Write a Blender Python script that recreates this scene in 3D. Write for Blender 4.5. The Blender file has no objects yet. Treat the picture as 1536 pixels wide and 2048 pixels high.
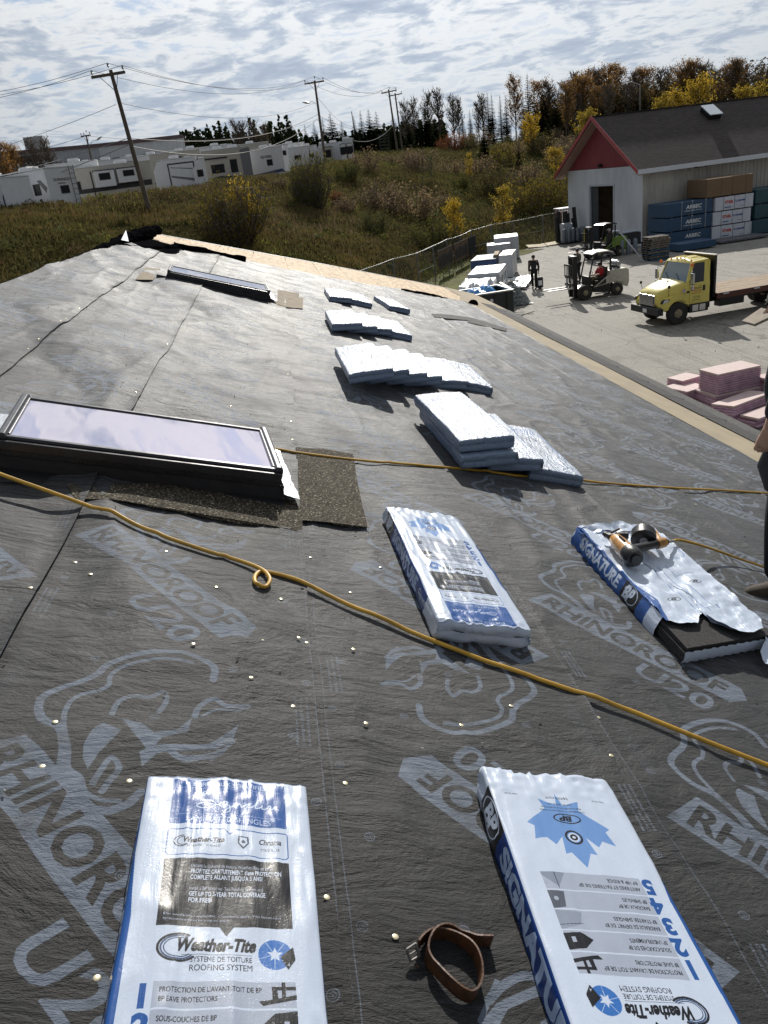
import bpy, bmesh, math, random
import numpy as np
from mathutils import Vector, Matrix
random.seed(7); RNG=np.random.default_rng(7)
SC=bpy.context.scene; COL=SC.collection
rad=math.radians
# ------------------------------------------------------------------ camera
F=1560.0
def unit(v): v=np.array(v,float); return v/np.linalg.norm(v)
NAD=unit([460,3637,F]); EAV=np.array([-238,-639,F],float); EAV=unit(EAV-NAD*(EAV@NAD)*1.0)
UPC=-NAD; RGT=unit(np.cross(EAV,UPC)); RGT=RGT if RGT[0]>0 else -RGT
CR=np.array([RGT,EAV,UPC])                      # world = CR @ camera(x right, y down, z forward)
cam_d=bpy.data.cameras.new('camera'); cam=bpy.data.objects.new('camera',cam_d); COL.objects.link(cam); SC.camera=cam
m=Matrix.Identity(4)
for i in range(3):
    m[i][0]=CR[i,0]; m[i][1]=-CR[i,1]; m[i][2]=-CR[i,2]
cam.matrix_world=m
cam_d.sensor_fit='VERTICAL'; cam_d.sensor_height=36; cam_d.lens=F/2048*36; cam_d.clip_start=.05; cam_d.clip_end=3000
# ------------------------------------------------------------------ sun and sky
SUN_EL=rad(30); SUN_AZ=rad(13)                   # azimuth clockwise from +Y
sd=Vector((math.cos(SUN_EL)*math.sin(SUN_AZ),math.cos(SUN_EL)*math.cos(SUN_AZ),math.sin(SUN_EL)))
sl=bpy.data.lights.new('sun','SUN'); sun=bpy.data.objects.new('sun',sl); COL.objects.link(sun)
sl.energy=4.9; sl.angle=rad(.5); sl.color=(1,.95,.87)
sun.rotation_euler=sd.to_track_quat('Z','Y').to_euler()
SC.view_settings.view_transform='Standard'; SC.view_settings.look='None'; SC.view_settings.gamma=1; SC.view_settings.exposure=0
try: SC.view_settings.use_curve_mapping=False
except Exception: pass
W=bpy.data.worlds.new('World'); SC.world=W; W.use_nodes=True
class NT:
    def __init__(s,tree): s.t=tree; s.n=tree.nodes; s.l=tree.links
    def new(s,ty,**kw):
        nd=s.n.new(ty)
        for k,v in kw.items():
            if k.startswith('i_'):
                nd.inputs[k[2:].replace('_',' ')].default_value=v
            else: setattr(nd,k,v)
        return nd
    def link(s,a,b): s.l.new(a,b)
    def math(s,op,a,b=None,c=None,clamp=False):
        nd=s.n.new('ShaderNodeMath'); nd.operation=op; nd.use_clamp=clamp
        for i,x in enumerate((a,b,c)):
            if x is None: continue
            if isinstance(x,(int,float)): nd.inputs[i].default_value=x
            else: s.l.new(x,nd.inputs[i])
        return nd.outputs[0]
    def mix(s,f,a,b,mode='MIX'):
        nd=s.n.new('ShaderNodeMix'); nd.data_type='RGBA'; nd.blend_type=mode
        for k,x in (('Factor',f),('A',a),('B',b)):
            so=[q for q in nd.inputs if q.name==k and q.enabled][0]
            if isinstance(x,(int,float)): so.default_value=x
            elif isinstance(x,(tuple,list)): so.default_value=(*x[:3],1)
            else: s.l.new(x,so)
        return [q for q in nd.outputs if q.enabled][0]
    def ramp(s,f,stops):
        nd=s.n.new('ShaderNodeValToRGB'); cr=nd.color_ramp
        while len(cr.elements)<len(stops): cr.elements.new(.5)
        for e,(p,c) in zip(cr.elements,stops):
            e.position=p; e.color=(*c,1) if len(c)==3 else c
        s.l.new(f,nd.inputs[0]); return nd.outputs[0]
    def noise(s,vec,scale,detail=4,rough=.55,dist=0.,dim='3D'):
        nd=s.n.new('ShaderNodeTexNoise'); nd.noise_dimensions=dim
        nd.inputs['Scale'].default_value=scale; nd.inputs['Detail'].default_value=detail; nd.inputs['Roughness'].default_value=rough; nd.inputs['Distortion'].default_value=dist
        if vec is not None: s.l.new(vec,nd.inputs['Vector'])
        return nd.outputs[0]
    def mapping(s,vec,scale=(1,1,1),rot=(0,0,0),loc=(0,0,0)):
        nd=s.n.new('ShaderNodeMapping'); nd.inputs['Scale'].default_value=scale; nd.inputs['Rotation'].default_value=rot; nd.inputs['Location'].default_value=loc
        s.l.new(vec,nd.inputs['Vector']); return nd.outputs[0]
w=NT(W.node_tree); w.n.clear()
sky=w.new('ShaderNodeTexSky',sky_type='NISHITA',sun_disc=False,sun_elevation=SUN_EL,sun_rotation=SUN_AZ,air_density=1.0,dust_density=1.5,ozone_density=1.2)
tc=w.new('ShaderNodeTexCoord'); sep=w.new('ShaderNodeSeparateXYZ'); w.link(tc.outputs['Generated'],sep.inputs[0])
zz=w.math('MAXIMUM',sep.outputs[2],0.0); zz2=w.math('ADD',zz,.11)
cx=w.math('DIVIDE',sep.outputs[0],zz2); cy=w.math('DIVIDE',sep.outputs[1],zz2)
cb=w.new('ShaderNodeCombineXYZ'); w.link(cx,cb.inputs[0]); w.link(cy,cb.inputs[1])
v=w.mapping(cb.outputs[0],scale=(1.15,1,1),rot=(0,0,rad(-25)))
n1=w.noise(v,3.3,6,.58,.5); n2=w.noise(v,.8,4,.55,.2); n3=w.noise(v,10.0,3,.6,.3)
dens=w.math('ADD',w.math('ADD',w.math('MULTIPLY',n1,.66),w.math('MULTIPLY',n2,.32)),w.math('MULTIPLY',n3,.20))
dot=w.new('ShaderNodeVectorMath',operation='DOT_PRODUCT'); w.link(tc.outputs['Generated'],dot.inputs[0]); dot.inputs[1].default_value=sd
ph=w.math('POWER',w.math('MAXIMUM',dot.outputs['Value'],0.0),3.0)
cov=w.ramp(dens,[(.46,(0,0,0)),(.57,(1,1,1))])
shade=w.ramp(dens,[(.46,(6.6,7.3,8.2)),(.53,(10.2,10.1,9.8)),(.58,(8.9,9.1,9.3)),(.65,(5.2,5.9,7.0)),(.74,(3.9,4.6,5.9))])
amt=w.math('ADD',.36,w.math('MULTIPLY',ph,.86))
cl=w.mix(1.0,shade,amt,'MULTIPLY')
gap=w.mix(1.0,(2.7,4.3,6.9),amt,'MULTIPLY')
gap=w.mix(.30,gap,sky.outputs[0])
sk=w.mix(cov,gap,cl)
hz=w.ramp(sep.outputs[2],[(0.0,(1,1,1)),(.10,(.55,.55,.55)),(.22,(0,0,0))])
hzc=w.mix(1.0,(5.2,6.0,6.9),amt,'MULTIPLY')
sk=w.mix(w.math('MULTIPLY',hz,.7),sk,hzc)
bg=w.new('ShaderNodeBackground'); bg.inputs[1].default_value=.10; w.link(sk,bg.inputs[0])
wo=w.new('ShaderNodeOutputWorld'); w.link(bg.outputs[0],wo.inputs[0])
# ------------------------------------------------------------------ place helpers (metres, eye at the origin, +Y along the eaves)
TH=rad(19.2); H=1.25; ZY=-6.4
S=np.array([math.cos(TH),0,-math.sin(TH)]); NR=np.array([math.sin(TH),0,math.cos(TH)]); YV=np.array([0,1.,0])
def RP(s,y,n=0.0): return S*s+YV*y+NR*(n-H)
def ray(px,py): return CR@np.array([px-768,py-1024,F])
def roofc(px,py,off=0.0):
    d=ray(px,py); P=d*(-(H-off)/(d@NR)); return float(P@S),float(P[1])
def gp(px,py,z=ZY):
    d=ray(px,py); P=d*(z/d[2]); return float(P[0]),float(P[1])
def at(px,py,dist):
    d=ray(px,py); return d*(dist/math.hypot(d[0],d[1]))
def roofmat(s,y,n=0.0,yaw=0.0,tiltx=0.0,tilty=0.0):
    B=Matrix(((S[0],0,NR[0],0),(S[1],1,NR[1],0),(S[2],0,NR[2],0),(0,0,0,1)))
    return Matrix.Translation(Vector(RP(s,y,n)))@B@Matrix.Rotation(yaw,4,'Z')@Matrix.Rotation(tilty,4,'Y')@Matrix.Rotation(tiltx,4,'X')
# ------------------------------------------------------------------ numpy noise
def _h(ix,iy,seed):
    n=(ix.astype(np.int64)*374761393+iy.astype(np.int64)*668265263+seed*982451653)&0x7fffffff
    n=((n^(n>>13))*1274126177)&0x7fffffff
    return ((n^(n>>16))&0xffff)/65535.0
def vn(x,y,seed=0):
    x=np.asarray(x,float); y=np.asarray(y,float)
    ix=np.floor(x).astype(np.int64); iy=np.floor(y).astype(np.int64); fx=x-ix; fy=y-iy
    u=fx*fx*fx*(fx*(fx*6-15)+10); v=fy*fy*fy*(fy*(fy*6-15)+10)
    return (_h(ix,iy,seed)*(1-u)*(1-v)+_h(ix+1,iy,seed)*u*(1-v)+_h(ix,iy+1,seed)*(1-u)*v+_h(ix+1,iy+1,seed)*u*v)*2-1
def fbm(x,y,seed=0,o=4,g=.5):
    a=1.;s=0.
    for i in range(o): s=s+a*vn(x*2**i,y*2**i,seed+i*17); a*=g
    return s
def ridge(x,y,seed=0): return 1-np.abs(vn(x,y,seed))*2
# ------------------------------------------------------------------ mesh builder
def tag(o,label=None,cat=None,group=None,kind=None):
    if label: o['label']=label
    if cat: o['category']=cat
    if group: o['group']=group
    if kind: o['kind']=kind
    return o
def empty(name,loc=(0,0,0),rz=0,label=None,cat=None,group=None,mat=None):
    o=bpy.data.objects.new(name,None); COL.objects.link(o); o.empty_display_size=.1
    if mat is not None: o.matrix_world=mat
    else: o.location=loc; o.rotation_euler=(0,0,rz)
    return tag(o,label,cat,group)
def mesh_from(verts,faces,name='m',smooth=False,uv=None):
    me=bpy.data.meshes.new(name); me.from_pydata([tuple(map(float,v)) for v in verts],[],[tuple(int(i) for i in f) for f in faces])
    if smooth: me.polygons.foreach_set('use_smooth',[True]*len(me.polygons))
    if uv is not None:
        l=me.uv_layers.new(name='UVMap'); vi=np.zeros(len(me.loops),int); me.loops.foreach_get('vertex_index',vi)
        l.data.foreach_set('uv',np.asarray(uv,float)[vi].ravel())
    me.update(); return me
def fast_mesh(V,Fc,name='m',smooth=False,uv=None,nv=4):
    V=np.asarray(V,np.float32); Fc=np.asarray(Fc,np.int32); me=bpy.data.meshes.new(name)
    me.vertices.add(len(V)); me.vertices.foreach_set('co',V.ravel())
    me.loops.add(Fc.size); me.loops.foreach_set('vertex_index',Fc.ravel())
    me.polygons.add(len(Fc)); me.polygons.foreach_set('loop_start',np.arange(0,Fc.size,nv,dtype=np.int32))
    try: me.polygons.foreach_set('loop_total',np.full(len(Fc),nv,dtype=np.int32))
    except Exception: pass
    if smooth: me.polygons.foreach_set('use_smooth',np.ones(len(Fc),bool))
    if uv is not None:
        l=me.uv_layers.new(name='UVMap'); l.data.foreach_set('uv',np.asarray(uv,np.float32)[Fc.ravel()].ravel())
    me.update(calc_edges=True); return me
def link(me,name,mt,parent=None,loc=None,label=None,cat=None,group=None,kind=None):
    o=bpy.data.objects.new(name,me); COL.objects.link(o)
    if mt is not None and not me.materials: me.materials.append(mt)
    if parent is not None: o.parent=parent
    if loc is not None: o.location=loc
    return tag(o,label,cat,group,kind)
class M:
    def __init__(s): s.v=[]; s.f=[]; s.sm=False
    def add(s,vs,fs):
        b=len(s.v); s.v+= [tuple(x) for x in vs]; s.f+=[tuple(b+i for i in f) for f in fs]; return s
    def box(s,x0,x1,y0,y1,z0,z1,mat=None,ch=0.0):
        vs=[(x0,y0,z0),(x1,y0,z0),(x1,y1,z0),(x0,y1,z0),(x0,y0,z1),(x1,y0,z1),(x1,y1,z1),(x0,y1,z1)]
        if ch>0:
            c=ch; vs=vs[:4]+[(x0,y0,z1-c),(x1,y0,z1-c),(x1,y1,z1-c),(x0,y1,z1-c),(x0+c,y0+c,z1),(x1-c,y0+c,z1),(x1-c,y1-c,z1),(x0+c,y1-c,z1)]
            fs=[(3,2,1,0)]+[(i,(i+1)%4,(i+1)%4+4,i+4) for i in range(4)]+[(i+4,(i+1)%4+4,(i+1)%4+8,i+8) for i in range(4)]+[(8,9,10,11)]
        else: fs=[(3,2,1,0),(4,5,6,7),(0,1,5,4),(1,2,6,5),(2,3,7,6),(3,0,4,7)]
        if mat is not None: vs=[tuple(mat@Vector(p)) for p in vs]
        return s.add(vs,fs)
    def prism(s,poly,a,b,axis='z',mat=None):      # poly 2-D, extruded a..b on axis
        n=len(poly)
        def P(p,t): return {'z':(p[0],p[1],t),'y':(p[0],t,p[1]),'x':(t,p[0],p[1])}[axis]
        vs=[P(p,a) for p in poly]+[P(p,b) for p in poly]
        fs=[tuple(range(n-1,-1,-1)),tuple(range(n,2*n))]+[(i,(i+1)%n,(i+1)%n+n,i+n) for i in range(n)]
        if mat is not None: vs=[tuple(mat@Vector(p)) for p in vs]
        return s.add(vs,fs)
    def tube(s,path,r,n=6,cap=True):
        path=[Vector(p) for p in path]; m_=len(path); rs=r if isinstance(r,(list,tuple)) else [r]*m_
        vs=[]; ref=None
        for i,p in enumerate(path):
            d=(path[min(i+1,m_-1)]-path[max(i-1,0)]).normalized()
            if ref is None: ref=Vector((0,0,1)) if abs(d.z)<.9 else Vector((1,0,0))
            a=d.cross(ref).normalized(); b=d.cross(a).normalized(); ref=-b if False else ref
            for k in range(n):
                t=2*math.pi*k/n; vs.append(tuple(p+a*(rs[i]*math.cos(t))+b*(rs[i]*math.sin(t))))
        fs=[(i*n+k,i*n+(k+1)%n,(i+1)*n+(k+1)%n,(i+1)*n+k) for i in range(m_-1) for k in range(n)]
        if cap: fs+=[tuple(range(n-1,-1,-1)),tuple((m_-1)*n+k for k in range(n))]
        return s.add(vs,fs)
    def cyl(s,p0,p1,r,n=16,r1=None): return s.tube([p0,p1],[r,r if r1 is None else r1],n)
    def lathe(s,prof,n=20,mat=None):               # prof (r,z)
        vs=[(r*math.cos(2*math.pi*k/n),r*math.sin(2*math.pi*k/n),z) for r,z in prof for k in range(n)]
        fs=[(i*n+k,i*n+(k+1)%n,(i+1)*n+(k+1)%n,(i+1)*n+k) for i in range(len(prof)-1) for k in range(n)]
        fs+=[tuple(range(n-1,-1,-1)),tuple((len(prof)-1)*n+k for k in range(n))]
        if mat is not None: vs=[tuple(mat@Vector(p)) for p in vs]
        return s.add(vs,fs)
    def build(s,name,mt,parent=None,world=False,bevel=0,smooth=False,xf=None,**kw):
        vs=s.v
        if xf is not None: vs=[tuple(xf@Vector(p)) for p in vs]
        if world and parent is not None:
            L=parent.location; vs=[(p[0]-L[0],p[1]-L[1],p[2]-L[2]) for p in vs]
        me=mesh_from(vs,s.f,name,smooth)
        bm=bmesh.new(); bm.from_mesh(me); bmesh.ops.recalc_face_normals(bm,faces=bm.faces)
        if bevel: bmesh.ops.bevel(bm,geom=[e for e in bm.edges if len(e.link_faces)==2 and e.calc_face_angle()>.6],offset=bevel,segments=2,affect='EDGES',profile=.6)
        bm.to_mesh(me); bm.free()
        if smooth:
            try: me.set_sharp_from_angle(angle=rad(40))
            except Exception: pass
        return link(me,name,mt,parent,**kw)
def copy_tree(o,loc=None,rz=None,scale=None,label=None):
    def cp(a,par):
        c=a.copy(); COL.objects.link(c); c.parent=par
        for ch in KIDS.get(a.name,[]): cp(ch,c)
        return c
    KIDS={}
    for q in bpy.data.objects:
        if q.parent: KIDS.setdefault(q.parent.name,[]).append(q)
    c=cp(o,None)
    if loc is not None: c.location=loc
    if rz is not None: c.rotation_euler[2]=rz
    if scale is not None: c.scale=(scale,)*3 if isinstance(scale,(int,float)) else scale
    if label: c['label']=label
    return c
# ------------------------------------------------------------------ materials
def mat(name,col,rough=.6,metal=0.,var=0.,vs=5.,bump=0.,bs=40.,spec=.5,col2=None,coat=0.,stretch=(1,1,1),obj=True,dirt=0.,trans=0.,dist=.01):
    mt=bpy.data.materials.new(name); mt.use_nodes=True; t=NT(mt.node_tree); bs_=t.n['Principled BSDF']
    bs_.inputs['Roughness'].default_value=rough; bs_.inputs['Metallic'].default_value=metal; bs_.inputs['Specular IOR Level'].default_value=spec
    if coat: bs_.inputs['Coat Weight'].default_value=coat; bs_.inputs['Coat Roughness'].default_value=.08
    if trans: bs_.inputs['Transmission Weight'].default_value=trans
    bs_.inputs['Base Color'].default_value=(*col,1)
    if var or bump or col2 or dirt:
        tc=t.new('ShaderNodeTexCoord'); vec=t.mapping(tc.outputs['Object'],scale=stretch)
        if var or col2 or dirt:
            c2=col2 or tuple(max(0,x*(1-var)) for x in col); c1=col if col2 else tuple(min(1,x*(1+var*.6)) for x in col)
            f=t.ramp(t.noise(vec,vs,6,.62,.3),[(.36,(0,0,0)),(.64,(1,1,1))]); c=t.mix(f,c1,c2)
            if dirt: 
                f2=t.ramp(t.noise(vec,vs*.31,5,.7),[(.46,(0,0,0)),(.7,(1,1,1))]); c=t.mix(t.math('MULTIPLY',f2,dirt),c,(.12,.10,.08))
            t.link(c,bs_.inputs['Base Color'])
            r=t.math('ADD',rough-.08,t.math('MULTIPLY',t.noise(vec,vs*2.3,3),.16)); t.link(r,bs_.inputs['Roughness'])
        if bump:
            b=t.new('ShaderNodeBump'); b.inputs['Strength'].default_value=bump; b.inputs['Distance'].default_value=dist
            t.link(t.noise(vec,bs,5,.6),b.inputs['Height']); t.link(b.outputs[0],bs_.inputs['Normal'])
    return mt
# ================================================================== LETTERING
_GC={}
def glyphs(s,bold=0.0,sp=1.0):
    k=(s,bold,sp)
    if k in _GC: return _GC[k]
    c=bpy.data.curves.new('t','FONT'); c.body=s; c.size=1; c.resolution_u=3; c.offset=bold; c.space_character=sp; c.fill_mode='FRONT' if hasattr(c,'fill_mode') else c.fill_mode
    o=bpy.data.objects.new('t',c); COL.objects.link(o); dg=bpy.context.evaluated_depsgraph_get(); me=bpy.data.meshes.new_from_object(o.evaluated_get(dg))
    V=np.array([v.co[:2] for v in me.vertices]); me.calc_loop_triangles(); T=np.array([t.vertices[:] for t in me.loop_triangles],int).reshape(-1,3)
    bpy.data.objects.remove(o); bpy.data.meshes.remove(me); bpy.data.curves.remove(c)
    if len(V): V=V-np.array([V[:,0].min(),0])
    _GC[k]=(V,T); return V,T
def text_xf(s,x,y,h,w=None,rot=0.,shear=0.,bold=.0,align='L'):
    """verts placed with cap height h at x,y; fitted to width w if given"""
    V,T=glyphs(s,bold)
    if not len(V): return V,T
    V=V.copy()*(h/.70); wd=V[:,0].max()
    if w: V[:,0]*=w/wd; wd=w
    V[:,0]+=V[:,1]*shear
    if align=='C': V[:,0]-=wd/2
    if align=='R': V[:,0]-=wd
    c,s_=math.cos(rot),math.sin(rot); V=V@np.array([[c,s_],[-s_,c]]); return V+np.array([x,y]),T
def text_obj(s,name,mt,parent,mat4,h,w=None,shear=0.,bold=.015,align='L',th=.004,**kw):
    V,T=text_xf(s,0,0,h,w,0,shear,bold,align); n=len(V)
    V3=[tuple(mat4@Vector((p[0],p[1],th))) for p in V]
    return link(mesh_from(V3,T,name),name,mt,parent,**kw)
class Canvas:
    def __init__(s,w,h,ppm,bg,ch=3): s.w=w; s.h=h; s.p=ppm; s.W=int(w*ppm); s.Hh=int(h*ppm); s.a=np.zeros((s.Hh,s.W,len(bg)),np.float32); s.a[:]=bg; s.wrap=False
    def tri(s,V,T,col,al=1.):
        if s.wrap:
            s.wrap=False
            for o in (-s.h,0,s.h): s.tri(np.asarray(V)+np.array([0,o]),T,col,al)
            s.wrap=True; return
        P=V*s.p; col=np.array(col,np.float32)
        for t in np.asarray(T,int).reshape(-1,3):
            p=P[t]; x0=max(0,int(p[:,0].min())); x1=min(s.W,int(p[:,0].max())+2); y0=max(0,int(p[:,1].min())); y1=min(s.Hh,int(p[:,1].max())+2)
            if x1<=x0 or y1<=y0: continue
            xs=np.arange(x0,x1)+.5; ys=(np.arange(y0,y1)+.5)[:,None]
            d=(p[1,1]-p[2,1])*(p[0,0]-p[2,0])+(p[2,0]-p[1,0])*(p[0,1]-p[2,1])
            if abs(d)<1e-9: continue
            a=((p[1,1]-p[2,1])*(xs-p[2,0])+(p[2,0]-p[1,0])*(ys-p[2,1]))/d; b=((p[2,1]-p[0,1])*(xs-p[2,0])+(p[0,0]-p[2,0])*(ys-p[2,1]))/d
            m=(a>=-.001)&(b>=-.001)&(a+b<=1.001); r=s.a[y0:y1,x0:x1]; r[m]=r[m]*(1-al)+col*al
    def rect(s,x0,y0,x1,y1,col,al=1.):
        r=s.a[max(0,int(y0*s.p)):max(0,int(y1*s.p)),max(0,int(x0*s.p)):max(0,int(x1*s.p))]; r[:]=r*(1-al)+np.array(col,np.float32)*al
    def poly(s,pts,col,al=1.):
        from mathutils.geometry import tessellate_polygon
        T=tessellate_polygon([[Vector((p[0],p[1],0)) for p in pts]]); s.tri(np.array(pts,float),np.array(T),col,al)
    def line(s,pts,w,col,al=1.):
        pts=np.array(pts,float)
        for a,b in zip(pts[:-1],pts[1:]):
            d=b-a; L=np.hypot(*d)
            if L<1e-9: continue
            n=np.array([-d[1],d[0]])/L*w/2; s.tri(np.array([a-n,b-n,b+n,a+n]),[(0,1,2),(0,2,3)],col,al); s.disc(b[0],b[1],w/2,col,al)
    def disc(s,x,y,r,col,al=1.,ry=None,n=20):
        ry=ry or r; V=[(x,y)]+[(x+r*math.cos(2*math.pi*k/n),y+ry*math.sin(2*math.pi*k/n)) for k in range(n)]; s.tri(np.array(V),[(0,k+1,(k+1)%n+1) for k in range(n)],col,al)
    def ring(s,x,y,r,w,col,ry=None,n=28,a0=0,a1=360):
        ry=ry or r; s.line([(x+r*math.cos(rad(a0+(a1-a0)*k/n)),y+ry*math.sin(rad(a0+(a1-a0)*k/n))) for k in range(n+1)],w,col)
    def text(s,tx,x,y,h,col,w=None,rot=0.,shear=0.,bold=0.,align='L'):
        V,T=text_xf(tx,x,y,h,w,rot,shear,bold,align)
        if len(V): s.tri(V,T,col)
    def image(s,name):
        im=bpy.data.images.new(name,s.W,s.Hh,float_buffer=False); im.colorspace_settings.name='sRGB'
        px=np.ones((s.Hh,s.W,4),np.float32); c=s.a if s.a.shape[2]>=3 else np.repeat(s.a[:,:,:1],3,2); px[:,:,:3]=c[:,:,:3]; im.pixels.foreach_set(px.ravel()); im.update(); im.pack(); return im
def smooth_curve(pts,n=6):
    P=[np.array(p,float) for p in pts]; out=[]
    for i in range(len(P)-1):
        a=P[max(i-1,0)];b=P[i];c=P[i+1];d=P[min(i+2,len(P)-1)]
        for k in range(n):
            t=k/n; out.append(.5*((2*b)+(-a+c)*t+(2*a-5*b+4*c-d)*t*t+(-a+3*b-3*c+d)*t**3))
    out.append(P[-1]); return out
# ================================================================== MATERIALS used widely
def proj(P):
    c=CR.T@np.array(P,float); return 768+F*c[0]/c[2],1024+F*c[1]/c[2]
WHT=mat('white paint',(.72,.74,.76),.35,var=.08,vs=3,dirt=.15)
BLK=mat('black rubber',(.018,.018,.02),.6,bump=.2,bs=60)
BLKM=mat('black steel',(.022,.022,.024),.38,metal=.3,var=.3,vs=8)
GLS=mat('dark glass',(.012,.015,.018),.06,spec=.8)
STEEL=mat('galvanised steel',(.42,.43,.44),.42,metal=.8,var=.2,vs=12)
ALU=mat('bright aluminium',(.75,.76,.78),.22,metal=1.,var=.1,vs=20,bump=.15,bs=30)
WOODP=mat('weathered pole wood',(.13,.105,.085),.85,var=.4,vs=6,bump=.5,bs=8,stretch=(4,4,.4))
# ================================================================== TERRAIN
XL=np.array([-90,-45,-25,-8,3,8.6,14.6,18.8,23.3,34,60,90,140]); YL=np.array([-30,6,17,30,40,48.2,59.4,63.3,65.5,69,74,77,80.])
def yline(x): return np.interp(x,XL,YL)
_cp=[]
for px,py,d in [(-350,440,58),(-150,425,60),(0,424,56),(106,417,56),(210,405,59),(317,388,64),(384,376,72),(500,360,79),(572,350,85),(650,340,91),(720,328,100),(797,313,138),(890,303,146),(1000,292,155),(1100,272,165),(1180,255,165),(1320,238,165),(1536,215,160),(1800,180,160)]: _cp.append(at(px,py,d))
for x,y in zip(XL,YL): _cp.append((x,y,ZY-.05))
for px,py,d in [(150,500,47),(500,395,70),(700,378,80),(850,350,105),(950,400,85),(1100,335,108),(-100,470,80)][:-1]: _cp.append(at(px,py,d))
for px,d,z in [(0,64,.45),(106,65,.5),(210,69,.5),(317,75,.8),(384,83,1.1),(500,91,1.1),(572,97,1.6),(650,108,2.2),(705,112,2.7),(-100,90,1.6),(150,95,1.8),(300,110,2.2),(500,130,3.0)]: p_=at(px,300,d); _cp.append((p_[0],p_[1],z))
for x,y,z in [(-200,120,4),(-120,220,5),(-40,230,3),(20,230,3),(70,240,3),(130,220,3),(200,150,3),(0,420,1),(-200,420,1),(250,400,1),(-150,0,-5),(200,60,-3),(-100,-120,-7),(120,-120,-7),(0,-160,-7)]: _cp.append((x,y,z))
_cp=np.array(_cp,float)
def _phi(r): return np.where(r>0,r*r*np.log(np.maximum(r,1e-6)),0)
_A=_phi(np.hypot(_cp[:,None,0]-_cp[None,:,0],_cp[:,None,1]-_cp[None,:,1]))+np.eye(len(_cp))*.5
_n=len(_cp); _P=np.c_[np.ones(_n),_cp[:,:2]]; _K=np.block([[_A,_P],[_P.T,np.zeros((3,3))]]); _w=np.linalg.solve(_K,np.r_[_cp[:,2],0,0,0])
def ter(x,y):
    x=np.atleast_1d(np.asarray(x,float)); y=np.atleast_1d(np.asarray(y,float)); z=np.zeros(x.shape)
    xf=x.ravel(); yf=y.ravel(); out=np.zeros(xf.shape)
    for a in range(0,len(xf),20000):
        xs=xf[a:a+20000]; ys=yf[a:a+20000]; out[a:a+20000]=_phi(np.hypot(xs[:,None]-_cp[:,0],ys[:,None]-_cp[:,1]))@_w[:_n]+_w[_n]+_w[_n+1]*xs+_w[_n+2]*ys
    r=np.hypot(xf,yf); k=np.clip((r-350)/250,0,1); out=out*(1-k)+6*k
    s=(yf-yline(xf))*.72; g=np.clip(s/5,0,1); g=g*g*(3-2*g)
    bumpy=(fbm(xf/9,yf/9,3,4)*.30+fbm(xf/2.2,yf/2.2,9,3)*.14)*np.clip(s/8,0,1)*np.clip((120-r)/40,.25,1)
    out=(ZY-.06)*(1-g)+out*g+bumpy
    return out.reshape(x.shape)
def tz(x,y): return float(ter([x],[y])[0])
az=np.r_[np.arange(-180,-40,4.),np.arange(-40,50,.45),np.arange(50,180,4.)]; az=np.radians(np.r_[az,180.])
dd=np.r_[0.5,6,14,np.geomspace(20,180,150),np.geomspace(190,1500,24)]
A_,D_=np.meshgrid(az,dd,indexing='ij'); X_=D_*np.sin(A_); Y_=D_*np.cos(A_); Z_=ter(X_,Y_)
na,nd_=A_.shape; idx=np.arange(na*nd_).reshape(na,nd_)
fc=np.stack([idx[:-1,:-1],idx[:-1,1:],idx[1:,1:],idx[1:,:-1]],-1).reshape(-1,4)[:,::-1]
def terrain_mat():
    mt=bpy.data.materials.new('hillside soil and grass'); mt.use_nodes=True; t=NT(mt.node_tree); b=t.n['Principled BSDF']; b.inputs['Roughness'].default_value=.95; b.inputs['Specular IOR Level'].default_value=0.
    g=t.new('ShaderNodeNewGeometry'); p=g.outputs['Position']
    a=t.ramp(t.noise(p,.09,6,.65,.4),[(.38,(.032,.036,.014)),(.5,(.055,.048,.022)),(.60,(.038,.028,.016)),(.72,(.070,.053,.028))])
    c=t.mix(t.ramp(t.noise(p,.9,5,.7),[(.35,(0,0,0)),(.7,(1,1,1))]),a,(.030,.034,.014)); c=t.mix(t.math('MULTIPLY',t.noise(p,7,3),.5),c,(.10,.085,.035))
    t.link(c,b.inputs['Base Color']); bu=t.new('ShaderNodeBump'); bu.inputs['Strength'].default_value=1; bu.inputs['Distance'].default_value=.25; t.link(t.noise(p,3,6,.7),bu.inputs['Height']); t.link(bu.outputs[0],b.inputs['Normal'])
    return mt
TM=terrain_mat()
link(fast_mesh(np.c_[X_.ravel(),Y_.ravel(),Z_.ravel()],fc,'terrain',True),'ground',TM,kind='structure')
def polar_sheet(name,mt,a0,a1,d0,d1,off,na=30,nd=30,edge=None):
    a=np.radians(np.linspace(a0,a1,na)); V=[]
    A,T=np.meshgrid(a,np.linspace(0,1,nd),indexing='ij')
    D=d0+(d1-d0)*T
    if edge: D=D+edge(A,T)
    X=D*np.sin(A); Y=D*np.cos(A); Z=ter(X,Y)+off; i=np.arange(na*nd).reshape(na,nd)
    f=np.stack([i[:-1,:-1],i[:-1,1:],i[1:,1:],i[1:,:-1]],-1).reshape(-1,4)[:,::-1]
    return link(fast_mesh(np.c_[X.ravel(),Y.ravel(),Z.ravel()],f,name,True),name,mt,kind='structure')
def azp(px): r=ray(px,380); return math.degrees(math.atan2(r[0],r[1]))
def pos(px,d): a=rad(azp(px)); x=d*math.sin(a); y=d*math.cos(a); return x,y,tz(x,y)
polar_sheet('mown lawn',mat('mown lawn grass',(.13,.17,.045),.95,var=.35,vs=.5,bump=.6,bs=6,spec=.1),azp(735),azp(905),126,152,.12,20,14)
polar_sheet('road',mat('distant gravel road',(.30,.29,.27),.95,var=.15,vs=.6),azp(690),azp(772),128,140,.16,20,8)
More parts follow.
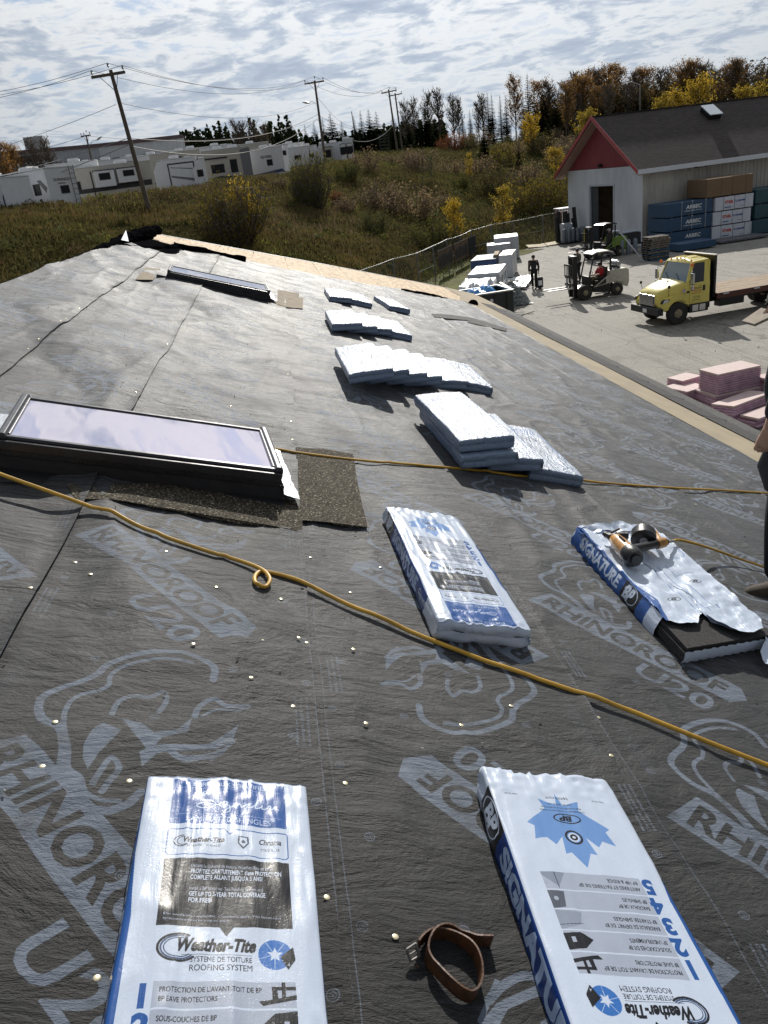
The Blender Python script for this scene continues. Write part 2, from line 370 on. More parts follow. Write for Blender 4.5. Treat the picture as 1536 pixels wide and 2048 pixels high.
polar_sheet('vehicle lot gravel',mat('pale lot gravel',(.24,.23,.21),.95,var=.2,vs=.5),azp(-120),azp(715),64,135,.05,50,20,edge=lambda A,T:(1-T)*np.interp(np.degrees(A),[-19,-7,-3,2,6],[0,6,14,30,46]))
# ------------------------------------------------------------------ yard
def yard_mat():
    mt=bpy.data.materials.new('worn yard asphalt'); mt.use_nodes=True; t=NT(mt.node_tree); b=t.n['Principled BSDF']; b.inputs['Roughness'].default_value=.85; b.inputs['Specular IOR Level'].default_value=.35
    g=t.new('ShaderNodeNewGeometry'); p=g.outputs['Position']
    c=t.ramp(t.noise(p,.16,7,.6,.6),[(.3,(.215,.200,.175)),(.5,(.285,.268,.235)),(.68,(.195,.185,.165))])
    tr=t.ramp(t.noise(t.mapping(p,scale=(.12,1.5,1),rot=(0,0,rad(-28))),1.0,4,.6,1.2),[(.42,(0,0,0)),(.5,(1,1,1)),(.58,(0,0,0))])
    c=t.mix(t.math('MULTIPLY',tr,.4),c,(.33,.315,.28))
    tr2=t.ramp(t.noise(t.mapping(p,scale=(.9,.07,1),rot=(0,0,rad(52))),1.4,4,.6,1.5),[(.46,(0,0,0)),(.5,(1,1,1)),(.54,(0,0,0))])
    c=t.mix(t.math('MULTIPLY',tr2,.5),c,(.12,.115,.105))
    st=t.ramp(t.noise(p,.55,4,.7),[(.6,(0,0,0)),(.72,(1,1,1))]); c=t.mix(t.math('MULTIPLY',st,.35),c,(.11,.105,.095))
    sp=t.ramp(t.noise(p,22,2,.5),[(.35,(.7,.7,.7)),(.7,(1.25,1.25,1.25))]); c=t.mix(1.0,c,sp,'MULTIPLY')
    ck=t.new('ShaderNodeTexVoronoi'); ck.feature='DISTANCE_TO_EDGE'; ck.inputs['Scale'].default_value=.16; nv=t.new('ShaderNodeVectorMath',operation='ADD'); nn=t.new('ShaderNodeTexNoise'); nn.inputs['Scale'].default_value=.7; nn.inputs['Detail'].default_value=5; t.link(p,nn.inputs['Vector']); sc_=t.new('ShaderNodeVectorMath',operation='SCALE'); sc_.inputs['Scale'].default_value=2.2; t.link(nn.outputs['Color'],sc_.inputs[0]); t.link(p,nv.inputs[0]); t.link(sc_.outputs[0],nv.inputs[1]); t.link(nv.outputs[0],ck.inputs['Vector']); cf=t.ramp(ck.outputs['Distance'],[(.0,(1,1,1)),(.012,(0,0,0))]); c=t.mix(t.math('MULTIPLY',cf,.55),c,(.06,.055,.05))
    t.link(c,b.inputs['Base Color']); bu=t.new('ShaderNodeBump'); bu.inputs['Strength'].default_value=.5; bu.inputs['Distance'].default_value=.02; t.link(t.noise(p,18,5,.7),bu.inputs['Height']); t.link(bu.outputs[0],b.inputs['Normal'])
    return mt
ym=M(); xs=[5.6,7.6,9.6,12.0,14.6,17.2,19.6,23.0,34,60,90]; yl=[float(yline(x))-w_ for x,w_ in zip(xs,[4.5,4.6,4.2,3.2,1.8,1.0,1.4,1.6,1.5,1.5,1.5])]
pts=[(x,y) for x,y in zip(xs,yl)]
top=[(x,y,ZY) for x,y in pts]; bot=[(x,-60,ZY) for x,y in pts]
ym.add(top+bot,[(i+len(top),i+1+len(top),i+1,i) for i in range(len(top)-1)])
ym.build('yard pavement',yard_mat(),kind='structure')
gv=polar_sheet('grass verge',mat('verge grass',(.12,.135,.03),.95,var=.5,vs=1.2,bump=.8,bs=5,spec=.1,col2=(.07,.06,.025)),8,19.5,40,62,.03,30,10,edge=lambda A,T:0*T)
# rebuild verge as a strip along the fence
bpy.data.objects.remove(gv)
vm=M(); 
for i in range(22):
    pass
xs2=np.linspace(3.5,18.5,30); L=[];R=[]
for x in xs2:
    y=float(yline(x)); L.append((x-.6,y+.5,ZY+.03)); R.append((x+1.7+.25*math.sin(x*2.2),y-2.6-.3*math.sin(x*3.1),ZY+.03))
vm.add(L+R,[(i,i+30,i+31,i+1) for i in range(29)]); VERGE=bpy.data.materials['verge grass']; vm.build('grass verge',VERGE,kind='structure')
# ================================================================== WAREHOUSE
Cx,Cy=gp(1284,492); WA=rad(5)
wh=empty('warehouse',(Cx,Cy,ZY),WA,'white warehouse with red gable and dark shingle roof beside the yard','building')
ROOFSH=bpy.data.materials.new('charcoal roof shingles'); ROOFSH.use_nodes=True
t=NT(ROOFSH.node_tree); b=t.n['Principled BSDF']; b.inputs['Roughness'].default_value=.9; b.inputs['Specular IOR Level'].default_value=.3
tcd=t.new('ShaderNodeTexCoord'); uvv=tcd.outputs['UV']
br=t.new('ShaderNodeTexBrick'); br.inputs['Scale'].default_value=1; br.inputs['Brick Width'].default_value=.32; br.inputs['Row Height'].default_value=.145; br.inputs['Mortar Size'].default_value=.012; br.inputs['Mortar Smooth'].default_value=.3; br.offset=.37; br.offset_frequency=2
br.inputs['Color1'].default_value=(.095,.078,.076,1); br.inputs['Color2'].default_value=(.042,.035,.036,1); br.inputs['Mortar'].default_value=(.010,.010,.010,1); t.link(uvv,br.inputs['Vector'])
c=t.mix(t.math('MULTIPLY',t.noise(uvv,60,2),.6),br.outputs['Color'],(.10,.085,.075)); c=t.mix(t.ramp(t.noise(uvv,.6,4),[(.4,(0,0,0)),(.8,(.6,.6,.6))]),c,(.075,.066,.062)); t.link(c,b.inputs['Base Color'])
bu=t.new('ShaderNodeBump'); bu.inputs['Strength'].default_value=1; bu.inputs['Distance'].default_value=.03; t.link(br.outputs['Fac'],bu.inputs['Height']); bu.invert=True; t.link(bu.outputs[0],b.inputs['Normal'])
CREAM=mat('cream ribbed siding',(.50,.48,.43),.5,var=.16,vs=1.2,dirt=.3,stretch=(1,1,.35)); WPAINT=mat('white painted boards',(.66,.70,.76),.55,var=.10,vs=.9,dirt=.22,stretch=(1,1,.4))
RED=mat('dark red siding',(.25,.040,.055),.5,var=.15,vs=2); REDT=mat('red rake trim',(.42,.06,.07),.45,var=.1,vs=3)
HE,HR,WW,LL=5.15,8.45,11.5,46.0
def rib_wall(m,p0,p1,z0,z1fn,pitch,depth,duty=.25,outn=(0,-1)):
    # corrugated sheet: vertical ribs from p0 to p1, height by function of distance
    L_=math.dist(p0,p1); n=max(1,int(L_/pitch)); dx=((p1[0]-p0[0])/L_,(p1[1]-p0[1])/L_); prof=[]
    for i in range(n):
        a=i*pitch*L_/(n*pitch)
        for q,dp in ((0,0),(1-duty,0),(1-duty+.06,1),(.94,1)): prof.append(((i+q)*L_/n,dp*depth))
    prof.append((L_,0)); V=[]
    for d,o in prof:
        x=p0[0]+dx[0]*d+outn[0]*o; y=p0[1]+dx[1]*d+outn[1]*o; V+= [(x,y,z0(d) if callable(z0) else z0),(x,y,z1fn(d) if callable(z1fn) else z1fn)]
    m.add(V,[(2*i,2*i+2,2*i+3,2*i+1) for i in range(len(prof)-1)])
m1=M(); rib_wall(m1,(0,0),(LL,0),0,HE,.30,.03); m1.build('long_wall',CREAM,wh)
d0,d1,dh=4.0,7.65,3.95
m1=M(); rib_wall(m1,(0,d0),(0,0),0,HE,.23,.008,outn=(-1,0)); rib_wall(m1,(0,WW),(0,d1),0,HE,.23,.008,outn=(-1,0)); rib_wall(m1,(0,d1),(0,d0),dh,HE,.23,.008,outn=(-1,0))
m1.build('gable_wall',WPAINT,wh)
m1=M(); gz=lambda d: HE+.03+(HR-HE)*(1-abs(WW/2-(WW-d))/(WW/2)); rib_wall(m1,(0,WW),(0,0),HE+.03,gz,.23,.02,outn=(-1,0)); m1.build('gable_siding',RED,wh)
m1=M(); m1.box(.05,LL,WW-.1,WW,0,HE); m1.box(LL-.1,LL,.05,WW-.1,0,HE); m1.build('rear_wall',WPAINT,wh)
oh,og=.75,.8
def roof_slope(sign):
    y0=-oh if sign<0 else WW+oh; ym_=WW/2; sl_=(HR-HE)/(WW/2); z0=HE-oh*sl_+.10; z1=HR+.10
    ln=math.hypot(ym_+oh,z1-z0); V=[(-og,y0,z0),(LL+og,y0,z0),(LL+og,ym_,z1),(-og,ym_,z1)]
    V2=[(x,y,z+.09) for x,y,z in V]; uv=[(0,0),(LL+2*og,0),(LL+2*og,ln),(0,ln)]*2
    me=mesh_from(V+V2,[(4,5,6,7),(3,2,1,0),(0,1,5,4),(1,2,6,5),(3,0,4,7)] if sign<0 else [(7,6,5,4),(0,1,2,3),(4,5,1,0),(5,6,2,1),(7,4,0,3)],'roof',False,uv); link(me,'roof_slope',ROOFSH,wh)
roof_slope(-1); roof_slope(1)
m1=M(); m1.box(-og,LL+og,WW/2-.14,WW/2+.14,HR+.20,HR+.235); m1.build('ridge_cap',mat('ridge shingle',(.05,.045,.045),.9,var=.3,vs=9),wh)
sl_=(HR-HE)/(WW/2); m1=M(); m1.box(-og,LL+og,-oh-.04,-oh-.002,HE-oh*sl_-.08,HE-oh*sl_+.20); m1.build('eave_fascia',mat('white fascia',(.66,.70,.76),.4,var=.05,vs=3),wh)
m1=M(); m1.box(-og,LL,-oh,-.035,HE-oh*sl_-.06,HE-oh*sl_-.03); m1.build('soffit',CREAM,wh)
for sgn in (-1,1):
    ye=-oh if sgn<0 else WW+oh; a=(ye,HE-oh*sl_-.02); bb=(WW/2,HR+.08)
    m1=M(); m1.prism([(a[0],a[1]-.02),(bb[0],bb[1]-.08),(bb[0],bb[1]+.19),(a[0],a[1]+.22)],-og-.045,-og-.003,axis='x'); m1.build('rake_trim',REDT,wh)
    m1=M(); m1.prism([(a[0],a[1]-.12),(bb[0],bb[1]-.2),(bb[0],bb[1]-.16),(a[0],a[1]-.05)],-og+.02,-.03,axis='x'); m1.build('rake_soffit',mat('tan soffit',(.36,.24,.20),.6),wh)
# door opening with dim interior
INT=mat('dim interior board',(.30,.22,.15),.9,var=.3,vs=3)
m1=M(); m1.box(.06,7,d1+1.2,d1+1.3,0,4.6); m1.box(.06,7,d0-1.6,d0-1.5,0,4.6); m1.box(7,7.1,d0-1.6,d1+1.3,0,4.6); m1.box(.06,7.1,d0-1.6,d1+1.3,4.6,4.7); m1.box(.06,7,d0-1.5,d1+1.2,.0,.02); m1.build('door_recess',INT,wh)
m1=M(); m1.box(-.05,.10,d0-.14,d0,0,dh+.14); m1.box(-.05,.10,d1,d1+.14,0,dh+.14); m1.box(-.05,.10,d0,d1,dh,dh+.14); m1.build('door_frame',mat('grey door trim',(.5,.54,.6),.5),wh)
m1=M(); m1.box(.12,.2,d1-1.05,d1-.05,.05,dh-.05); m1.build('sliding_door',mat('dark door leaf',(.05,.06,.07),.5,var=.3,vs=4),wh)
for k in range(5):
    m1=M(); m1.box(1.0+.3*k,1.06+.3*k,5.0+.35*k,5.18+.35*k,0,2.6+.3*(k%3),Matrix.Rotation(rad(-4+2*k),4,'X')); m1.build('board',mat('leaning board %d'%k,(.33-.03*k,.24-.02*k,.15),.8,var=.3,vs=3),wh)
# roof skylight on warehouse
def whl(px,py,fx,fy,fz): return None
def _rsk():
    best=None
    for sy_ in np.linspace(1,5.4,90):
        for sx_ in np.linspace(5,25,120):
            X=Cx+sx_*math.cos(WA)-sy_*math.sin(WA); Y=Cy+sx_*math.sin(WA)+sy_*math.cos(WA); p=proj((X,Y,ZY+HE+sy_*sl_+.5)); e=abs(p[0]-1420)+abs(p[1]-221)
            if best is None or e<best[0]: best=(e,sx_,sy_)
    return best[1:]
sx,sy=_rsk(); sz=HE+(sy)*sl_+.2
mm=Matrix.Translation((sx,sy,sz))@Matrix.Rotation(math.atan(sl_),4,'X')
m1=M(); m1.box(-.45,.45,-.65,.65,-.05,.34,mm); m1.build('skylight_curb',BLKM,wh)
m1=M(); m1.box(-.5,.5,-.7,.7,.345,.40,mm); m1.build('skylight_pane',mat('white acrylic skylight',(.78,.85,.92),.15,spec=.8),wh)
m1=M(); m1.box(-.30,-.05,5.6,5.85,HE+.10,HE+.32); m1.build('wall_light',BLKM,wh)
m1=M(); m1.box(-.04,-.02,1.9,2.0,HE+.75,HE+1.0); m1.build('wall_vent',WHT,wh)
m1=M(); m1.box(3.4,4.6,-.13,-.035,HE-.72,HE-.28); m1.build('floodlight_plate',CREAM,wh)
m1=M(); m1.box(3.7,4.4,-.45,-.13,HE-.60,HE-.32,ch=.06); m1.build('floodlight_housing',BLKM,wh)
m1=M(); m1.box(3.8,4.3,-.452,-.44,HE-.56,HE-.38); m1.build('floodlight_lens',mat('grey lens',(.5,.52,.5),.2),wh)
m1=M(); m1.box(4.6,5.2,-.02,-.045,.2,3.4); m1.build('dark_opening',BLKM,wh) if False else None
# ------------------------------------------------------------------ local placement by warehouse frame
def wl(px,ly,z=0):     # local x so that world point projects at px column
    lo,hi=-5.,40.
    for _ in range(50):
        mid=(lo+hi)/2; X=Cx+mid*math.cos(WA)-ly*math.sin(WA); Y=Cy+mid*math.sin(WA)+ly*math.cos(WA)
        if proj((X,Y,ZY+z))[0]<px: lo=mid
        else: hi=mid
    return lo
def wloc(lx,ly): return Cx+lx*math.cos(WA)-ly*math.sin(WA),Cy+lx*math.sin(WA)+ly*math.cos(WA)
def wz(px,py,ly):      # height above yard of image point on local plane y=ly
    lx=wl(px,ly); lo,hi=-2.,9.
    for _ in range(40):
        mid=(lo+hi)/2; X,Y=wloc(wl(px,ly,mid),ly)
        if proj((X,Y,ZY+mid))[1]>py: lo=mid
        else: hi=mid
    return lo
# ================================================================== OUR ROOF
def srgb(r,g,b): return (r/255,g/255,b/255)
bld=empty('roofed_building',(1.6,0,ZY),0,'building under the camera with black underlayment laid over its roof','building')
def addpart(m,name,mt,parent=bld,**kw): return m.build(name,mt,parent,world=True,**kw)
# ---- printed underlayment tile
def tile_canvas():
    TW,TL_=.90,1.16; c=Canvas(TW,TL_,1150,(0.,0.,0.)); g=(1,1,1); c.wrap=True
    def T(px,py): s,y=roofc(px/2,py/2+1240); return (s+.49+.04,(y-.86))      # traced in the first course
    def st(pts,w): c.line(smooth_curve([T(*p) for p in pts],5),w,g)
    # head emblem, loose brush strokes
    st([(150,400),(165,345),(230,310),(330,280),(390,250),(430,215),(520,190),(640,175),(740,180),(810,205),(850,240),(845,285)],.020)
    st([(380,330),(430,300),(440,260),(500,225),(640,205),(760,215)],.013)
    st([(150,400),(170,440),(235,480),(250,560),(245,640),(290,700),(300,760),(340,800),(420,815),(500,790),(555,740)],.022)
    st([(380,325),(300,350),(260,400),(250,470),(268,560),(268,640),(315,690),(335,745),(400,775),(470,775)],.013)
    st([(440,430),(470,370),(530,345),(590,350),(650,325),(660,360),(630,410)],.014)
    c.poly([T(*p) for p in [(330,540),(370,480),(410,462),(480,490),(430,540),(390,580),(345,650),(325,600)]],g)
    c.poly([T(*p) for p in [(480,440),(560,460),(610,500),(700,490),(760,440),(745,500),(640,525),(590,590),(560,545)]],g)
    c.poly([T(*p) for p in [(950,450),(925,520),(860,552),(740,570),(620,590),(560,640),(550,580),(600,560),(740,548),(830,535),(905,490)]],g)
    st([(650,560),(720,600),(820,585),(880,560)],.018); st([(770,440),(790,390),(850,360),(900,385),(985,380)],.016); st([(985,380),(940,400),(860,400),(800,430)],.008)
    st([(360,720),(400,650),(440,600),(470,640),(430,700),(400,740)],.014); st([(830,600),(880,560),(930,520)],.01)
    # banner
    a=np.array(T(100,495)); d=unit(np.array(T(560,1000))-a); L=1.02; up=np.array([-d[1],d[0]]); B=-up*.150
    if up[0]<0: up=-up; 
    up=np.array([-d[1],d[0]]); ang=math.atan2(d[1],d[0]); a=a-d*.03
    W_=.145; P=lambda u,v: a+d*u-up*(W_-v)
    c.poly([P(.0,.0),P(.03,W_),P(.80,W_),P(.84,W_*.5),P(.80,0)],g)
    V,Tt=text_xf('RHINOROOF',0,0,.088,.72,0,0,.03); V=V+np.array([.045,.028]); Vw=np.array([P(u,v) for u,v in V]); c.tri(Vw,Tt,(0,0,0))
    V,Tt=text_xf('U20',0,0,.10,.27,0,0,.02); V=V+np.array([.50,-.125]); Vw=np.array([P(u,v) for u,v in V]); c.tri(Vw,Tt,g)
    # edge lines, small print and nail targets
    for x in (.035,.865): 
        c.rect(x,0,x+.0028,TL_,g,.8)
        for k in range(58): c.rect(x+.012,k*.02,x+.0135,k*.02+.013,g,.6)
    for x,tx in ((.055,'savetodesk.com'),(.070,'Copyright 2020 Owens'),(.085,'Meets or exceeds')):
        c.text(tx,x+.009,.22,.009,g,rot=-math.pi/2,bold=.02,w=.16); c.text(tx,.9-x,.72,.008,g,rot=math.pi/2,bold=.01,w=.2)
    for k in range(5): c.text('Read all instructions and follow safe roofing practices at all times',.09+.007*k,1.10,.0035,g,rot=-math.pi/2,w=.34)
    for k in range(5):
        for x in ((.10,.46,.80) if k%2 else (.28,.64,.845)):
            y=.06+k*.232; c.ring(x,y,.011,.0022,g,n=16); c.ring(x,y,.006,.0016,g,n=12); c.rect(x-.002,y-.002,x+.002,y+.002,g)
    return c.image('underlayment_print')
UIM=tile_canvas()
def underlay_mat():
    mt=bpy.data.materials.new('black woven underlayment'); mt.use_nodes=True; t=NT(mt.node_tree); b=t.n['Principled BSDF']
    tc=t.new('ShaderNodeTexCoord'); uv=tc.outputs['UV']; ob=tc.outputs['Object']
    im=t.new('ShaderNodeTexImage'); im.image=UIM; im.extension='REPEAT'; t.link(t.mapping(uv,scale=(1/.90,1/1.16,1)),im.inputs[0])
    wear=t.ramp(t.noise(ob,9,6,.7),[(.34,(.45,.45,.45)),(.56,(1,1,1))]); pr=t.math('MULTIPLY',im.outputs[0],wear)
    scuff=t.ramp(t.noise(ob,2.2,6,.68,.6),[(.45,(0,0,0)),(.75,(1,1,1))])
    weave=t.noise(t.mapping(uv,scale=(260,900,1)),1,2,.6)
    base=t.mix(t.math('MULTIPLY',scuff,.5),(.005,.005,.0052),(.013,.013,.0132)); base=t.mix(t.math('MULTIPLY',weave,.35),base,(.022,.0218,.0215))
    c=t.mix(t.math('MULTIPLY',pr,.85),base,(.135,.165,.215)); t.link(c,b.inputs['Base Color'])
    rr=t.math('ADD',.52,t.math('MULTIPLY',scuff,.16)); rr=t.math('ADD',rr,t.math('MULTIPLY',pr,.12)); t.link(rr,b.inputs['Roughness']); b.inputs['Specular IOR Level'].default_value=.22; b.inputs['Sheen Weight'].default_value=.31; b.inputs['Sheen Roughness'].default_value=.40; b.inputs['Sheen Tint'].default_value=(.80,.85,.93,1)
    # fine creases running down the slope, plus crinkle and weave
    cr=t.noise(t.mapping(uv,scale=(15,80,1)),1,5,.7,1.0); cr2=t.noise(t.mapping(uv,scale=(16,34,1),rot=(0,0,.25)),1,5,.72,.9); fine=t.noise(t.mapping(uv,scale=(120,420,1)),1,3,.7)
    h=t.math('ADD',t.math('ADD',t.math('MULTIPLY',cr,.0022),t.math('MULTIPLY',cr2,.0060)),t.math('MULTIPLY',fine,.0016))
    cr3=t.noise(t.mapping(ob,scale=(1.5,3.6,1.5),rot=(0,0,.2)),1,6,.66,1.8); cr4=t.noise(t.mapping(ob,scale=(3.0,13,3.0),rot=(0,0,-.12)),1,4,.6,1.0); h=t.math('ADD',h,t.math('ADD',t.math('MULTIPLY',cr3,.022),t.math('MULTIPLY',cr4,.0065)))
    bu=t.new('ShaderNodeBump'); bu.inputs['Strength'].default_value=1.0; bu.inputs['Distance'].default_value=1.0; t.link(h,bu.inputs['Height']); t.link(bu.outputs[0],b.inputs['Normal'])
    return mt
UMAT=underlay_mat()
NAILS=[(107,1241),(193,1281),(311,1263),(383,1312),(522,1299),(595,1288),(611,1297),(498,1379),(584,1423),(83,1555),(256,1585),(690,1569),(648,1816),(193,1966),(787,1886),(730,1454),(705,1307),(922,1454),(150,1130),(330,1120),(430,1190),(760,1140),(620,1120),(700,1190),(560,1210),(1020,1420),(1195,1440),(1090,1560),(180,1160),(60,1190),(1275,1165),(1050,700),(1380,960),(1140,780)]
NS=[roofc(*p) for p in NAILS]
def hf(s,y):
    s=np.asarray(s,float); y=np.asarray(y,float)
    h=.0050*fbm(s*1.6,y*1.1,5,3)
    k=np.clip((-s+.45)/.9,0,1)                                  # looser cloth near the ridge
    h=h+k*.042*np.maximum(0,fbm(s*1.1+.5*y,y*.35-.2*s,11,3))+k*.030*np.maximum(0,ridge(s*1.2+.35*y+3,y*.30-.4*s,21))**2
    m_=np.clip(fbm(s*.5,y*.3,31,2)+.45,0,1)
    h=h+.0150*m_*np.maximum(0,ridge(s*2.6-.35*y,y*.9+s*.8,41)-.25)**1.5+.0085*np.maximum(0,ridge(s*5+.5*y,y*2.2-s*1.5,51)-.3)
    h=h+.0060*np.maximum(0,ridge(s*1.3+.2*y,y*6.5+s*1.5,61)-.1)*np.clip(fbm(s*.8,y*.5,63,2)+.55,0,1)
    for a,b_ in NS[:18]:
        d=np.hypot(s-a,y-b_); th=np.arctan2(y-b_,s-a); h=h+.0075*np.exp(-(d/.11)**1)*(np.maximum(0,np.cos(th*3+a*40))**2)-.003*np.exp(-(d/.025)**2)
    return h
EDG=[(-2.15,-2.15),(-1.18,-1.36),(-.47,-.555),(.325,.45),(1.20,1.27),(2.10,2.16),(2.98,3.02),(3.80,3.86),(4.49,4.53)]
def edge(k,y): 
    a,b_=EDG[k]; y=np.asarray(y,float); t_=np.clip((y-1)/8,-.3,1.6); return a+(b_-a)*t_+ (.006*np.sin(y*1.7+k*2)+.004*np.sin(y*4.1+k) if 0<k<8 else 0)
IN_S=[-2.15,-2.08,-.83,.3,1.38,3.01,4.62,4.75]; IN_Y=[14.9,14.95,15.5,15.35,15.6,16.5,16.98,17.1]
def yin(s): return np.interp(s,IN_S,IN_Y)
OUT_S=[-2.15,-2.1,1.48,4.8,5.7]; OUT_Y=[17.3,17.35,19.2,20.5,20.8]
def yout(s): return np.interp(s,OUT_S,OUT_Y)
for k in range(8):
    ns=34; tt=np.linspace(0,1,ns); ys=np.r_[np.arange(-2.4,.6,.06),np.arange(.6,5.5,.020),np.arange(5.5,9,.03),np.arange(9,15.2,.045)]; ny=len(ys)
    Yn=np.r_[ys,np.linspace(15.3,1,8)*0]; 
    S_,Y_=np.meshgrid(tt,ys,indexing='ij'); e0=edge(k,Y_); e1=edge(k+1,Y_)
    lo=e0-(.06 if k else 0); SS=lo+(e1-lo)*S_
    sc=(yin(SS[:,-1])-9)/(15.12-9); YY=np.where(Y_>9,9+(Y_-9)*sc[:,None],Y_)
    YY[:,-1]+=.03*vn(SS[:,-1]*6,SS[:,-1]*0,77+k)
    N_=.003+.012*S_+hf(SS,YY)
    curl=np.clip((S_-.965)/.035,0,1)*.006*np.clip(fbm(YY*.9,YY*0+k,60+k,2)*2,0,1); N_=N_+curl
    P=S*SS[...,None]+YV*YY[...,None]+NR*(N_[...,None]-H)-np.array(bld.location)
    i=np.arange(ns*ny).reshape(ns,ny); f=np.stack([i[:-1,:-1],i[1:,:-1],i[1:,1:],i[:-1,1:]],-1).reshape(-1,4)
    wdt=.90; U=np.where(k%2==0,SS-EDG[k][0]-(.0),EDG[k+1][0]-SS+.02); ph={0:.3,1:-.86,2:-.86,3:.35,4:1.52-.44,5:.9,6:.2,7:.7}[k]
    U=(SS+.49+.04) if k==2 else (EDG[k+1][0]+.03-SS if k%2 else SS-EDG[k][0]+.03)
    V_=(YY-.86) if k==2 else (-(YY)+.35+{1:.2,3:1.59-.35,5:3.96-.35,7:.7}[k] if k%2 else YY-{0:.3,4:.85,6:.4}[k])
    me=fast_mesh(P.reshape(-1,3),f,'underlay',True,np.stack([U.ravel(),V_.ravel()],-1)); link(me,'underlayment_sheet',UMAT,bld)
# sheet that folds over the ridge to the far slope
SL2=np.array([-math.cos(TH),0,-math.sin(TH)]); R0=S*-2.15
ys=np.arange(-2.4,15.1,.06); tt=np.array([0,.03,.08,.2,.5,1.2,2.2]); T2,Y2=np.meshgrid(tt,ys,indexing='ij')
lift=.035*np.maximum(0,np.sin(Y2*.55+1.2))*np.clip(1-T2/.5,0,1)*np.clip((Y2-6)/2,0,1)
nr2=np.array([-math.sin(TH),0,math.cos(TH)]); P=R0+YV*Y2[...,None]+SL2*T2[...,None]+(nr2*.006+NR*.004)+nr2*(lift+.004*fbm(Y2*2,T2*2,88,3))[...,None]-NR*H*1.0-np.array(bld.location)
i=np.arange(T2.size).reshape(T2.shape); f=np.stack([i[:-1,:-1],i[:-1,1:],i[1:,1:],i[1:,:-1]],-1).reshape(-1,4)
link(fast_mesh(P.reshape(-1,3),f,'ul',True,np.stack([T2.ravel(),Y2.ravel()],-1)),'underlayment_sheet',UMAT,bld)
# deck, walls
DECK=mat('deck core',(.40,.30,.19),.85,var=.2,vs=6)
def rp3(s,y,n): return tuple(RP(s,y,n))
m1=M(); top=[rp3(s,y,-.004) for s,y in [(-2.15,-2.6),(5.62,-2.6),(5.62,19.9),(-2.15,17.0)]]; bt=[rp3(s,y,-.03) for s,y in [(-2.15,-2.6),(5.62,-2.6),(5.62,19.9),(-2.15,17.0)]]
m1.add(top+bt,[(0,1,2,3),(7,6,5,4)]+[(i,i+4,(i+1)%4+4,(i+1)%4) for i in range(4)]); addpart(m1,'roof_deck',DECK)
rx,rz=RP(-2.15,0,-.004)[0],RP(-2.15,0,-.004)[2]; ez=RP(5.3,0,-.03)[2]; ex=RP(5.3,0,-.03)[0]; lx=2*rx-ex
m1=M(); m1.add([(rx,-2.6,rz),(rx,17,rz),(lx-.3,14.6,ez-.1),(lx-.3,-2.6,ez-.1)],[(0,1,2,3)]); addpart(m1,'roof_deck',DECK)
m1=M(); m1.prism([(lx,-2.4),(ex,-2.4),(ex,19.6),(rx,16.8),(lx,14.2)],ZY-.2,ez-.05); addpart(m1,'wall',CREAM)
m1=M(); m1.add([(lx,14.2,ez-.05),(ex,19.6,ez-.05),(rx,16.8,rz-.06)],[(0,1,2)]); m1.add([(lx,-2.4,ez-.05),(ex,-2.4,ez-.05),(rx,-2.4,rz-.06)],[(0,1,2)]); addpart(m1,'gable_wall',CREAM)
m1=M(); a=RP(5.625,0,-.002); 
m1.box(a[0],a[0]+.02,-2.6,19.9,a[2]-.16,a[2]-.006); addpart(m1,'eave_fascia',mat('dark fascia',(.05,.05,.05),.5))
# OSB panels along the far rake
def osb_mat():
    mt=bpy.data.materials.new('oriented strand board'); mt.use_nodes=True; t=NT(mt.node_tree); b=t.n['Principled BSDF']; b.inputs['Roughness'].default_value=.8
    tc=t.new('ShaderNodeTexCoord'); o=tc.outputs['Object']
    v=t.new('ShaderNodeTexVoronoi'); v.inputs['Scale'].default_value=22; t.link(t.mapping(o,scale=(1,.35,1)),v.inputs['Vector'])
    c=t.ramp(v.outputs['Color'],[(.15,(.26,.165,.085)),(.5,(.46,.32,.17)),(.85,(.62,.47,.28))]); c=t.mix(t.ramp(t.noise(o,1.2,4),[(.4,(0,0,0)),(.7,(.5,.5,.5))]),c,(.55,.43,.27)); t.link(c,b.inputs['Base Color']); return mt
OSB=osb_mat(); es=[-2.12,-1.55,-.75,-.05,.65,1.3,1.95,2.6,3.2,3.75,4.3,4.82]
for j,(a,b_) in enumerate(zip(es[:-1],es[1:])):
    g_=.006; q=[(a+g_,float(yin(a))-.3),(b_-g_,float(yin(b_))-.3),(b_-g_,float(yout(b_))),(a+g_,float(yout(a)))]
    nn=.0015*(j%2); m1=M(); m1.add([rp3(s,y,nn-.002) for s,y in q]+[rp3(s,y,nn-.014) for s,y in q],[(0,1,2,3),(7,6,5,4)]+[(i,i+4,(i+1)%4+4,(i+1)%4) for i in range(4)]); addpart(m1,'osb_panel',OSB)
m1=M()
for a,b_ in zip(OUT_S[1:-2],OUT_S[2:-1]):
    ya,yb=float(yout(a)),float(yout(b_)); m1.add([rp3(a,ya-.03,.004),rp3(b_,yb-.03,.004),rp3(b_,yb+.04,.004),rp3(a,ya+.04,.004),rp3(b_,yb+.04,-.10),rp3(a,ya+.04,-.10)],[(0,1,2,3),(3,2,4,5)])
addpart(m1,'drip_edge',ALU)
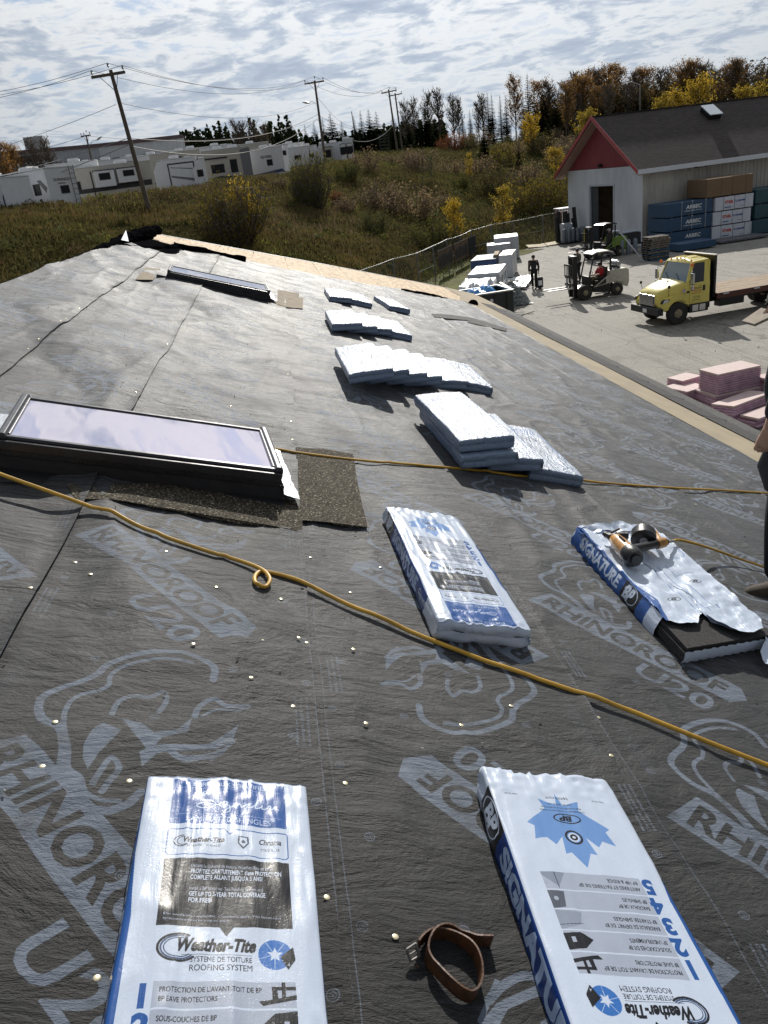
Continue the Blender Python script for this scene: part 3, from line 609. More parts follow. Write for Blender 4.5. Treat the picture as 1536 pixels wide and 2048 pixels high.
# sand-surfaced eave membrane, wrapping the far corner
SAND=mat('sand coloured eave membrane',(.33,.275,.185),.9,var=.12,vs=2.5,bump=.5,bs=160,dirt=.12,dist=.004)
ys=np.linspace(-2.5,17.0,70); m1=M(); V=[]
for y in ys: V+=[rp3(float(edge(8,y))-.15,y,.004+.0015*math.sin(y*2)),rp3(5.16,y,.006+.003*math.sin(y*1.3))]
m1.add(V,[(2*i,2*i+1,2*i+3,2*i+2) for i in range(69)])
ys=np.linspace(16.98,20.45,14); V=[]
for y in ys: sl0=4.42+(.40*min(1,(y-16.98)/1.6)); V+=[rp3(sl0,y,.006),rp3(5.2,y,.008),rp3(5.66,y,.004)]
m1.add(V,[(3*i,3*i+1,3*i+4,3*i+3) for i in range(13)]+[(3*i+1,3*i+2,3*i+5,3*i+4) for i in range(13)]); addpart(m1,'eave_membrane',SAND)
m1=M(); 
for y in np.arange(-2.4,17,.5): 
    e=float(edge(8,y)); e2=float(edge(8,y+.5)); m1.add([rp3(e-.004,y,.020),rp3(e2-.004,y+.5,.020),rp3(e2+.012,y+.5,.010),rp3(e+.012,y,.010)],[(0,3,2,1)])
addpart(m1,'white_edge_strip',mat('white selvage',(.70,.69,.66),.7,var=.3,vs=6))
SHG=mat('grey granule shingle',(.085,.083,.080),.92,var=.55,vs=45,bump=.8,bs=220,dist=.004); SHD=mat('dark granule shingle',(.040,.040,.042),.92,var=.5,vs=45,bump=.8,bs=220,dist=.004)
for row,(s0,s1,n0) in enumerate([(5.36,5.68,.006),(5.10,5.42,.012)]):
    y=-2.3+.4*row
    while y<17.3-(.6 if row==0 else 0):
        y1=y+.98; m1=M(); w0=0; a0=s0+random.uniform(-.006,.006); 
        if row==1:
            q=[]; n_=5
            pts=[(a0,y+.01),(a0,y1-.01)]+[(s1+(.0 if (i%2) else -.05)+random.uniform(-.01,.01),y1-.01-(i+.0)*.97/5) for i in range(6)]
            m1.prism([(p[0],p[1]) for p in pts][::1],0,1); V=[rp3(x,yy,n0+.004*zz_+.002*(x-s0)) for x,yy,zz_ in m1.v]; f=m1.f; m1=M(); m1.add(V,f)
        else:
            m1.prism([(a0,y+.004),(s1,y+.004),(s1,y1-.004),(a0,y1-.004)],0,1); V=[rp3(x,yy,n0+.004*zz_) for x,yy,zz_ in m1.v]; f=m1.f; m1=M(); m1.add(V,f)
        addpart(m1,'starter_shingle',SHD if row else SHG); y=y1
# nail caps
NC=mat('pale metal nail cap',(.75,.66,.45),.25,metal=.6)
cm=M(); cm.lathe([(.0068,0),(.0070,.0010),(.0058,.0018),(.002,.0021)],10); cme=mesh_from(cm.v,cm.f,'cap',True)
for q in range(60):
    k=RNG.integers(0,8); y=RNG.uniform(1.5,14); NS.append((float(edge(k+1,y))-.03-(.0 if q%3 else RNG.uniform(.1,.7)),y))
for a,b_ in NS:
    if -2<a<4.4:
        o=link(cme,'nail_cap',NC,bld); kk=max(i for i in range(8) if a>float(edge(i,b_))-.0 or i==0); tq=(a-float(edge(kk,b_)))/(float(edge(kk+1,b_))-float(edge(kk,b_)))
        mw=roofmat(a,b_,.003+.012*tq+float(hf(a,b_))+.0012); o.matrix_local=Matrix.Translation(-Vector(bld.location))@mw
# granule patches by the skylights
GRAN=bpy.data.materials.new('brown granule membrane'); GRAN.use_nodes=True; t=NT(GRAN.node_tree); b=t.n['Principled BSDF']; b.inputs['Roughness'].default_value=.9; b.inputs['Specular IOR Level'].default_value=.12; g=t.new('ShaderNodeNewGeometry')
vo=t.new('ShaderNodeTexVoronoi'); vo.inputs['Scale'].default_value=170; t.link(g.outputs['Position'],vo.inputs['Vector']); t.link(t.ramp(vo.outputs['Color'],[(.1,(.010,.009,.007)),(.5,(.055,.048,.036)),(.78,(.11,.094,.07)),(.96,(.40,.36,.28))]),b.inputs['Base Color'])
bu=t.new('ShaderNodeBump'); bu.inputs['Strength'].default_value=1; bu.inputs['Distance'].default_value=.002; t.link(vo.outputs['Distance'],bu.inputs['Height']); t.link(bu.outputs[0],b.inputs['Normal'])
TANG=mat('tan granule membrane',(.26,.21,.145),.9,var=.25,vs=12,bump=.6,bs=150,dist=.004)
def patch(name,pxs,mt,n0=.016,th=.003,amp=.002):
    P=[roofc(*p) for p in pxs]; m1=M(); n=len(P)
    V=[rp3(s,y,n0+amp*math.sin(i*2.1)+float(hf(s,y))) for i,(s,y) in enumerate(P)]; V2=[tuple(np.array(v)-NR*th) for v in V]
    m1.add(V+V2,[tuple(range(n-1,-1,-1)),tuple(range(n,2*n))]+[(i,(i+1)%n,(i+1)%n+n,i+n) for i in range(n)]); return addpart(m1,name,mt)
patch('granule_patch',[(590,902),(650,905),(705,915),(712,960),(722,1015),(733,1066),(690,1060),(650,1052),(600,1048),(595,980)],GRAN,.021)
patch('granule_patch',[(130,985),(300,985),(500,1000),(603,1010),(603,1074),(560,1064),(480,1056),(350,1040),(230,1025),(150,1017)],GRAN,.0165)
patch('granule_patch',[(555,583),(598,591),(597,597),(606,598),(605,621),(570,617),(555,612)],TANG,.02)
patch('granule_patch',[(270,563),(290,545),(320,546),(305,567)],TANG,.02)
patch('granule_patch',[(535,606),(560,606),(562,617),(540,612)],TANG,.015)
# loose granule strips
patch('scrap_strip',[(862,630),(900,633),(945,638),(942,644),(890,640),(868,637)],SHG,.024); patch('scrap_strip',[(935,642),(945,638),(1013,660),(1011,665),(960,653),(935,647)],SHG,.022)
# ================================================================== SKYLIGHTS
FRM=mat('dark bronze frame',(.045,.045,.05),.28,metal=.7,var=.15,vs=9,bump=.05,bs=30); SIDE=mat('black curb membrane',(.014,.014,.016),.55,bump=.4,bs=12,dist=.01)
GLASS=bpy.data.materials.new('coated skylight glass'); GLASS.use_nodes=True; b=GLASS.node_tree.nodes['Principled BSDF']; b.inputs['Base Color'].default_value=(.66,.61,.71,1); b.inputs['Metallic'].default_value=1
t=NT(GLASS.node_tree); tc_=t.new('ShaderNodeTexCoord'); ob_=tc_.outputs['Object']; bu=t.new('ShaderNodeBump'); bu.inputs['Strength'].default_value=.5; bu.inputs['Distance'].default_value=1.; t.link(t.math('MULTIPLY',t.noise(t.mapping(ob_,scale=(9,2,1)),.6,2),.006),bu.inputs['Height']); t.link(bu.outputs[0],b.inputs['Normal']); du=t.ramp(t.noise(ob_,30,5,.7),[(.45,(.03,.03,.03)),(.9,(.09,.09,.09))]); t.link(du,b.inputs['Roughness'])
FLA=mat('crinkled aluminium flashing',(.74,.75,.77),.25,metal=.9,var=.12,vs=9,bump=.9,bs=14,dist=.01)
def skylight(s,y,yaw,L,Wd,Ht,label):
    r=empty('roof_skylight',mat=roofmat(s,y,0.0,yaw),label=label,cat='skylight',group='skylights set into the black underlayment')
    m=M(); m.box(0.03,L-.03,.03,Wd-.03,-.01,Ht-.035); m.build('curb',SIDE,r)
    m=M(); fw=.034
    m.box(-.0,L,0,fw,Ht-.045,Ht,ch=.008); m.box(0,L,Wd-fw,Wd,Ht-.045,Ht,ch=.008); m.build('frame_rail',FRM,r)
    m=M(); m.box(-.004,fw,-.006,Wd+.006,Ht-.03,Ht+.012,ch=.01); m.box(fw-.01,fw+.006,fw,Wd-fw,Ht-.03,Ht+.004); m.build('frame_end',FRM,r,bevel=.003)
    m=M(); m.box(L-fw,L+.004,-.006,Wd+.006,Ht-.03,Ht+.012,ch=.01); m.box(L-fw-.006,L-fw+.01,fw,Wd-fw,Ht-.03,Ht+.004); m.build('frame_end',FRM,r,bevel=.003)
    m=M(); m.box(0,L,-.022,.004,Ht-.050,Ht-.012); m.box(-.0,L,-.012,.0,Ht-.075,Ht-.05); m.build('drip_lip',FRM,r,bevel=.003)
    m=M(); m.box(fw+.006,L-fw-.006,fw,Wd-fw,Ht-.02,Ht-.006); m.build('pane',GLASS,r)
    # black step flashing pieces in front, lapped
    x=-.12; k=0
    while x<L:
        x1=min(x+.17,L+.02); m=M(); z0=.014+.002*(k%2); fl=.085+.015*math.sin(k*2.3)
        m.add([(x,-.002-.002*(k%2),Ht-.07),(x1,-.002-.002*(k%2),Ht-.07),(x1,-.008,z0+.02),(x,-.006,z0+.022),(x1+.01,-fl,z0+.006),(x,-fl-.012,z0+.001)],[(0,1,2,3),(3,2,4,5)]); m.build('step_flashing',SIDE,r); x+=.145; k+=1
    for sx,dx in ((L+.001,1),(-.001,-1)):
        m=M(); n=9; V=[]
        for i in range(n):
            yy=-.03+(Wd+.06)*i/(n-1); j=.006*math.sin(i*3.1+dx); V+=[(sx+dx*.006,yy,Ht-.05),(sx+dx*(.014+j),yy,.062+j),(sx+dx*(.092+.004*math.sin(i*1.7)),yy+.01*math.sin(i),.046+abs(j))]
        m.add(V,[(3*i,3*i+1,3*i+4,3*i+3) for i in range(n-1)]+[(3*i+1,3*i+2,3*i+5,3*i+4) for i in range(n-1)]); m.build('end_flashing',FLA,r,smooth=True)
    return r
sk1=skylight(-.865,3.095,rad(6.6),1.125,.605,.165,'large near skylight with pinkish reflecting glass and black curb')
sk2=skylight(-.985,9.98,rad(3.5),1.23,.64,.15,'smaller far skylight with grey glass near the bare board strip')
m=M(); m.add([(-.18,-.05,.03),(.0,-.05,.04),(.02,.68,.05),(-.3,.72,.03)],[(0,1,2,3)]); m.build('end_flashing',FLA,sk2)
m=M(); m.add([(-.40,.25,.03),(-.0,.25,.034),(.0,.62,.05),(-.4,.62,.03)],[(0,1,2,3)]); m.build('end_flashing',mat('white flashing board',(.75,.72,.66),.6,var=.15,vs=5),sk1)
# ================================================================== BLACK MEMBRANE AT FAR CORNER
MEMB=mat('black rubber membrane',(.006,.006,.007),1.0,spec=0.)
def lump(name,path,mt,parent=None,**kw):
    m=M(); pts=[RP(s,y,n) for s,y,n,r in path]; m.tube(smooth_curve(pts,7),[float(np.interp(i/7,range(len(path)),[p_[3] for p_ in path])) for i in range(7*(len(path)-1)+1)],16); vv=np.array(m.v); c_=vv.reshape(-1,16,3).mean(1).repeat(16,0); nz_=1+.42*fbm(vv[:,1]*5+vv[:,0]*7,vv[:,2]*9+vv[:,0]*3,91,4); vv=c_+(vv-c_)*nz_[:,None]; m.v=[tuple(q_) for q_ in vv]; o=m.build(name,mt,parent,smooth=False,world=parent is not None,**kw); return o
q=empty('membrane_roll',tuple(RP(-1.9,13,0)),0,'crumpled black membrane heaped on the far roof corner by the ridge','membrane')
lump('rolled_flap',[(-2.16,11.8,.0,.03),(-2.12,12.8,.03,.07),(-2.06,13.8,.06,.10),(-2.0,14.8,.10,.11),(-1.92,15.6,.14,.10),(-1.85,16.1,.17,.07)],MEMB,q)
lump('folded_flap',[(-2.1,12.7,.01,.04),(-1.75,13.4,.02,.06),(-1.45,14.4,.02,.06),(-1.35,15.0,.02,.05)],MEMB,q)
m1=M(); m1.add([rp3(-2.14,12.7,.04),rp3(-1.25,13.7,.03),rp3(-1.20,15.1,.03),rp3(-1.9,15.2,.05)],[(0,1,2,3)]); addpart(m1,'flat_flap',MEMB,q)
m1=M(); m1.add([rp3(-2.03,13.5,.24),rp3(-1.90,13.0,.12),rp3(-2.01,13.0,.12)],[(0,1,2)]); addpart(m1,'silver_corner',ALU,q)
tag(lump('membrane_roll',[(-1.42,14.9,.05,.05),(-1.0,14.95,.055,.055),(-.6,14.9,.055,.055),(-.15,14.9,.05,.05)],MEMB),'long thin roll of black membrane lying along the bare boards','membrane')
tag(lump('membrane_roll',[(3.0,16.3,.02,.03),(3.35,16.45,.025,.035),(3.8,16.6,.02,.03),(4.1,16.8,.01,.02)],MEMB),'short ragged black membrane scrap on the far edge of the underlayment','membrane')
m=M(); m.lathe([(.10,-.06),(.115,.0),(.10,.05),(.06,.09),(.01,.10)],14,mat=roofmat(4.72,16.9,.0)); m.build('vent_cap',MEMB,smooth=True,label='small black rounded cap at the far eave corner of the roof',cat='vent cap')
# ================================================================== SHINGLE BUNDLES
BT=.082; BW=.335
def wrap_canvas(kind):
    TT=BT; c=Canvas(BW+2*TT,1.0,1500,srgb(222,228,236)); WH=srgb(226,232,240); BLU=srgb(38,92,160); DBL=srgb(24,62,128); BK=srgb(22,22,26); LB=srgb(120,160,210)
    X=lambda x: TT+x
    if kind=='blank':
        c.rect(X(.05),.80,X(.28),.93,srgb(120,160,215)); c.rect(X(.07),.60,X(.27),.72,srgb(165,175,190)); [c.rect(X(-BT),0,X(0),1,srgb(200,212,230)) for _ in (0,)]; [c.rect(X(-.08+.012*q_),.0,X(-.0775+.012*q_),1,srgb(120,140,170)) for q_ in range(6)]; [c.rect(X(BW+.008+.012*q_),.0,X(BW+.0105+.012*q_),1,srgb(120,140,170)) for q_ in range(6)]; c.rect(X(.07),.30,X(.27),.52,srgb(205,210,220)); c.rect(X(.30),.3,X(.335),.9,srgb(200,214,236)); return c.image('wrap_blank')
    if kind=='back':
        c.poly([(X(-.02),1),(X(-.02),.10),(X(.0),.12),(X(.035),.30),(X(.012),.45),(X(.008),1)],BLU)
        for (x,y) in ((.10,.86),(.24,.80),(.10,.30),(.25,.42)):
            c.ring(X(x),y,.024,.003,BK,ry=.013); c.text('BP',X(x)+.011,y+.009,.016,BK,rot=math.pi,bold=.04,shear=.25)
        for a in (.13,.165,.20): c.line([(X(a),.58),(X(a+.015),.18)],.0022,BLU)
        c.line(smooth_curve([(X(.18),.93),(X(.21),.80),(X(.24),.66),(X(.31),.64),(X(.33),.72)]),.004,srgb(120,150,200))
        c.text('bpcan.com',X(.28),.50,.012,srgb(90,110,150),rot=math.pi)
        L_=[(0,TT)]; 
        c.rect(0,.0,TT,.96,BLU); c.rect(0,.20,TT,.36,BK); c.rect(0,0,TT,.12,WH); c.text('SIGNATURE',.024,.86,.045,WH,rot=-math.pi/2,bold=.04,w=.46); c.text('BP',.02,.34,.05,WH,rot=-math.pi/2,bold=.05,shear=.25); c.ring(.045,.28,.032,.004,WH,ry=.06)
        return c.image('wrap_back')
    # side panels
    c.rect(0,.0,TT,1,BLU); c.rect(0,.84,TT,.985,BK); c.rect(0,0,TT,.28,WH); c.text('BP',.02,.955,.048,WH,rot=-math.pi/2,bold=.05,shear=.25); c.ring(.045,.915,.034,.004,WH,ry=.058)
    c.text('SIGNATURE',.022,.80,.048,WH,rot=-math.pi/2,bold=.05,w=.46); c.rect(TT-.022,.30,TT,1,BLU)
    x0=TT+BW; c.rect(x0,.20,x0+TT,.84,DBL); c.rect(x0,.055,x0+TT,.20,BK); c.text('BP',x0+TT-.02,.085,.048,WH,rot=math.pi/2,bold=.05,shear=.25); c.ring(x0+TT-.045,.125,.034,.004,WH,ry=.058)
    c.text('SIGNATURE',x0+TT-.016,.225,.052,srgb(190,208,232),rot=math.pi/2,bold=.05,w=.47)
    c.text('Signature',x0+TT-.03,.73,.028,WH,rot=math.pi/2,bold=.01,shear=.3)
    c.poly([(X(0),.80),(X(.012),.66),(X(.013),.36),(X(.004),.30),(X(0),.30)],BLU)
    # signature panel
    p0,p1=X(.055),X(.285)
    c.rect(p0,.872,p1,.996,BLU); c.text('BARDEAUX STRATIFIES',X(.17),.977,.012,WH,w=.15,align='C'); c.line([(X(.065),.971),(X(.275),.971)],.001,WH)
    # flowing script word
    sc=[(.110,.955),(.135,.968),(.128,.957),(.108,.948),(.112,.938),(.134,.934),(.142,.922),(.120,.914),(.104,.920),(.116,.928),(.145,.924),(.152,.932),(.150,.922),(.158,.921),(.166,.931),(.158,.932),(.158,.924),(.168,.924),(.170,.908),(.158,.902),(.166,.914),(.180,.926),(.184,.934),(.182,.922),(.190,.932),(.194,.922),(.203,.930),(.212,.932),(.204,.924),(.214,.922),(.222,.932),(.228,.945),(.222,.922),(.232,.924),(.236,.932),(.236,.922),(.246,.924),(.250,.932),(.254,.930),(.252,.922),(.262,.926),(.266,.932),(.260,.928),(.270,.922)]
    c.line(smooth_curve([(X(x),y) for x,y in sc],3),.0026,WH); c.text('LAMINATED SHINGLES',X(.17),.878,.0135,WH,w=.165,align='C'); c.line([(X(.065),.897),(X(.275),.897)],.0012,WH)
    # rounded box
    bx=[(p0+.004,.858),(X(.160),.858),(X(.172),.846),(X(.184),.858),(p1-.004,.858),(p1,.854),(p1,.800),(p1-.004,.795),(p0+.004,.795),(p0,.800),(p0,.854),(p0+.004,.858)]; c.line(bx,.0022,BLU)
    c.ring(X(.083),.828,.015,.0018,BK,a0=80,a1=300,ry=.013); c.ring(X(.086),.828,.012,.0014,BK,a0=80,a1=300,ry=.010); c.text('Weather-Tite',X(.083),.824,.0125,BK,w=.078,shear=.2,bold=.03); c.text('TECHNOLOGIE / TECHNOLOGY',X(.09),.814,.0045,BK,w=.065)
    c.poly([(X(.188),.842),(X(.208),.842),(X(.209),.826),(X(.198),.810),(X(.187),.826)],srgb(70,80,95)); c.poly([(X(.191),.839),(X(.205),.839),(X(.206),.826),(X(.198),.815),(X(.190),.826)],WH); c.disc(X(.198),.828,.004,srgb(80,90,105)); c.text('Chroma',X(.228),.828,.013,BK,w=.044,shear=.2,bold=.02); c.text('COLOUR LAB',X(.232),.812,.006,BK,w=.036)
    # black panel (code squares omitted)
    c.poly([(p0,.786),(p1,.786),(p1,.640),(X(.184),.640),(X(.172),.622),(X(.160),.640),(p0,.640)],BK); 
    for i,(tx,h,w_) in enumerate([('Utilisez le systeme de toiture Weather-Tite de BP et',.0075,.15),('PROFITEZ GRATUITEMENT d\'une PROTECTION',.0095,.165),('COMPLETE ALLANT JUSQU\'A 5 ANS!',.0095,.13),('Install a BP Weather-Tite Roofing System and',.0075,.13),('GET UP TO 5-YEAR TOTAL COVERAGE',.0095,.135),('FOR FREE!',.0095,.04)]):
        c.text(tx,X(.104),[.765,.752,.739,.716,.703,.690][i],h,WH,w=w_,bold=.03 if h>.008 else 0)
    c.text('Des conditions s\'appliquent. Conditions apply. Visit bpcan.com',X(.065),.660,.0045,WH,w=.20); c.text('bpcan.com/warranties for complete details',X(.065),.651,.0045,WH,w=.11)
    # weather-tite
    for r_,w_ in ((.034,.004),(.029,.003),(.024,.002)): c.ring(X(.095),.600,r_,w_,BK if w_>.003 else srgb(70,90,120),ry=r_*.72,a0=60,a1=315)
    c.text('Weather-Tite',X(.088),.594,.023,BK,w=.132,shear=.22,bold=.045); c.line([(X(.10),.587),(X(.215),.587)],.0012,BK); c.text('SYSTEME DE TOITURE',X(.115),.574,.0095,BK,w=.10); c.text('ROOFING SYSTEM',X(.115),.559,.0105,BK,w=.10)
    c.disc(X(.253),.590,.028,srgb(60,120,190)); 
    for k in range(5): a=rad(90+72*k); c.line([(X(.253),.590),(X(.253)+.028*math.cos(a+.6),.590+.028*math.sin(a+.6))],.001,WH)
    st=[(X(.253)+(.014 if k%2==0 else .006)*math.cos(rad(90+36*k)),.590+(.014 if k%2==0 else .006)*math.sin(rad(90+36*k))) for k in range(10)]; c.poly(st,WH)
    c.poly([(X(.262),.586),(X(.284),.604),(X(.287),.580),(X(.274),.562)],BK); c.text('4',X(.273),.568,.007,WH)
    # rows 1..5
    rows=[('PROTECTION DE L\'AVANT-TOIT DE BP','BP EAVE PROTECTORS'),('SOUS-COUCHES DE BP','BP UNDERLAYMENTS'),('BARDEAUX DE DEPART DE BP','BP STARTER SHINGLES'),('BARDEAUX DE BP','BP SHINGLES'),('ARETIERES ET FAITIERES DE BP','BP HIP & RIDGE')]
    for i,(a,b_) in enumerate(rows):
        y1=.540-.047*i; y0=y1-.044; g_=srgb(186,190,198); c.rect(X(.062),y0,X(.285),y1,g_); c.text(str(i+1),X(.036 if i else .042),y0+.004,.036,BLU,bold=.05)
        c.text(a,X(.072),y1-.018,.0085,BK,w=.0058*len(a)*.85,bold=.01); c.text(b_,X(.072),y0+.010,.0085,BK,w=.0058*len(b_)*.85,bold=.01); G2=srgb(95,98,106)
        if i==0: c.poly([(X(.225),y0+.012),(X(.232),y0+.004),(X(.285),y0+.014),(X(.285),y0+.022),(X(.256),y0+.016),(X(.254),y1-.008),(X(.246),y1-.008),(X(.247),y0+.014)],BK); c.rect(X(.262),y0+.012,X(.268),y1,BK); c.rect(X(.246),y1-.014,X(.285),y1-.008,BK)
        if i==1: c.poly([(X(.228),y0+.018),(X(.250),y1-.006),(X(.285),y1-.002),(X(.285),y0+.006),(X(.250),y0+.003)],BK); c.rect(X(.264),y0+.014,X(.272),y0+.026,g_)
        if i==2: c.poly([(X(.230),y0+.004),(X(.242),y1-.010),(X(.285),y1),(X(.285),y0)],srgb(160,165,174)); c.line([(X(.236),y0+.03),(X(.285),y0+.034)],.001,BK)
        if i==3: c.poly([(X(.250),y0+.002),(X(.258),y1-.004),(X(.285),y1),(X(.285),y0)],G2); c.disc(X(.272),y0+.020,.005,g_)
        if i==4: c.poly([(X(.232),y0),(X(.256),y1-.006),(X(.285),y0+.008),(X(.285),y0)],srgb(150,156,166)); c.line([(X(.256),y0),(X(.256),y1-.004)],.0012,BK)
    # leaf
    lf=[(0,-.02),(.008,-.06),(.05,-.045),(.042,-.075),(.10,-.125),(.086,-.135),(.096,-.175),(.066,-.165),(.05,-.185),(.028,-.160),(.036,-.21),(.022,-.205),(0,-.245)]
    cxl,cyl=X(.172),.300; pts=[(cxl+x,cyl+y*-1-.30+.045) for x,y in lf]; pts+=[(2*cxl-x,y) for x,y in pts[::-1][1:-1]]; c.poly(pts,LB)
    c.ring(cxl,.205,.018,.005,BK); c.disc(cxl,.205,.013,WH); c.disc(cxl,.205,.009,BK); c.disc(cxl,.205,.004,WH)
    c.ring(cxl-.004,.148,.032,.0032,BK,ry=.014); c.text('BP',cxl-.016,.140,.016,BK,w=.03,shear=.22,bold=.05); c.text('LA CIE MATERIAUX DE CONSTRUCTION BP CANADA',cxl,.122,.005,BK,w=.11,align='C'); c.text('BUILDING PRODUCTS OF CANADA CORP.',cxl,.112,.005,BK,w=.10,align='C'); c.text('DEPUIS / SINCE 1905',cxl,.100,.0055,BK,w=.06,align='C'); c.text('bpcan.com',cxl,.078,.010,BK,w=.055,align='C'); c.text('Helix Grade',X(.05),.078,.005,BK,w=.03); c.text('Helix Grade',X(.27),.078,.005,BK,w=.03)
    return c.image('wrap_print')
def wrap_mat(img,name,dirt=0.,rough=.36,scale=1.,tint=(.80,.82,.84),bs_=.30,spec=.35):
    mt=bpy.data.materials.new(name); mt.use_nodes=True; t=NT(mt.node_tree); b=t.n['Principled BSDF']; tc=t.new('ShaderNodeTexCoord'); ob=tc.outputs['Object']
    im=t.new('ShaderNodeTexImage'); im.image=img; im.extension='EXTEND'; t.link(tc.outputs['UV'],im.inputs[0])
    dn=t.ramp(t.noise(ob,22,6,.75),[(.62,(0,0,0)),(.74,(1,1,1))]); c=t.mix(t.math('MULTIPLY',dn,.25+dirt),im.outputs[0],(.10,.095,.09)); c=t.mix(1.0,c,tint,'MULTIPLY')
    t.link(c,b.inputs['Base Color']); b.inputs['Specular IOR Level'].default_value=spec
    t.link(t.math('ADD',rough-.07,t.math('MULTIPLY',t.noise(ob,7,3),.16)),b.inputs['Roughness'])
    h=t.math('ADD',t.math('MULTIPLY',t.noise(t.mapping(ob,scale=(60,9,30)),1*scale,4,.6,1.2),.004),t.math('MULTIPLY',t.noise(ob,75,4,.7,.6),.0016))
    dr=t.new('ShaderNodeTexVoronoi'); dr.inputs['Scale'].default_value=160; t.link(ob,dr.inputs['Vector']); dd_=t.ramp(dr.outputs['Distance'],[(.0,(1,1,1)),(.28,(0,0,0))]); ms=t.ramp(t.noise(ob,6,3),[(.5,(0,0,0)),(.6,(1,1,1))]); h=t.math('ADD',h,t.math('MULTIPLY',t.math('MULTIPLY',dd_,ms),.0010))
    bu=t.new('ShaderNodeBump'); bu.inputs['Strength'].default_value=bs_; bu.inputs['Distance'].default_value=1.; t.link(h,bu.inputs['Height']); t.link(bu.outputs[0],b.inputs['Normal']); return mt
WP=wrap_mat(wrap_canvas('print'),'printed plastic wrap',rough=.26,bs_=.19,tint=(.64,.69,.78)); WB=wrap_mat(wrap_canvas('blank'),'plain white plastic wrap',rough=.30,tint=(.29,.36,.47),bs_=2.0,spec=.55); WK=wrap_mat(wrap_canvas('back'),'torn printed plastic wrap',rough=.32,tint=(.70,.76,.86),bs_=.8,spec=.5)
def bundle_mesh(seed,L=1.0,Wd=BW,T=BT,crump=1.0,ends=1.0,nx=44,nz=9,ny=120,cut=None):
    # closed wrapped pack: x across, y along, z up
    r=.006; rs=np.random.default_rng(seed)
    def side(n): return np.linspace(0,1,n,endpoint=False)
    xs=[];zs=[];us=[]
    for q in side(nz): xs.append(0);zs.append(q*T);us.append(q*T)
    for q in side(nx): xs.append(q*Wd);zs.append(T);us.append(T+q*Wd)
    for q in side(nz): xs.append(Wd);zs.append(T-q*T);us.append(T+Wd+q*T)
    for q in side(12): xs.append(Wd-q*Wd);zs.append(0);us.append(2*T+Wd)
    xs=np.array(xs,float);zs=np.array(zs,float);us=np.array(us)
    for X0,Z0 in ((0,0),(0,T),(Wd,T),(Wd,0)):     # round corners
        cx_=r if X0==0 else Wd-r; cz_=r if Z0==0 else T-r
        m_=((xs<=r)if X0==0 else (xs>=Wd-r))&((zs<=r) if Z0==0 else (zs>=T-r)); dx=xs-cx_;dz=zs-cz_; d=np.maximum(np.hypot(dx,dz),1e-6); k=np.minimum(1,r/d); xs=np.where(m_,cx_+dx*k,xs); zs=np.where(m_,cz_+dz*k,zs)
    ys=np.linspace(0,1,ny); ys=ys*L; n=len(xs)
    Xg,Yg=np.meshgrid(xs,ys,indexing='ij'); Zg,_=np.meshgrid(zs,ys,indexing='ij'); Ug,_=np.meshgrid(us,ys,indexing='ij')
    top=np.clip((Zg-T*.6)/(T*.35),0,1); e=np.minimum(Yg,L-Yg); endk=np.exp(-e/.05)
    w=crump*(.0035*np.maximum(0,ridge(Xg*22+.8*Yg+seed,Yg*2.2-Xg*3,seed))**1.3+.0022*np.maximum(0,ridge(Xg*45-Yg*3,Yg*6+Xg*8,seed+5))+.0028*fbm(Xg*6,Yg*3,seed+9,3))
    w+=ends*endk*(.006*np.maximum(0,ridge(Xg*40+seed,Yg*9,seed+2))+.004*vn(Xg*60,Yg*60,seed+3))
    Zg=Zg+top*(w-.003)-top*.004*(np.abs(Xg-Wd/2)/(Wd/2))**4 - endk*top*.006*ends
    sidek=np.where(us<T,-1,np.where((us>T+Wd),1,0))[:,None]*(1-top)*(Zg>.001); Xg=Xg+sidek*(.0035*np.maximum(0,ridge(Zg*70,Yg*3,seed+7))+.0025*fbm(Yg*8,Zg*25,seed+8,3)+.006*endk*vn(Yg*30,Zg*60,seed+12)*ends)
    Yg=Yg+.006*endk*ends*vn(Xg*25+seed,Zg*45,seed+4)*np.where(Yg<L/2,-1,1)*1.2
    if cut: Xg=Xg+cut*np.clip(Yg/L,0,1)
    V=[np.stack([Xg,Yg,Zg],-1).reshape(-1,3)]; UV=[np.stack([Ug/(Wd+2*T),Yg/L],-1).reshape(-1,2)]
    idx=np.arange(n*ny).reshape(n,ny); f=[]
    nx_=np.roll(idx,-1,0); f.append(np.stack([idx[:,:-1],idx[:,1:],nx_[:,1:],nx_[:,:-1]],-1).reshape(-1,4)); base=n*ny
    for endi,sg in ((0,-1),(ny-1,1)):            # gathered ends
        ring0=idx[:,endi]; P0=V[0][ring0]; prev=ring0; 
        for q,(k,o) in enumerate(((.93,.006),(.6,.010),(.25,.007),(.0,.004))):
            Q=P0.copy(); Q[:,2]=T*.5+(P0[:,2]-T*.5)*k; Q[:,0]=Wd/2+(P0[:,0]-Wd/2)*(.995 if q<3 else .99); Q[:,1]+=sg*(o+.005*ends*vn(P0[:,0]*28+q*.7,P0[:,2]*30+q,seed+20+q)+.003*ends*ridge(Q[:,2]*90+Q[:,0]*4,Q[:,0]*5,seed+31))
            V.append(Q); UV.append(np.stack([np.full(n,.5),np.full(n,.012 if sg<0 else .012)],-1)); cur=base+np.arange(n); base+=n
            a=prev;b_=cur; qd=np.stack([a,np.roll(a,-1),np.roll(b_,-1),b_],-1) if sg<0 else np.stack([b_,np.roll(b_,-1),np.roll(a,-1),a],-1); f.append(qd[:,::-1] if sg<0 else qd[:,::-1]); prev=cur
    V=np.concatenate(V);UV=np.concatenate(UV); F_=np.concatenate(f)
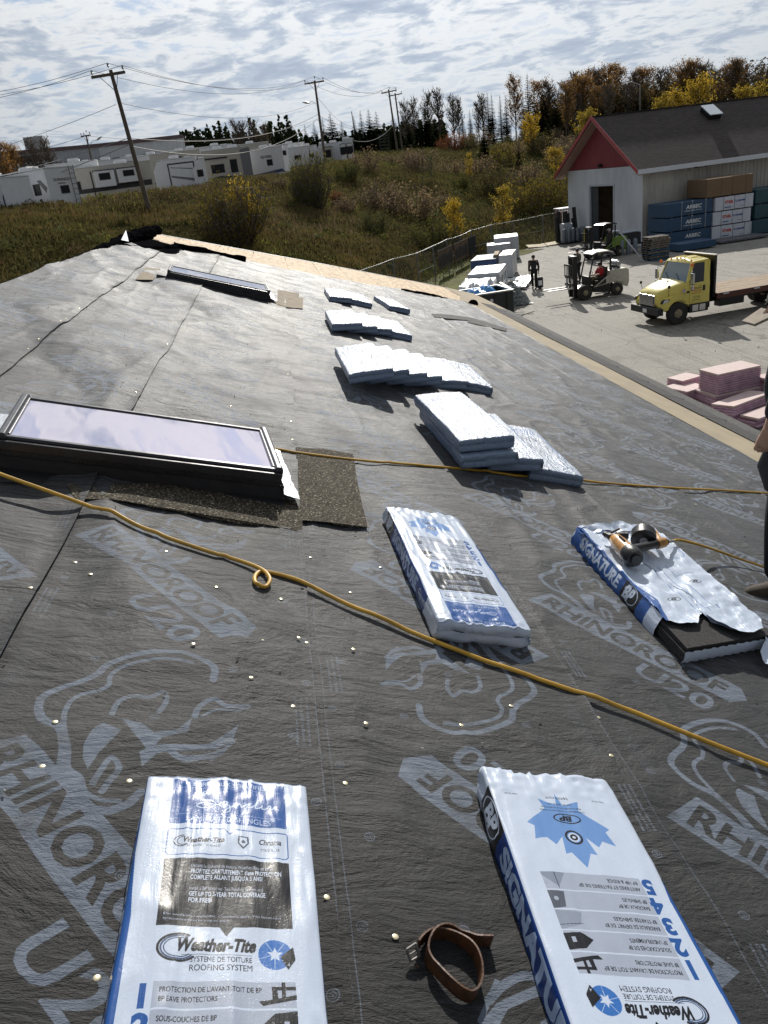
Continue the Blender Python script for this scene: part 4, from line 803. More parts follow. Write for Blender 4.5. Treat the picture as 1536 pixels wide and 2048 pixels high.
    me=fast_mesh(V,F_,'bundle',True,UV); bm=bmesh.new(); bm.from_mesh(me); bmesh.ops.recalc_face_normals(bm,faces=bm.faces); bm.to_mesh(me); bm.free(); return me
def bundle(me,mt,s,y,n,yaw,label,tiltx=0,tilty=0,group='wrapped shingle bundles on the roof'):
    o=link(me,'shingle_bundle',mt,label=label,cat='shingle bundle',group=group); o.matrix_world=roofmat(s,y,n,yaw,tiltx,tilty); return o
NF=.012
# three large labelled bundles
bundle(bundle_mesh(1,crump=1.1,ends=.45,ny=170),WP,-.038,.345,NF,rad(1.0),'nearest left wrapped shingle bundle with its blue script panel upright')
bundle(bundle_mesh(2,crump=.55,ny=170),WP,1.05,1.452,NF,rad(180-1.5),'nearest right wrapped shingle bundle with upside-down print and pale blue leaf')
bundle(bundle_mesh(3,L=1.0,crump=1.2,ny=170),WP,1.065,3.205,NF,rad(180+1.8),'lone wrapped shingle bundle in mid roof beside the yellow hose with glaring wrinkled top')
# far fanned stacks
MB_=[bundle_mesh(10+i*7,L=1.04,crump=.85,ends=.35,nx=36,nz=7,ny=84) for i in range(7)]
def fan(sbr,ybr,nbr,tilt,yaw,i,label,grp):
    # given the top right front corner
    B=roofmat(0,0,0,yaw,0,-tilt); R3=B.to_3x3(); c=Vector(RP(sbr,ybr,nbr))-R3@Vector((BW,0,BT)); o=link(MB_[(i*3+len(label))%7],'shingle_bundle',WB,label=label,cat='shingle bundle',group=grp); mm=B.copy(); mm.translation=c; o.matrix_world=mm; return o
g1='shingle bundles in the nearest fanned stack'; g2='shingle bundles in the middle fanned stack of six'; g3='shingle bundles in the fanned stack of four'; g4='farthest shingle bundles on the roof'
fan(1.61,4.22,.275,rad(14),rad(4),0,'topmost bundle of the nearest fanned stack above the yellow hose',g1)
fan(1.64,4.17,.195,rad(14),rad(3),1,'bundle directly under the topmost one of the nearest fanned stack',g1)
fan(1.83,4.22,.165,rad(9),rad(0),2,'third bundle down, half covered, in the nearest fanned stack',g1)
fan(2.12,4.24,.098,rad(1),rad(-2),3,'lowest bundle of the nearest fanned stack, touching the yellow hose',g1)
C6=[(1.11,5.70,.27,19,'leftmost highest tilted'),(1.29,5.98,.235,19,'second from left'),(1.49,6.18,.20,16,'third from left'),(1.66,6.34,.17,14,'fourth from left'),(1.96,6.56,.13,9,'fifth from left'),(2.24,6.70,.094,0,'rightmost flat')]
for i,(s_,y_,n_,ti,lb) in enumerate(C6): fan(s_,y_,n_,rad(ti),rad(1-.6*i),i,lb+' bundle in the fanned row of six shiny bundles',g2)
D4=[(1.23,8.55,.19,14,'leftmost highest'),(1.44,8.80,.155,12,'second from left'),(1.66,9.05,.125,9,'third from left'),(1.92,9.10,.094,0,'rightmost flat')]
for i,(s_,y_,n_,ti,lb) in enumerate(D4): fan(s_,y_,n_,rad(ti),rad(0),i+1,lb+' bundle in the fanned row of four beyond the six',g3)
fan(1.45,11.55,.13,rad(7),0,2,'left upper bundle of the farthest pair near the bare boards',g4); fan(1.78,11.75,.094,rad(0),rad(1),3,'right lower bundle of the farthest pair near the bare boards',g4); fan(2.42,12.05,.094,0,rad(6),0,'single far bundle lying alone right of the farthest pair',g4)
# ---- opened bundle
ob=empty('opened_shingle_bundle',mat=roofmat(1.70,2.22,NF,0),label='opened shingle bundle with torn wrapper and dark shingles showing under the nailer',cat='shingle bundle')
SHEAR=Matrix(((1,0,0,0),(.42,1,0,0),(0,0,1,0),(0,0,0,1)))
SHB=mat('black granule shingle face',(.030,.029,.029),.92,var=.6,vs=90,bump=1,bs=300,dist=.004)
OW,OL=.50,1.06
for k in range(7):
    m=M(); j=random.uniform(-.006,.006); z=.004+k*.0098; m.prism([(0+j,0),(OW+j,0),(OW+j,OL-.03),(0+j,OL-.03)],z,z+.0085,mat=SHEAR); m.build('shingle',SHB,ob)
def torn(name,poly,z,seed,amp=.004,mt=WK,u0=0.,nsub=3):
    from mathutils.geometry import tessellate_polygon
    bm=bmesh.new(); vs=[bm.verts.new((p[0],p[1],0)) for p in poly]; bm.faces.new(vs); bmesh.ops.triangulate(bm,faces=bm.faces)
    for _ in range(nsub+2): bmesh.ops.subdivide_edges(bm,edges=[e for e in bm.edges if e.calc_length()>.022],cuts=1); bmesh.ops.triangulate(bm,faces=bm.faces)
    uvl=bm.loops.layers.uv.new('UVMap')
    for f in bm.faces:
        f.smooth=True
        for l in f.loops: l[uvl].uv=((BT+l.vert.co.x/OW*BW)/(BW+2*BT),l.vert.co.y/OL)
    X=np.array([v.co.x for v in bm.verts]); Y=np.array([v.co.y for v in bm.verts]); Zv=z+amp*(np.maximum(0,ridge(X*9+Y*3,Y*6-X*4,seed))*1.4+.8*fbm(X*10,Y*10,seed+1,3)+.5*np.maximum(0,ridge(X*22,Y*17,seed+2)))
    ed=[v for v in bm.verts if v.is_boundary]; edi={v.index for v in ed} if False else None
    bm.verts.index_update()
    for v,zq in zip(bm.verts,Zv):
        v.co.z=zq; q=SHEAR@v.co
        if v.is_boundary: q=q+Vector((random.uniform(-.002,.002),random.uniform(-.002,.002),random.uniform(.000,.004)))
        v.co=q
    me=bpy.data.meshes.new(name); bm.to_mesh(me); bm.free(); return link(me,name,mt,ob)
zt=.080
torn('torn_wrapper',[(-.005,1.07),(.0,.72),(.0,.17),(.07,.13),(.14,.12),(.19,.17),(.235,.24),(.255,.33),(.23,.44),(.20,.56),(.17,.70),(.20,.70),(.26,.52),(.29,.40),(.26,.30),(.22,.19),(.23,.13),(.28,.06),(.34,.03),(.42,.05),(.46,.11),(.50,.16),(.505,.45),(.505,1.07)],zt,3,.006)
torn('wrapper_flap',[(.21,.16),(.23,.10),(.28,.03),(.35,-.01),(.43,.01),(.47,.08),(.45,.17),(.34,.22),(.26,.22)],zt+.012,8,.007)
m=M(); V=[]
n=40
for i in range(n+1):
    y=.20+(OL-.18)*i/n; j=.004*math.sin(i*1.9)+.003*math.sin(i*4.3)
    V+=[(-.012+j,y,.002),(-.016-j,y,.03),(-.008+j,y,.06),(.004,y,zt+.006)]
me=mesh_from([tuple(SHEAR@Vector(v)) for v in V],[(4*i+k,4*i+k+1,4*i+k+5,4*i+k+4) for i in range(n) for k in range(3)],'side',True,[((.0,.028,.056,.080)[i%4]/(BW+2*BT),(.02+.95*(i//4)/n)) for i in range(len(V))]); link(me,'side_wrapper',WK,ob)
m=M(); V=[]
for i in range(31):
    x=-.01+(OW+.02)*i/30; j=.004*math.sin(i*2.3)
    V+=[(x,-.006+j,.012),(x,-.016-j,.035),(x,-.010+j,.060)]
me=mesh_from([tuple(SHEAR@Vector(v)) for v in V],[(3*i+k,3*i+3+k,3*i+4+k,3*i+1+k) for i in range(30) for k in range(2)],'front',True,[(.5,.02)]*len(V)); link(me,'front_wrapper',WK,ob)
torn('loose_flap',[(.36,-.14),(.44,-.17),(.56,-.16),(.62,-.08),(.62,.03),(.50,.05),(.44,-.02),(.38,-.06)],.035,15,.016)
torn('end_flap',[(-.03,1.04),(.08,1.05),(.27,1.08),(.33,1.06),(.33,.98),(.2,1.0),(.0,.98),(-.03,.96)],zt+.004,18,.014)
# ================================================================== AIR HOSES, NAILER, BELT
HOSE=mat('yellow rubber air hose',(.60,.34,.035),.5,var=.22,vs=9,spec=.4,dirt=.35)
def hfix(p,i,n_):
    q=p+NR*H; s=float(q@S); y=float(q[1]); k=float(q@NR); s+=.0012*math.sin(i*.23); y+=.0018*math.sin(i*.17+1)
    return RP(s,y,max(k,.0205+float(hf(s,y))) if s<2.3 or y<3 else max(k,.0205))
def hose(pts,r,label,n=8):
    P=[]
    for px,py,nn in pts: s,y=roofc(px,py,nn); P.append((*RP(s,y,nn),))
    P=smooth_curve(P,12); P=[hfix(np.array(p),i,n) for i,p in enumerate(P)]; m=M(); m.tube(P,r,n); return m.build('air_hose',HOSE,smooth=True,label=label,cat='air hose',group='yellow air hoses lying on the roof')
hose([(-60,925,.075),(0,948,.070),(100,983,.062),(200,1021,.054),(300,1062,.046),(400,1097,.040),(480,1122,.036),(517,1136,.040),(534,1147,.045),(540,1160,.044),(530,1174,.036),(511,1172,.030),(508,1160,.024),(521,1151,.020),(548,1155,.020),(600,1170,.020),(700,1214,.020),(800,1255,.020),(872,1286,.018),(1000,1334,.020),(1120,1372,.024),(1260,1422,.022),(1400,1478,.026),(1540,1532,.024),(1640,1570,.022)],.0072,'long yellow air hose with a small loop crossing the roof in front of the skylight')
hose([(500,893,.02),(595,905,.024),(700,918,.022),(800,928,.022),(900,937,.020),(1000,948,.022),(1080,955,.022),(1155,961,.022),(1250,969,.020),(1350,976,.022),(1450,981,.02),(1560,988,.02)],.0072,'farther yellow air hose running from the near skylight past the nearest fanned stack')
hose([(1345,1082,.125),(1360,1080,.12),(1390,1087,.10),(1430,1100,.07),(1480,1118,.04),(1540,1138,.03),(1600,1160,.02)],.0065,'short yellow air hose plugged into the pneumatic nailer')
NY=mat('scuffed amber nailer housing',(.52,.25,.045),.35,var=.35,vs=25,dirt=.35,coat=.2); NB=mat('black nailer plastic',(.014,.014,.015),.35,bump=.2,bs=60,var=.3,vs=20)
def ncoord(px,py,n): s,y=roofc(px,py,n); return Vector(RP(s,y,n))
nz0=NF+.092
nl=empty('pneumatic_nailer',tuple(ncoord(1265,1095,nz0)),0,'amber and black coil roofing nailer lying on the torn shingle bundle','nail gun')
def nbuild(m,name,mt,bev=0,smooth=True): return m.build(name,mt,nl,world=True,bevel=bev,smooth=smooth)
A=ncoord(1232,1080,nz0+.045); Bp=ncoord(1264,1112,nz0+.045)
m=M(); d=(Bp-A); m.tube([A-d*.12,A,A+d*.25,A+d*.6,A+d*.8],[.022,.030,.034,.036,.040],16); nbuild(m,'cylinder_housing',NY)
m=M(); m.tube([A+d*.8,A+d*.86,A+d*1.1,A+d*1.2],[.043,.046,.044,.036],14); m.tube([A+d*1.2,A+d*1.27],[.024,.022],14); nbuild(m,'end_cap',NB)
H0=ncoord(1268,1098,nz0+.05); H1=ncoord(1322,1086,nz0+.05)
m=M(); m.tube([H0,H0.lerp(H1,.35),H0.lerp(H1,.8),H1],[.021,.019,.020,.022],10); nbuild(m,'grip',NB)
m=M(); m.tube([H0.lerp(H1,.80),H1,H0.lerp(H1,1.10)],[.023,.026,.025],10); A2=ncoord(1310,1066,nz0+.05); m2=M(); nbuild(m,'handle_base',NY)
m=M(); m.tube([H1,H1.lerp(A2,.5),A2],[.018,.014,.014],8); nbuild(m,'hanger_arm',NY)
m=M(); m.tube([H0.lerp(H1,1.1),H0.lerp(H1,1.2)],[.022,.018],8); nbuild(m,'air_fitting_cap',NB)
m=M(); m.tube([H0.lerp(H1,1.2),ncoord(1348,1082,.125)],[.008,.007],8); nbuild(m,'air_fitting',STEEL)
Mc=ncoord(1287,1074,nz0+.055); ax=(ncoord(1287,1095,nz0+.02)-ncoord(1287,1060,nz0+.06)).normalized(); 
m=M(); m.tube([Mc-ax*.030,Mc-ax*.026,Mc+ax*.026,Mc+ax*.032],[.052,.058,.058,.050],22); nbuild(m,'coil_magazine',NB)
m=M(); m.tube([Mc+ax*.032,Mc+ax*.035],[.018,.018],16); nbuild(m,'magazine_label',mat('grey label disc',(.30,.30,.31),.4))
m=M(); m.tube([Mc-ax*.036,Mc-ax*.03],[.038,.040],16); nbuild(m,'magazine_lid',NB)
N0=ncoord(1213,1070,nz0+.035); m=M(); m.tube([Mc.lerp(N0,.45),Mc.lerp(N0,.75)],[.022,.016],6); nbuild(m,'feed_channel',NB,smooth=False)
m=M(); m.tube([N0+(A-N0)*.5,N0],[.018,.013],6); m.tube([N0,N0+(N0-A)*.25],[.015,.012],6); nbuild(m,'nose',NB,smooth=False)
m=M(); p=ncoord(1238,1058,nz0+.04); m.tube([N0,p],[.007,.006],5); nbuild(m,'contact_foot',BLKM,smooth=False)
m=M(); m.tube([A+d*.2+Vector((0,0,.036)),A+d*.55+Vector((0,0,.039))],[.005,.005],4); nbuild(m,'maker_plate',NB,smooth=False)
# belt
BUC=mat('tarnished buckle',(.16,.15,.14),.5,metal=.5,var=.3,vs=60)
LEA=mat('worn brown leather',(.085,.035,.014),.5,var=.5,vs=60,bump=.5,bs=120,dist=.003); 
bz=[(390,330),(440,265),(500,215),(570,170),(660,146),(780,150),(900,185),(1020,250),(1120,335),(1200,450),(1255,590),(1278,720),(1275,840),(1235,950),(1150,1015),(1060,1010),(960,960),(860,880),(760,775),(670,660),(590,560),(540,460),(528,370),(550,280),(610,195),(700,140),(800,122),(890,140),(970,185),(1080,225),(1190,275),(1290,295),(1420,300)]
bp=[]
for i,(x,y) in enumerate(bz): s,yy=roofc(780+x/6.98,1840+y/6.98,.035); bp.append((s,yy))
bp=smooth_curve([np.array(p) for p in bp],4); V=[]; nb=len(bp)
for i,(s,yy) in enumerate(bp):
    a=bp[max(i-1,0)];b_=bp[min(i+1,nb-1)]; tx=np.array([b_[0]-a[0],b_[1]-a[1]]); tx/=max(1e-6,np.hypot(*tx)); nx=np.array([-tx[1],tx[0]])*.0019
    lift=.002 if i<nb*.72 else .0; 
    for sx,zz_ in ((1,.014),(1,.044),(-1,.044),(-1,.014)): V.append(tuple(RP(s+nx[0]*sx+(.0022 if i>nb*.72 else 0),yy+nx[1]*sx+(.004 if i>nb*.72 else 0),zz_+.003*math.sin(i*.21))))
bt=empty('leather_belt',tuple(RP(.56,1.0,0)),0,'coiled worn brown leather belt standing on edge on the underlayment','belt')
L0=bt.location; me=mesh_from([(v[0]-L0[0],v[1]-L0[1],v[2]-L0[2]) for v in V],[(4*i+k,4*i+(k+1)%4,4*i+4+(k+1)%4,4*i+4+k) for i in range(nb-1) for k in range(4)]+[(3,2,1,0),(4*nb-4,4*nb-3,4*nb-2,4*nb-1)],'strap'); link(me,'strap',LEA,bt)
m=M(); c4=[(232,412),(362,325),(412,500),(290,580)]; pp=[]
for i,(x,y) in enumerate(c4): n_=(.034,.040,.022,.018)[i]; s,yy=roofc(780+x/6.98,1840+y/6.98,n_); pp.append(RP(s,yy,n_))
for i in range(4): m.tube([pp[i],pp[(i+1)%4]],.0026,6)
m.build('buckle_frame',BUC,bt,world=True,smooth=True)
m=M(); m.tube([(pp[1]+pp[2])/2,(pp[0]+pp[3])/2],.0017,6); m.build('buckle_prong',BUC,bt,world=True)
m=M(); q=roofc(780+345/6.98,1840+620/6.98,.016); m.tube([RP(*roofc(833,1927,.02),.02),RP(*q,.016),RP(*roofc(838,1935,.016),.014)],.0022,5); m.build('keeper_loop',LEA,bt,world=True)
# ================================================================== PEOPLE
def skinmesh(J,E,R,sub=2):
    me=bpy.data.meshes.new('sk'); me.from_pydata([tuple(p) for p in J],E,[]); o=bpy.data.objects.new('sk',me); COL.objects.link(o)
    md=o.modifiers.new('s','SKIN'); md.use_smooth_shade=True; sv=me.skin_vertices[0].data if me.skin_vertices else None
    if sv is None: me.skin_vertices.new() if hasattr(me.skin_vertices,'new') else None; sv=me.skin_vertices[0].data
    for i,r in enumerate(R): sv[i].radius=(r if isinstance(r,tuple) else (r,r)); sv[i].use_root=(i==0)
    s=o.modifiers.new('u','SUBSURF'); s.levels=sub; s.render_levels=sub
    dg=bpy.context.evaluated_depsgraph_get(); dg.update(); r=bpy.data.meshes.new_from_object(o.evaluated_get(dg)); bpy.data.objects.remove(o)
    r.polygons.foreach_set('use_smooth',[True]*len(r.polygons)); return r
SKIN=mat('skin',(.42,.25,.17),.55,var=.1,vs=20); HAIR=mat('dark hair',(.02,.014,.01),.7)
def person(loc,rz,pose,shirt,pants,label,shoe=None,hat=None,k=1.0,sleeve=True,scalep=1.0,group='people in the yard',brim=None,drop=0.):
    """pose: dict of joints in a local frame, facing -x"""
    r=empty('person',loc,rz,label,'person',group); r.scale=(k,)*3; P={'pel':(0,0,.95),'chest':(0,0,1.30),'neck':(0,0,1.47),'head':(-.02,0,1.60),'top':(-.01,0,1.70),
       'shL':(0,-.19,1.40),'shR':(0,.19,1.40),'elL':(.02,-.25,1.13),'elR':(.02,.25,1.13),'haL':(-.05,-.25,.88),'haR':(-.05,.25,.88),
       'hiL':(0,-.10,.92),'hiR':(0,.10,.92),'knL':(-.03,-.11,.50),'knR':(-.03,.11,.50),'anL':(.02,-.11,.09),'anR':(.02,.11,.09)}
    P.update(pose); n=lambda *a:[P[q] for q in a]
    toe=lambda a:(P[a][0]-.17,P[a][1],P[a][2]-.05)
    J=n('pel','chest','neck','head','top','shL','elL','haL','shR','elR','haR','hiL','knL','anL','hiR','knR','anR'); E_=[(0,1),(1,2),(2,3),(3,4),(1,5),(5,6),(6,7),(1,8),(8,9),(9,10),(0,11),(11,12),(12,13),(0,14),(14,15),(15,16)]
    for hnd,idx in (('haL',7),('haR',10)):
        h=Vector(P[hnd]); e=Vector(P['el'+hnd[2]]); d=(h-e).normalized(); sid=d.cross(Vector((0,1,0))).normalized() if abs(d.y)<.9 else Vector((1,0,0))
        b=len(J); J.append(tuple(h+d*.06)); E_.append((idx,b))
        for q in range(4): J.append(tuple(h+d*(.13+.008*(q in (1,2)))+sid*(.022*(q-1.5)))); E_.append((b,b+1+q))
        J.append(tuple(h+d*.055+sid*.05)); E_.append((idx,b+5))
    R=[(.10,.08),(.10,.075),.050,(.085,.095),.055,.06,.045,.028,.06,.045,.028,.09,.06,.042,.09,.06,.042]+([.034]+[.0105]*4+[.013])*2
    link(skinmesh(J,E_,R,1),'body',SKIN,r)
    J=n('pel','chest','neck','shL','elL','shR','elR'); wr=lambda a,b,t:tuple(np.array(P[a])*(1-t)+np.array(P[b])*t)
    J[2]=wr('chest','neck',.75); J+= [wr('elL','haL',.93 if sleeve else .02),wr('elR','haR',.93 if sleeve else .02)]
    link(skinmesh(J,[(0,1),(1,2),(1,3),(3,4),(1,5),(5,6),(4,7),(6,8)],[(.175,.135),(.205,.15),.080,.085,.062,.085,.062,.048,.048],2),'shirt',shirt,r)
    J=n('pel','hiL','knL','anL','hiR','knR','anR'); link(skinmesh(J,[(0,1),(1,2),(2,3),(0,4),(4,5),(5,6)],[(.155,.12),.105,.075,.062,.105,.075,.062],2),'trousers',pants,r)
    for a in ('anL','anR'): link(skinmesh([P[a],(P[a][0],P[a][1],P[a][2]-.04),toe(a)],[(0,1),(1,2)],[.055,.055,.045],1),'boot',shoe or BLK,r)
    h=Vector(P['head']); m=M(); m.lathe([(.088,-.02),(.098,.03),(.085,.09),(.05,.118),(.005,.125)],12,Matrix.Translation(h))
    (m.build('hair',HAIR,r,smooth=True) if hat is None else m.build('cap',hat,r,smooth=True))
    if hat is not None: m=M(); m.prism([(-.09,-.07),(-.20,-.05),(-.20,.05),(-.09,.07)],.015,.027,mat=Matrix.Translation(h)@Matrix.Rotation(-drop,4,'Y')); m.build('cap_brim',brim or hat,r)
    m=M(); m.tube([h+Vector((-.095,0,.0)),h+Vector((-.115,0,-.025)),h+Vector((-.098,0,-.035))],[.010,.014,.010],5); 
    for yy in (-.085,.085): pass
    m.build('nose',SKIN,r); m=M(); 
    for yy in (-.03,.03):
        m=M(); m.lathe([(.001,-.008),(.010,0),(.001,.008)],6,Matrix.Translation(h+Vector((-.092,yy,.012)))); m.build('eye',HAIR,r)
    return r
DSH=mat('near black shirt',(.018,.018,.022),.9); DPN=mat('near black work trousers',(.010,.010,.012),.9,var=.3,vs=8); GSH=mat('grey brown shirt',(.10,.09,.075),.9,var=.15,vs=8); RSH=mat('red work shirt',(.42,.015,.02),.85,var=.15,vs=8); OLV=mat('olive hi-vis trousers',(.09,.075,.04),.9,var=.3,vs=9)
x,y=gp(1069,578); person((x,y,ZY),rad(60),{'knL':(-.10,-.11,.50),'anL':(-.14,-.11,.09),'knR':(.03,.11,.50),'anR':(.16,.11,.10),'haR':(.10,.27,.86),'elR':(.08,.26,1.12)},DSH,DPN,'dark-clothed person walking alone across the yard in front of the white stacks',k=1.02)
m=M(); m.box(-.16,.16,-.12,.12,.08,.62,ch=.05); bag=m.build('hand_cart',BLK,loc=(x+.22,y-.22,ZY),label='dark wheeled bag pulled by the person walking across the yard',cat='cart'); m=M()
for yy in (-.13,.11): m.cyl((0,yy,.08),(0,yy+.02,.08),.08,10)
m.build('wheel',BLK,bag,kind='stuff'); m=M(); m.tube([(0,.05,.6),(.0,.05,.95),(.0,-.08,.95)],.012,5); m.build('handle',STEEL,bag); m=M(); m.box(-.1,.1,-.125,-.121,.2,.45); m.build('pale_label',WHT,bag)
x,y=gp(1156,563); person((x,y,ZY),rad(20),{'haL':(-.25,-.18,1.0),'elL':(-.05,-.25,1.12)},GSH,DPN,'person in grey shirt and dark cap standing behind the forklift mast',hat=BLK,k=1.0)
x,y=gp(1219,512); person((x,y,ZY),rad(10),{},DSH,DPN,'person in pale hard hat behind the green forklift',hat=mat('pale hard hat',(.65,.68,.72),.3),k=1.0)
# ================================================================== FORKLIFTS
TYRE=mat('dusty tyre rubber',(.028,.027,.026),.9,bump=.4,bs=20,dirt=.2); RIMM=mat('dirty wheel rim',(.33,.28,.19),.5,metal=.4,var=.35,vs=14); GALV=STEEL
def wheel(parent,x,y,r,w,rim=RIMM,rr=.55,holes=0):
    mx=Matrix.Translation((x,y,r))@Matrix.Rotation(rad(90),4,'X'); m=M(); m.lathe([(r*rr,-w/2),(r*.93,-w/2),(r,-w*.36),(r,w*.36),(r*.93,w/2),(r*rr,w/2)],28,mx); wo=m.build('wheel',TYRE,parent,smooth=True)
    m=M(); m.lathe([(.02,-w*.5),(r*rr*.35,-w*.52),(r*rr*.42,-w*.30),(r*rr*.8,-w*.26),(r*rr*.98,-w*.47),(r*rr*1.0,w*.47),(r*rr*.42,w*.52),(r*rr*.35,w*.66),(.02,w*.66)],24,mx); m.build('rim',rim,wo,smooth=True)
    if holes:
        for k in range(holes):
            a=2*math.pi*k/holes; m=M(); m.lathe([(r*.07,w*.30),(r*.07,w*.505)],8,mx@Matrix.Translation((r*rr*.70*math.cos(a),r*rr*.70*math.sin(a),0))); m.build('hand_hole',BLK,wo)
    return wo
def forklift(loc,rz,body,label,roofm,driver=False,tank=STEEL):
    r=empty('forklift',loc,rz,label,'forklift','forklifts in the yard'); DK=BLKM
    for yy in (-.50,.50): wheel(r,0,yy,.345,.28)
    for yy in (-.47,.47): wheel(r,1.65,yy,.29,.22)
    m=M(); m.prism([(.42,.30),(1.05,.22),(1.30,.22),(1.30,.62),(.38,.62)],-.50,.50,'y'); m.build('chassis',DK,r)
    m=M(); m.prism([(1.25,.55),(1.34,.62),(1.52,.66),(1.80,.60),(1.98,.45),(2.20,.32),(2.27,.60),(2.25,1.12),(2.10,1.20),(1.25,1.20)],-.52,.52,'y'); m.build('counterweight',body,r,bevel=.035)
    m=M(); m.prism([(.45,.52),(1.24,.62),(1.24,1.02)],-.53,-.50,'y'); m.build('side_panel',body,r); m=M(); m.prism([(.62,.57),(1.08,.64),(1.08,.86)],-.536,-.531,'y'); m.build('side_vent',BLK,r)
    m=M(); m.prism([(-.05,.62),(.36,.62),(.44,.45),(.36,.40),(-.30,.40),(-.32,.55)],-.46,.46,'y'); m.build('front_cowl',DK,r,bevel=.02)
    m=M(); m.box(.25,.40,-.35,.35,.60,1.02); m.build('dashboard',BLK,r,bevel=.02)
    m=M(); m.box(.80,1.28,-.28,.28,.78,.90,ch=.03); m.build('seat',BLK,r,bevel=.02); m=M(); m.box(1.20,1.30,-.27,.27,.90,1.35,ch=.02); m.build('seat_back',BLK,r,bevel=.02)
    m=M(); m.box(.55,1.25,-.45,.45,.58,.80); m.build('engine_cover',DK,r)
    for yy in (-.46,.46):
        m=M(); m.tube([(.18,yy,.60),(.42,yy*.96,1.60),(.55,yy*.95,2.0)],.035,6); m.build('front_post',DK,r)
        m=M(); m.tube([(1.32,yy,1.15),(1.36,yy,1.95)],.045,6); m.build('rear_post',DK,r)
    m=M(); m.prism([(.42,1.98),(.60,2.05),(1.25,2.05),(1.48,1.96),(1.48,2.0),(1.26,2.10),(.60,2.10),(.40,2.02)],-.50,.50,'y'); m.build('overhead_guard',roofm,r,bevel=.01)
    m=M(); m.tube([(.40,-.1,1.02),(.52,-.1,1.10)],.016,5); a=[(.52+.04*math.cos(t)*.5,-.1+.16*math.sin(t),1.12+.10*math.cos(t)) for t in np.linspace(0,6.28,13)]; m.tube(a,.014,5); m.build('steering_wheel',BLK,r)
    for yy in (-.30,.20):
        m=M(); m.box(-.44,-.26,yy,yy+.10,.12,2.02); m.build('mast_rail',DK,r)
    m=M(); m.box(-.44,-.28,-.22,.22,1.94,2.02); m.box(-.42,-.36,-.2,.2,.9,1.0); m.build('mast_crossbar',mat('light grey mast cap',(.3,.3,.3),.5,metal=.6),r,kind='stuff')  # crossbars in a lighter grey metal than the mast rails
    for yy in (-.1,.02): m=M(); m.cyl((-.38,yy,.2),(-.38,yy,1.85),.03,8); m.build('lift_cylinder',DK,r)
    m=M(); m.box(-.56,-.50,-.45,.45,.68,.80); m.box(-.56,-.50,-.45,.45,1.02,1.12); m.build('carriage',DK,r,kind='stuff')
    m=M(); m.box(-.58,-.56,-.48,.48,1.10,1.16); 
    for q in range(6): m.box(-.575,-.56,-.46+.17*q,-.40+.17*q,1.1,1.62)
    m.box(-.58,-.55,-.48,.48,1.58,1.66); m.build('load_backrest',DK,r,kind='stuff')
    for yy in (-.34,.22): m=M(); m.prism([(-1.75,.60),(-.58,.56),(-.50,.56),(-.50,1.12),(-.56,1.12),(-.56,.62),(-1.75,.625)],yy,yy+.12,'y'); m.build('fork',mat('worn bright fork steel',(.6,.6,.6),.35,metal=.4),r)
    m=M(); m.tube([(1.80,-.34,1.42),(1.80,-.28,1.42),(1.80,.28,1.42),(1.80,.34,1.42)],[.10,.155,.155,.10],16); tk=m.build('gas_cylinder',tank,r,smooth=True)
    m=M(); m.tube([(1.80,-.34,1.42),(1.80,-.40,1.42)],[.11,.11],14); m.build('cylinder_collar',tank,tk)
    m=M(); m.box(1.62,1.98,-.2,.2,1.20,1.27); m.build('cylinder_bracket',BLKM,r); m=M(); m.lathe([(.07,0),(.08,.05),(.05,.10),(.01,.11)],10,Matrix.Translation((1.47,-.3,1.30))); m.cyl((1.47,-.3,1.15),(1.47,-.3,1.3),.02,6); m.build('air_intake',BLK,r)
    m=M(); m.box(1.5,1.75,-.3,.1,1.205,1.24); m.build('hood_hatch',WHT,r); m=M(); m.box(.5,1.15,-.60,-.53,.20,.24); m.build('step',STEEL,r)
    return r
IV=mat('ivory forklift paint',(.50,.48,.40),.4,var=.15,vs=4,dirt=.3); GRN=mat('lime green forklift paint',(.17,.27,.035),.4,var=.15,vs=4,dirt=.2)
x,y=gp(1170,601); fr=empty('x') if False else None
FX,FY=x-.0,y+.62
forklift((FX,FY,ZY),rad(4),IV,'ivory forklift with red-shirted driver and raised forks in the middle of the yard',mat('pale canopy',(.60,.58,.52),.5,var=.1,vs=5))
person((FX+1.0,FY+.02,ZY-.10),rad(4),{'pel':(0,0,.98),'chest':(.04,0,1.30),'neck':(.02,0,1.48),'head':(-.01,0,1.60),'shL':(.02,-.19,1.40),'shR':(.02,.19,1.40),'elL':(-.12,-.24,1.18),'elR':(-.12,.24,1.18),'haL':(-.38,-.12,1.16),'haR':(-.38,.02,1.16),'hiL':(-.02,-.10,.97),'hiR':(-.02,.10,.97),'knL':(-.42,-.14,1.0),'knR':(-.42,.14,1.0),'anL':(-.50,-.14,.62),'anR':(-.50,.14,.62)},RSH,OLV,'driver in red shirt and black cap seated on the ivory forklift',hat=BLK,k=.97,sleeve=False)
x,y=gp(1205,520); forklift((x-.2,y+1.0,ZY),rad(14),GRN,'green forklift parked in shade beside the warehouse door',BLKM,tank=mat('dull tank',(.42,.45,.48),.35,metal=.7))
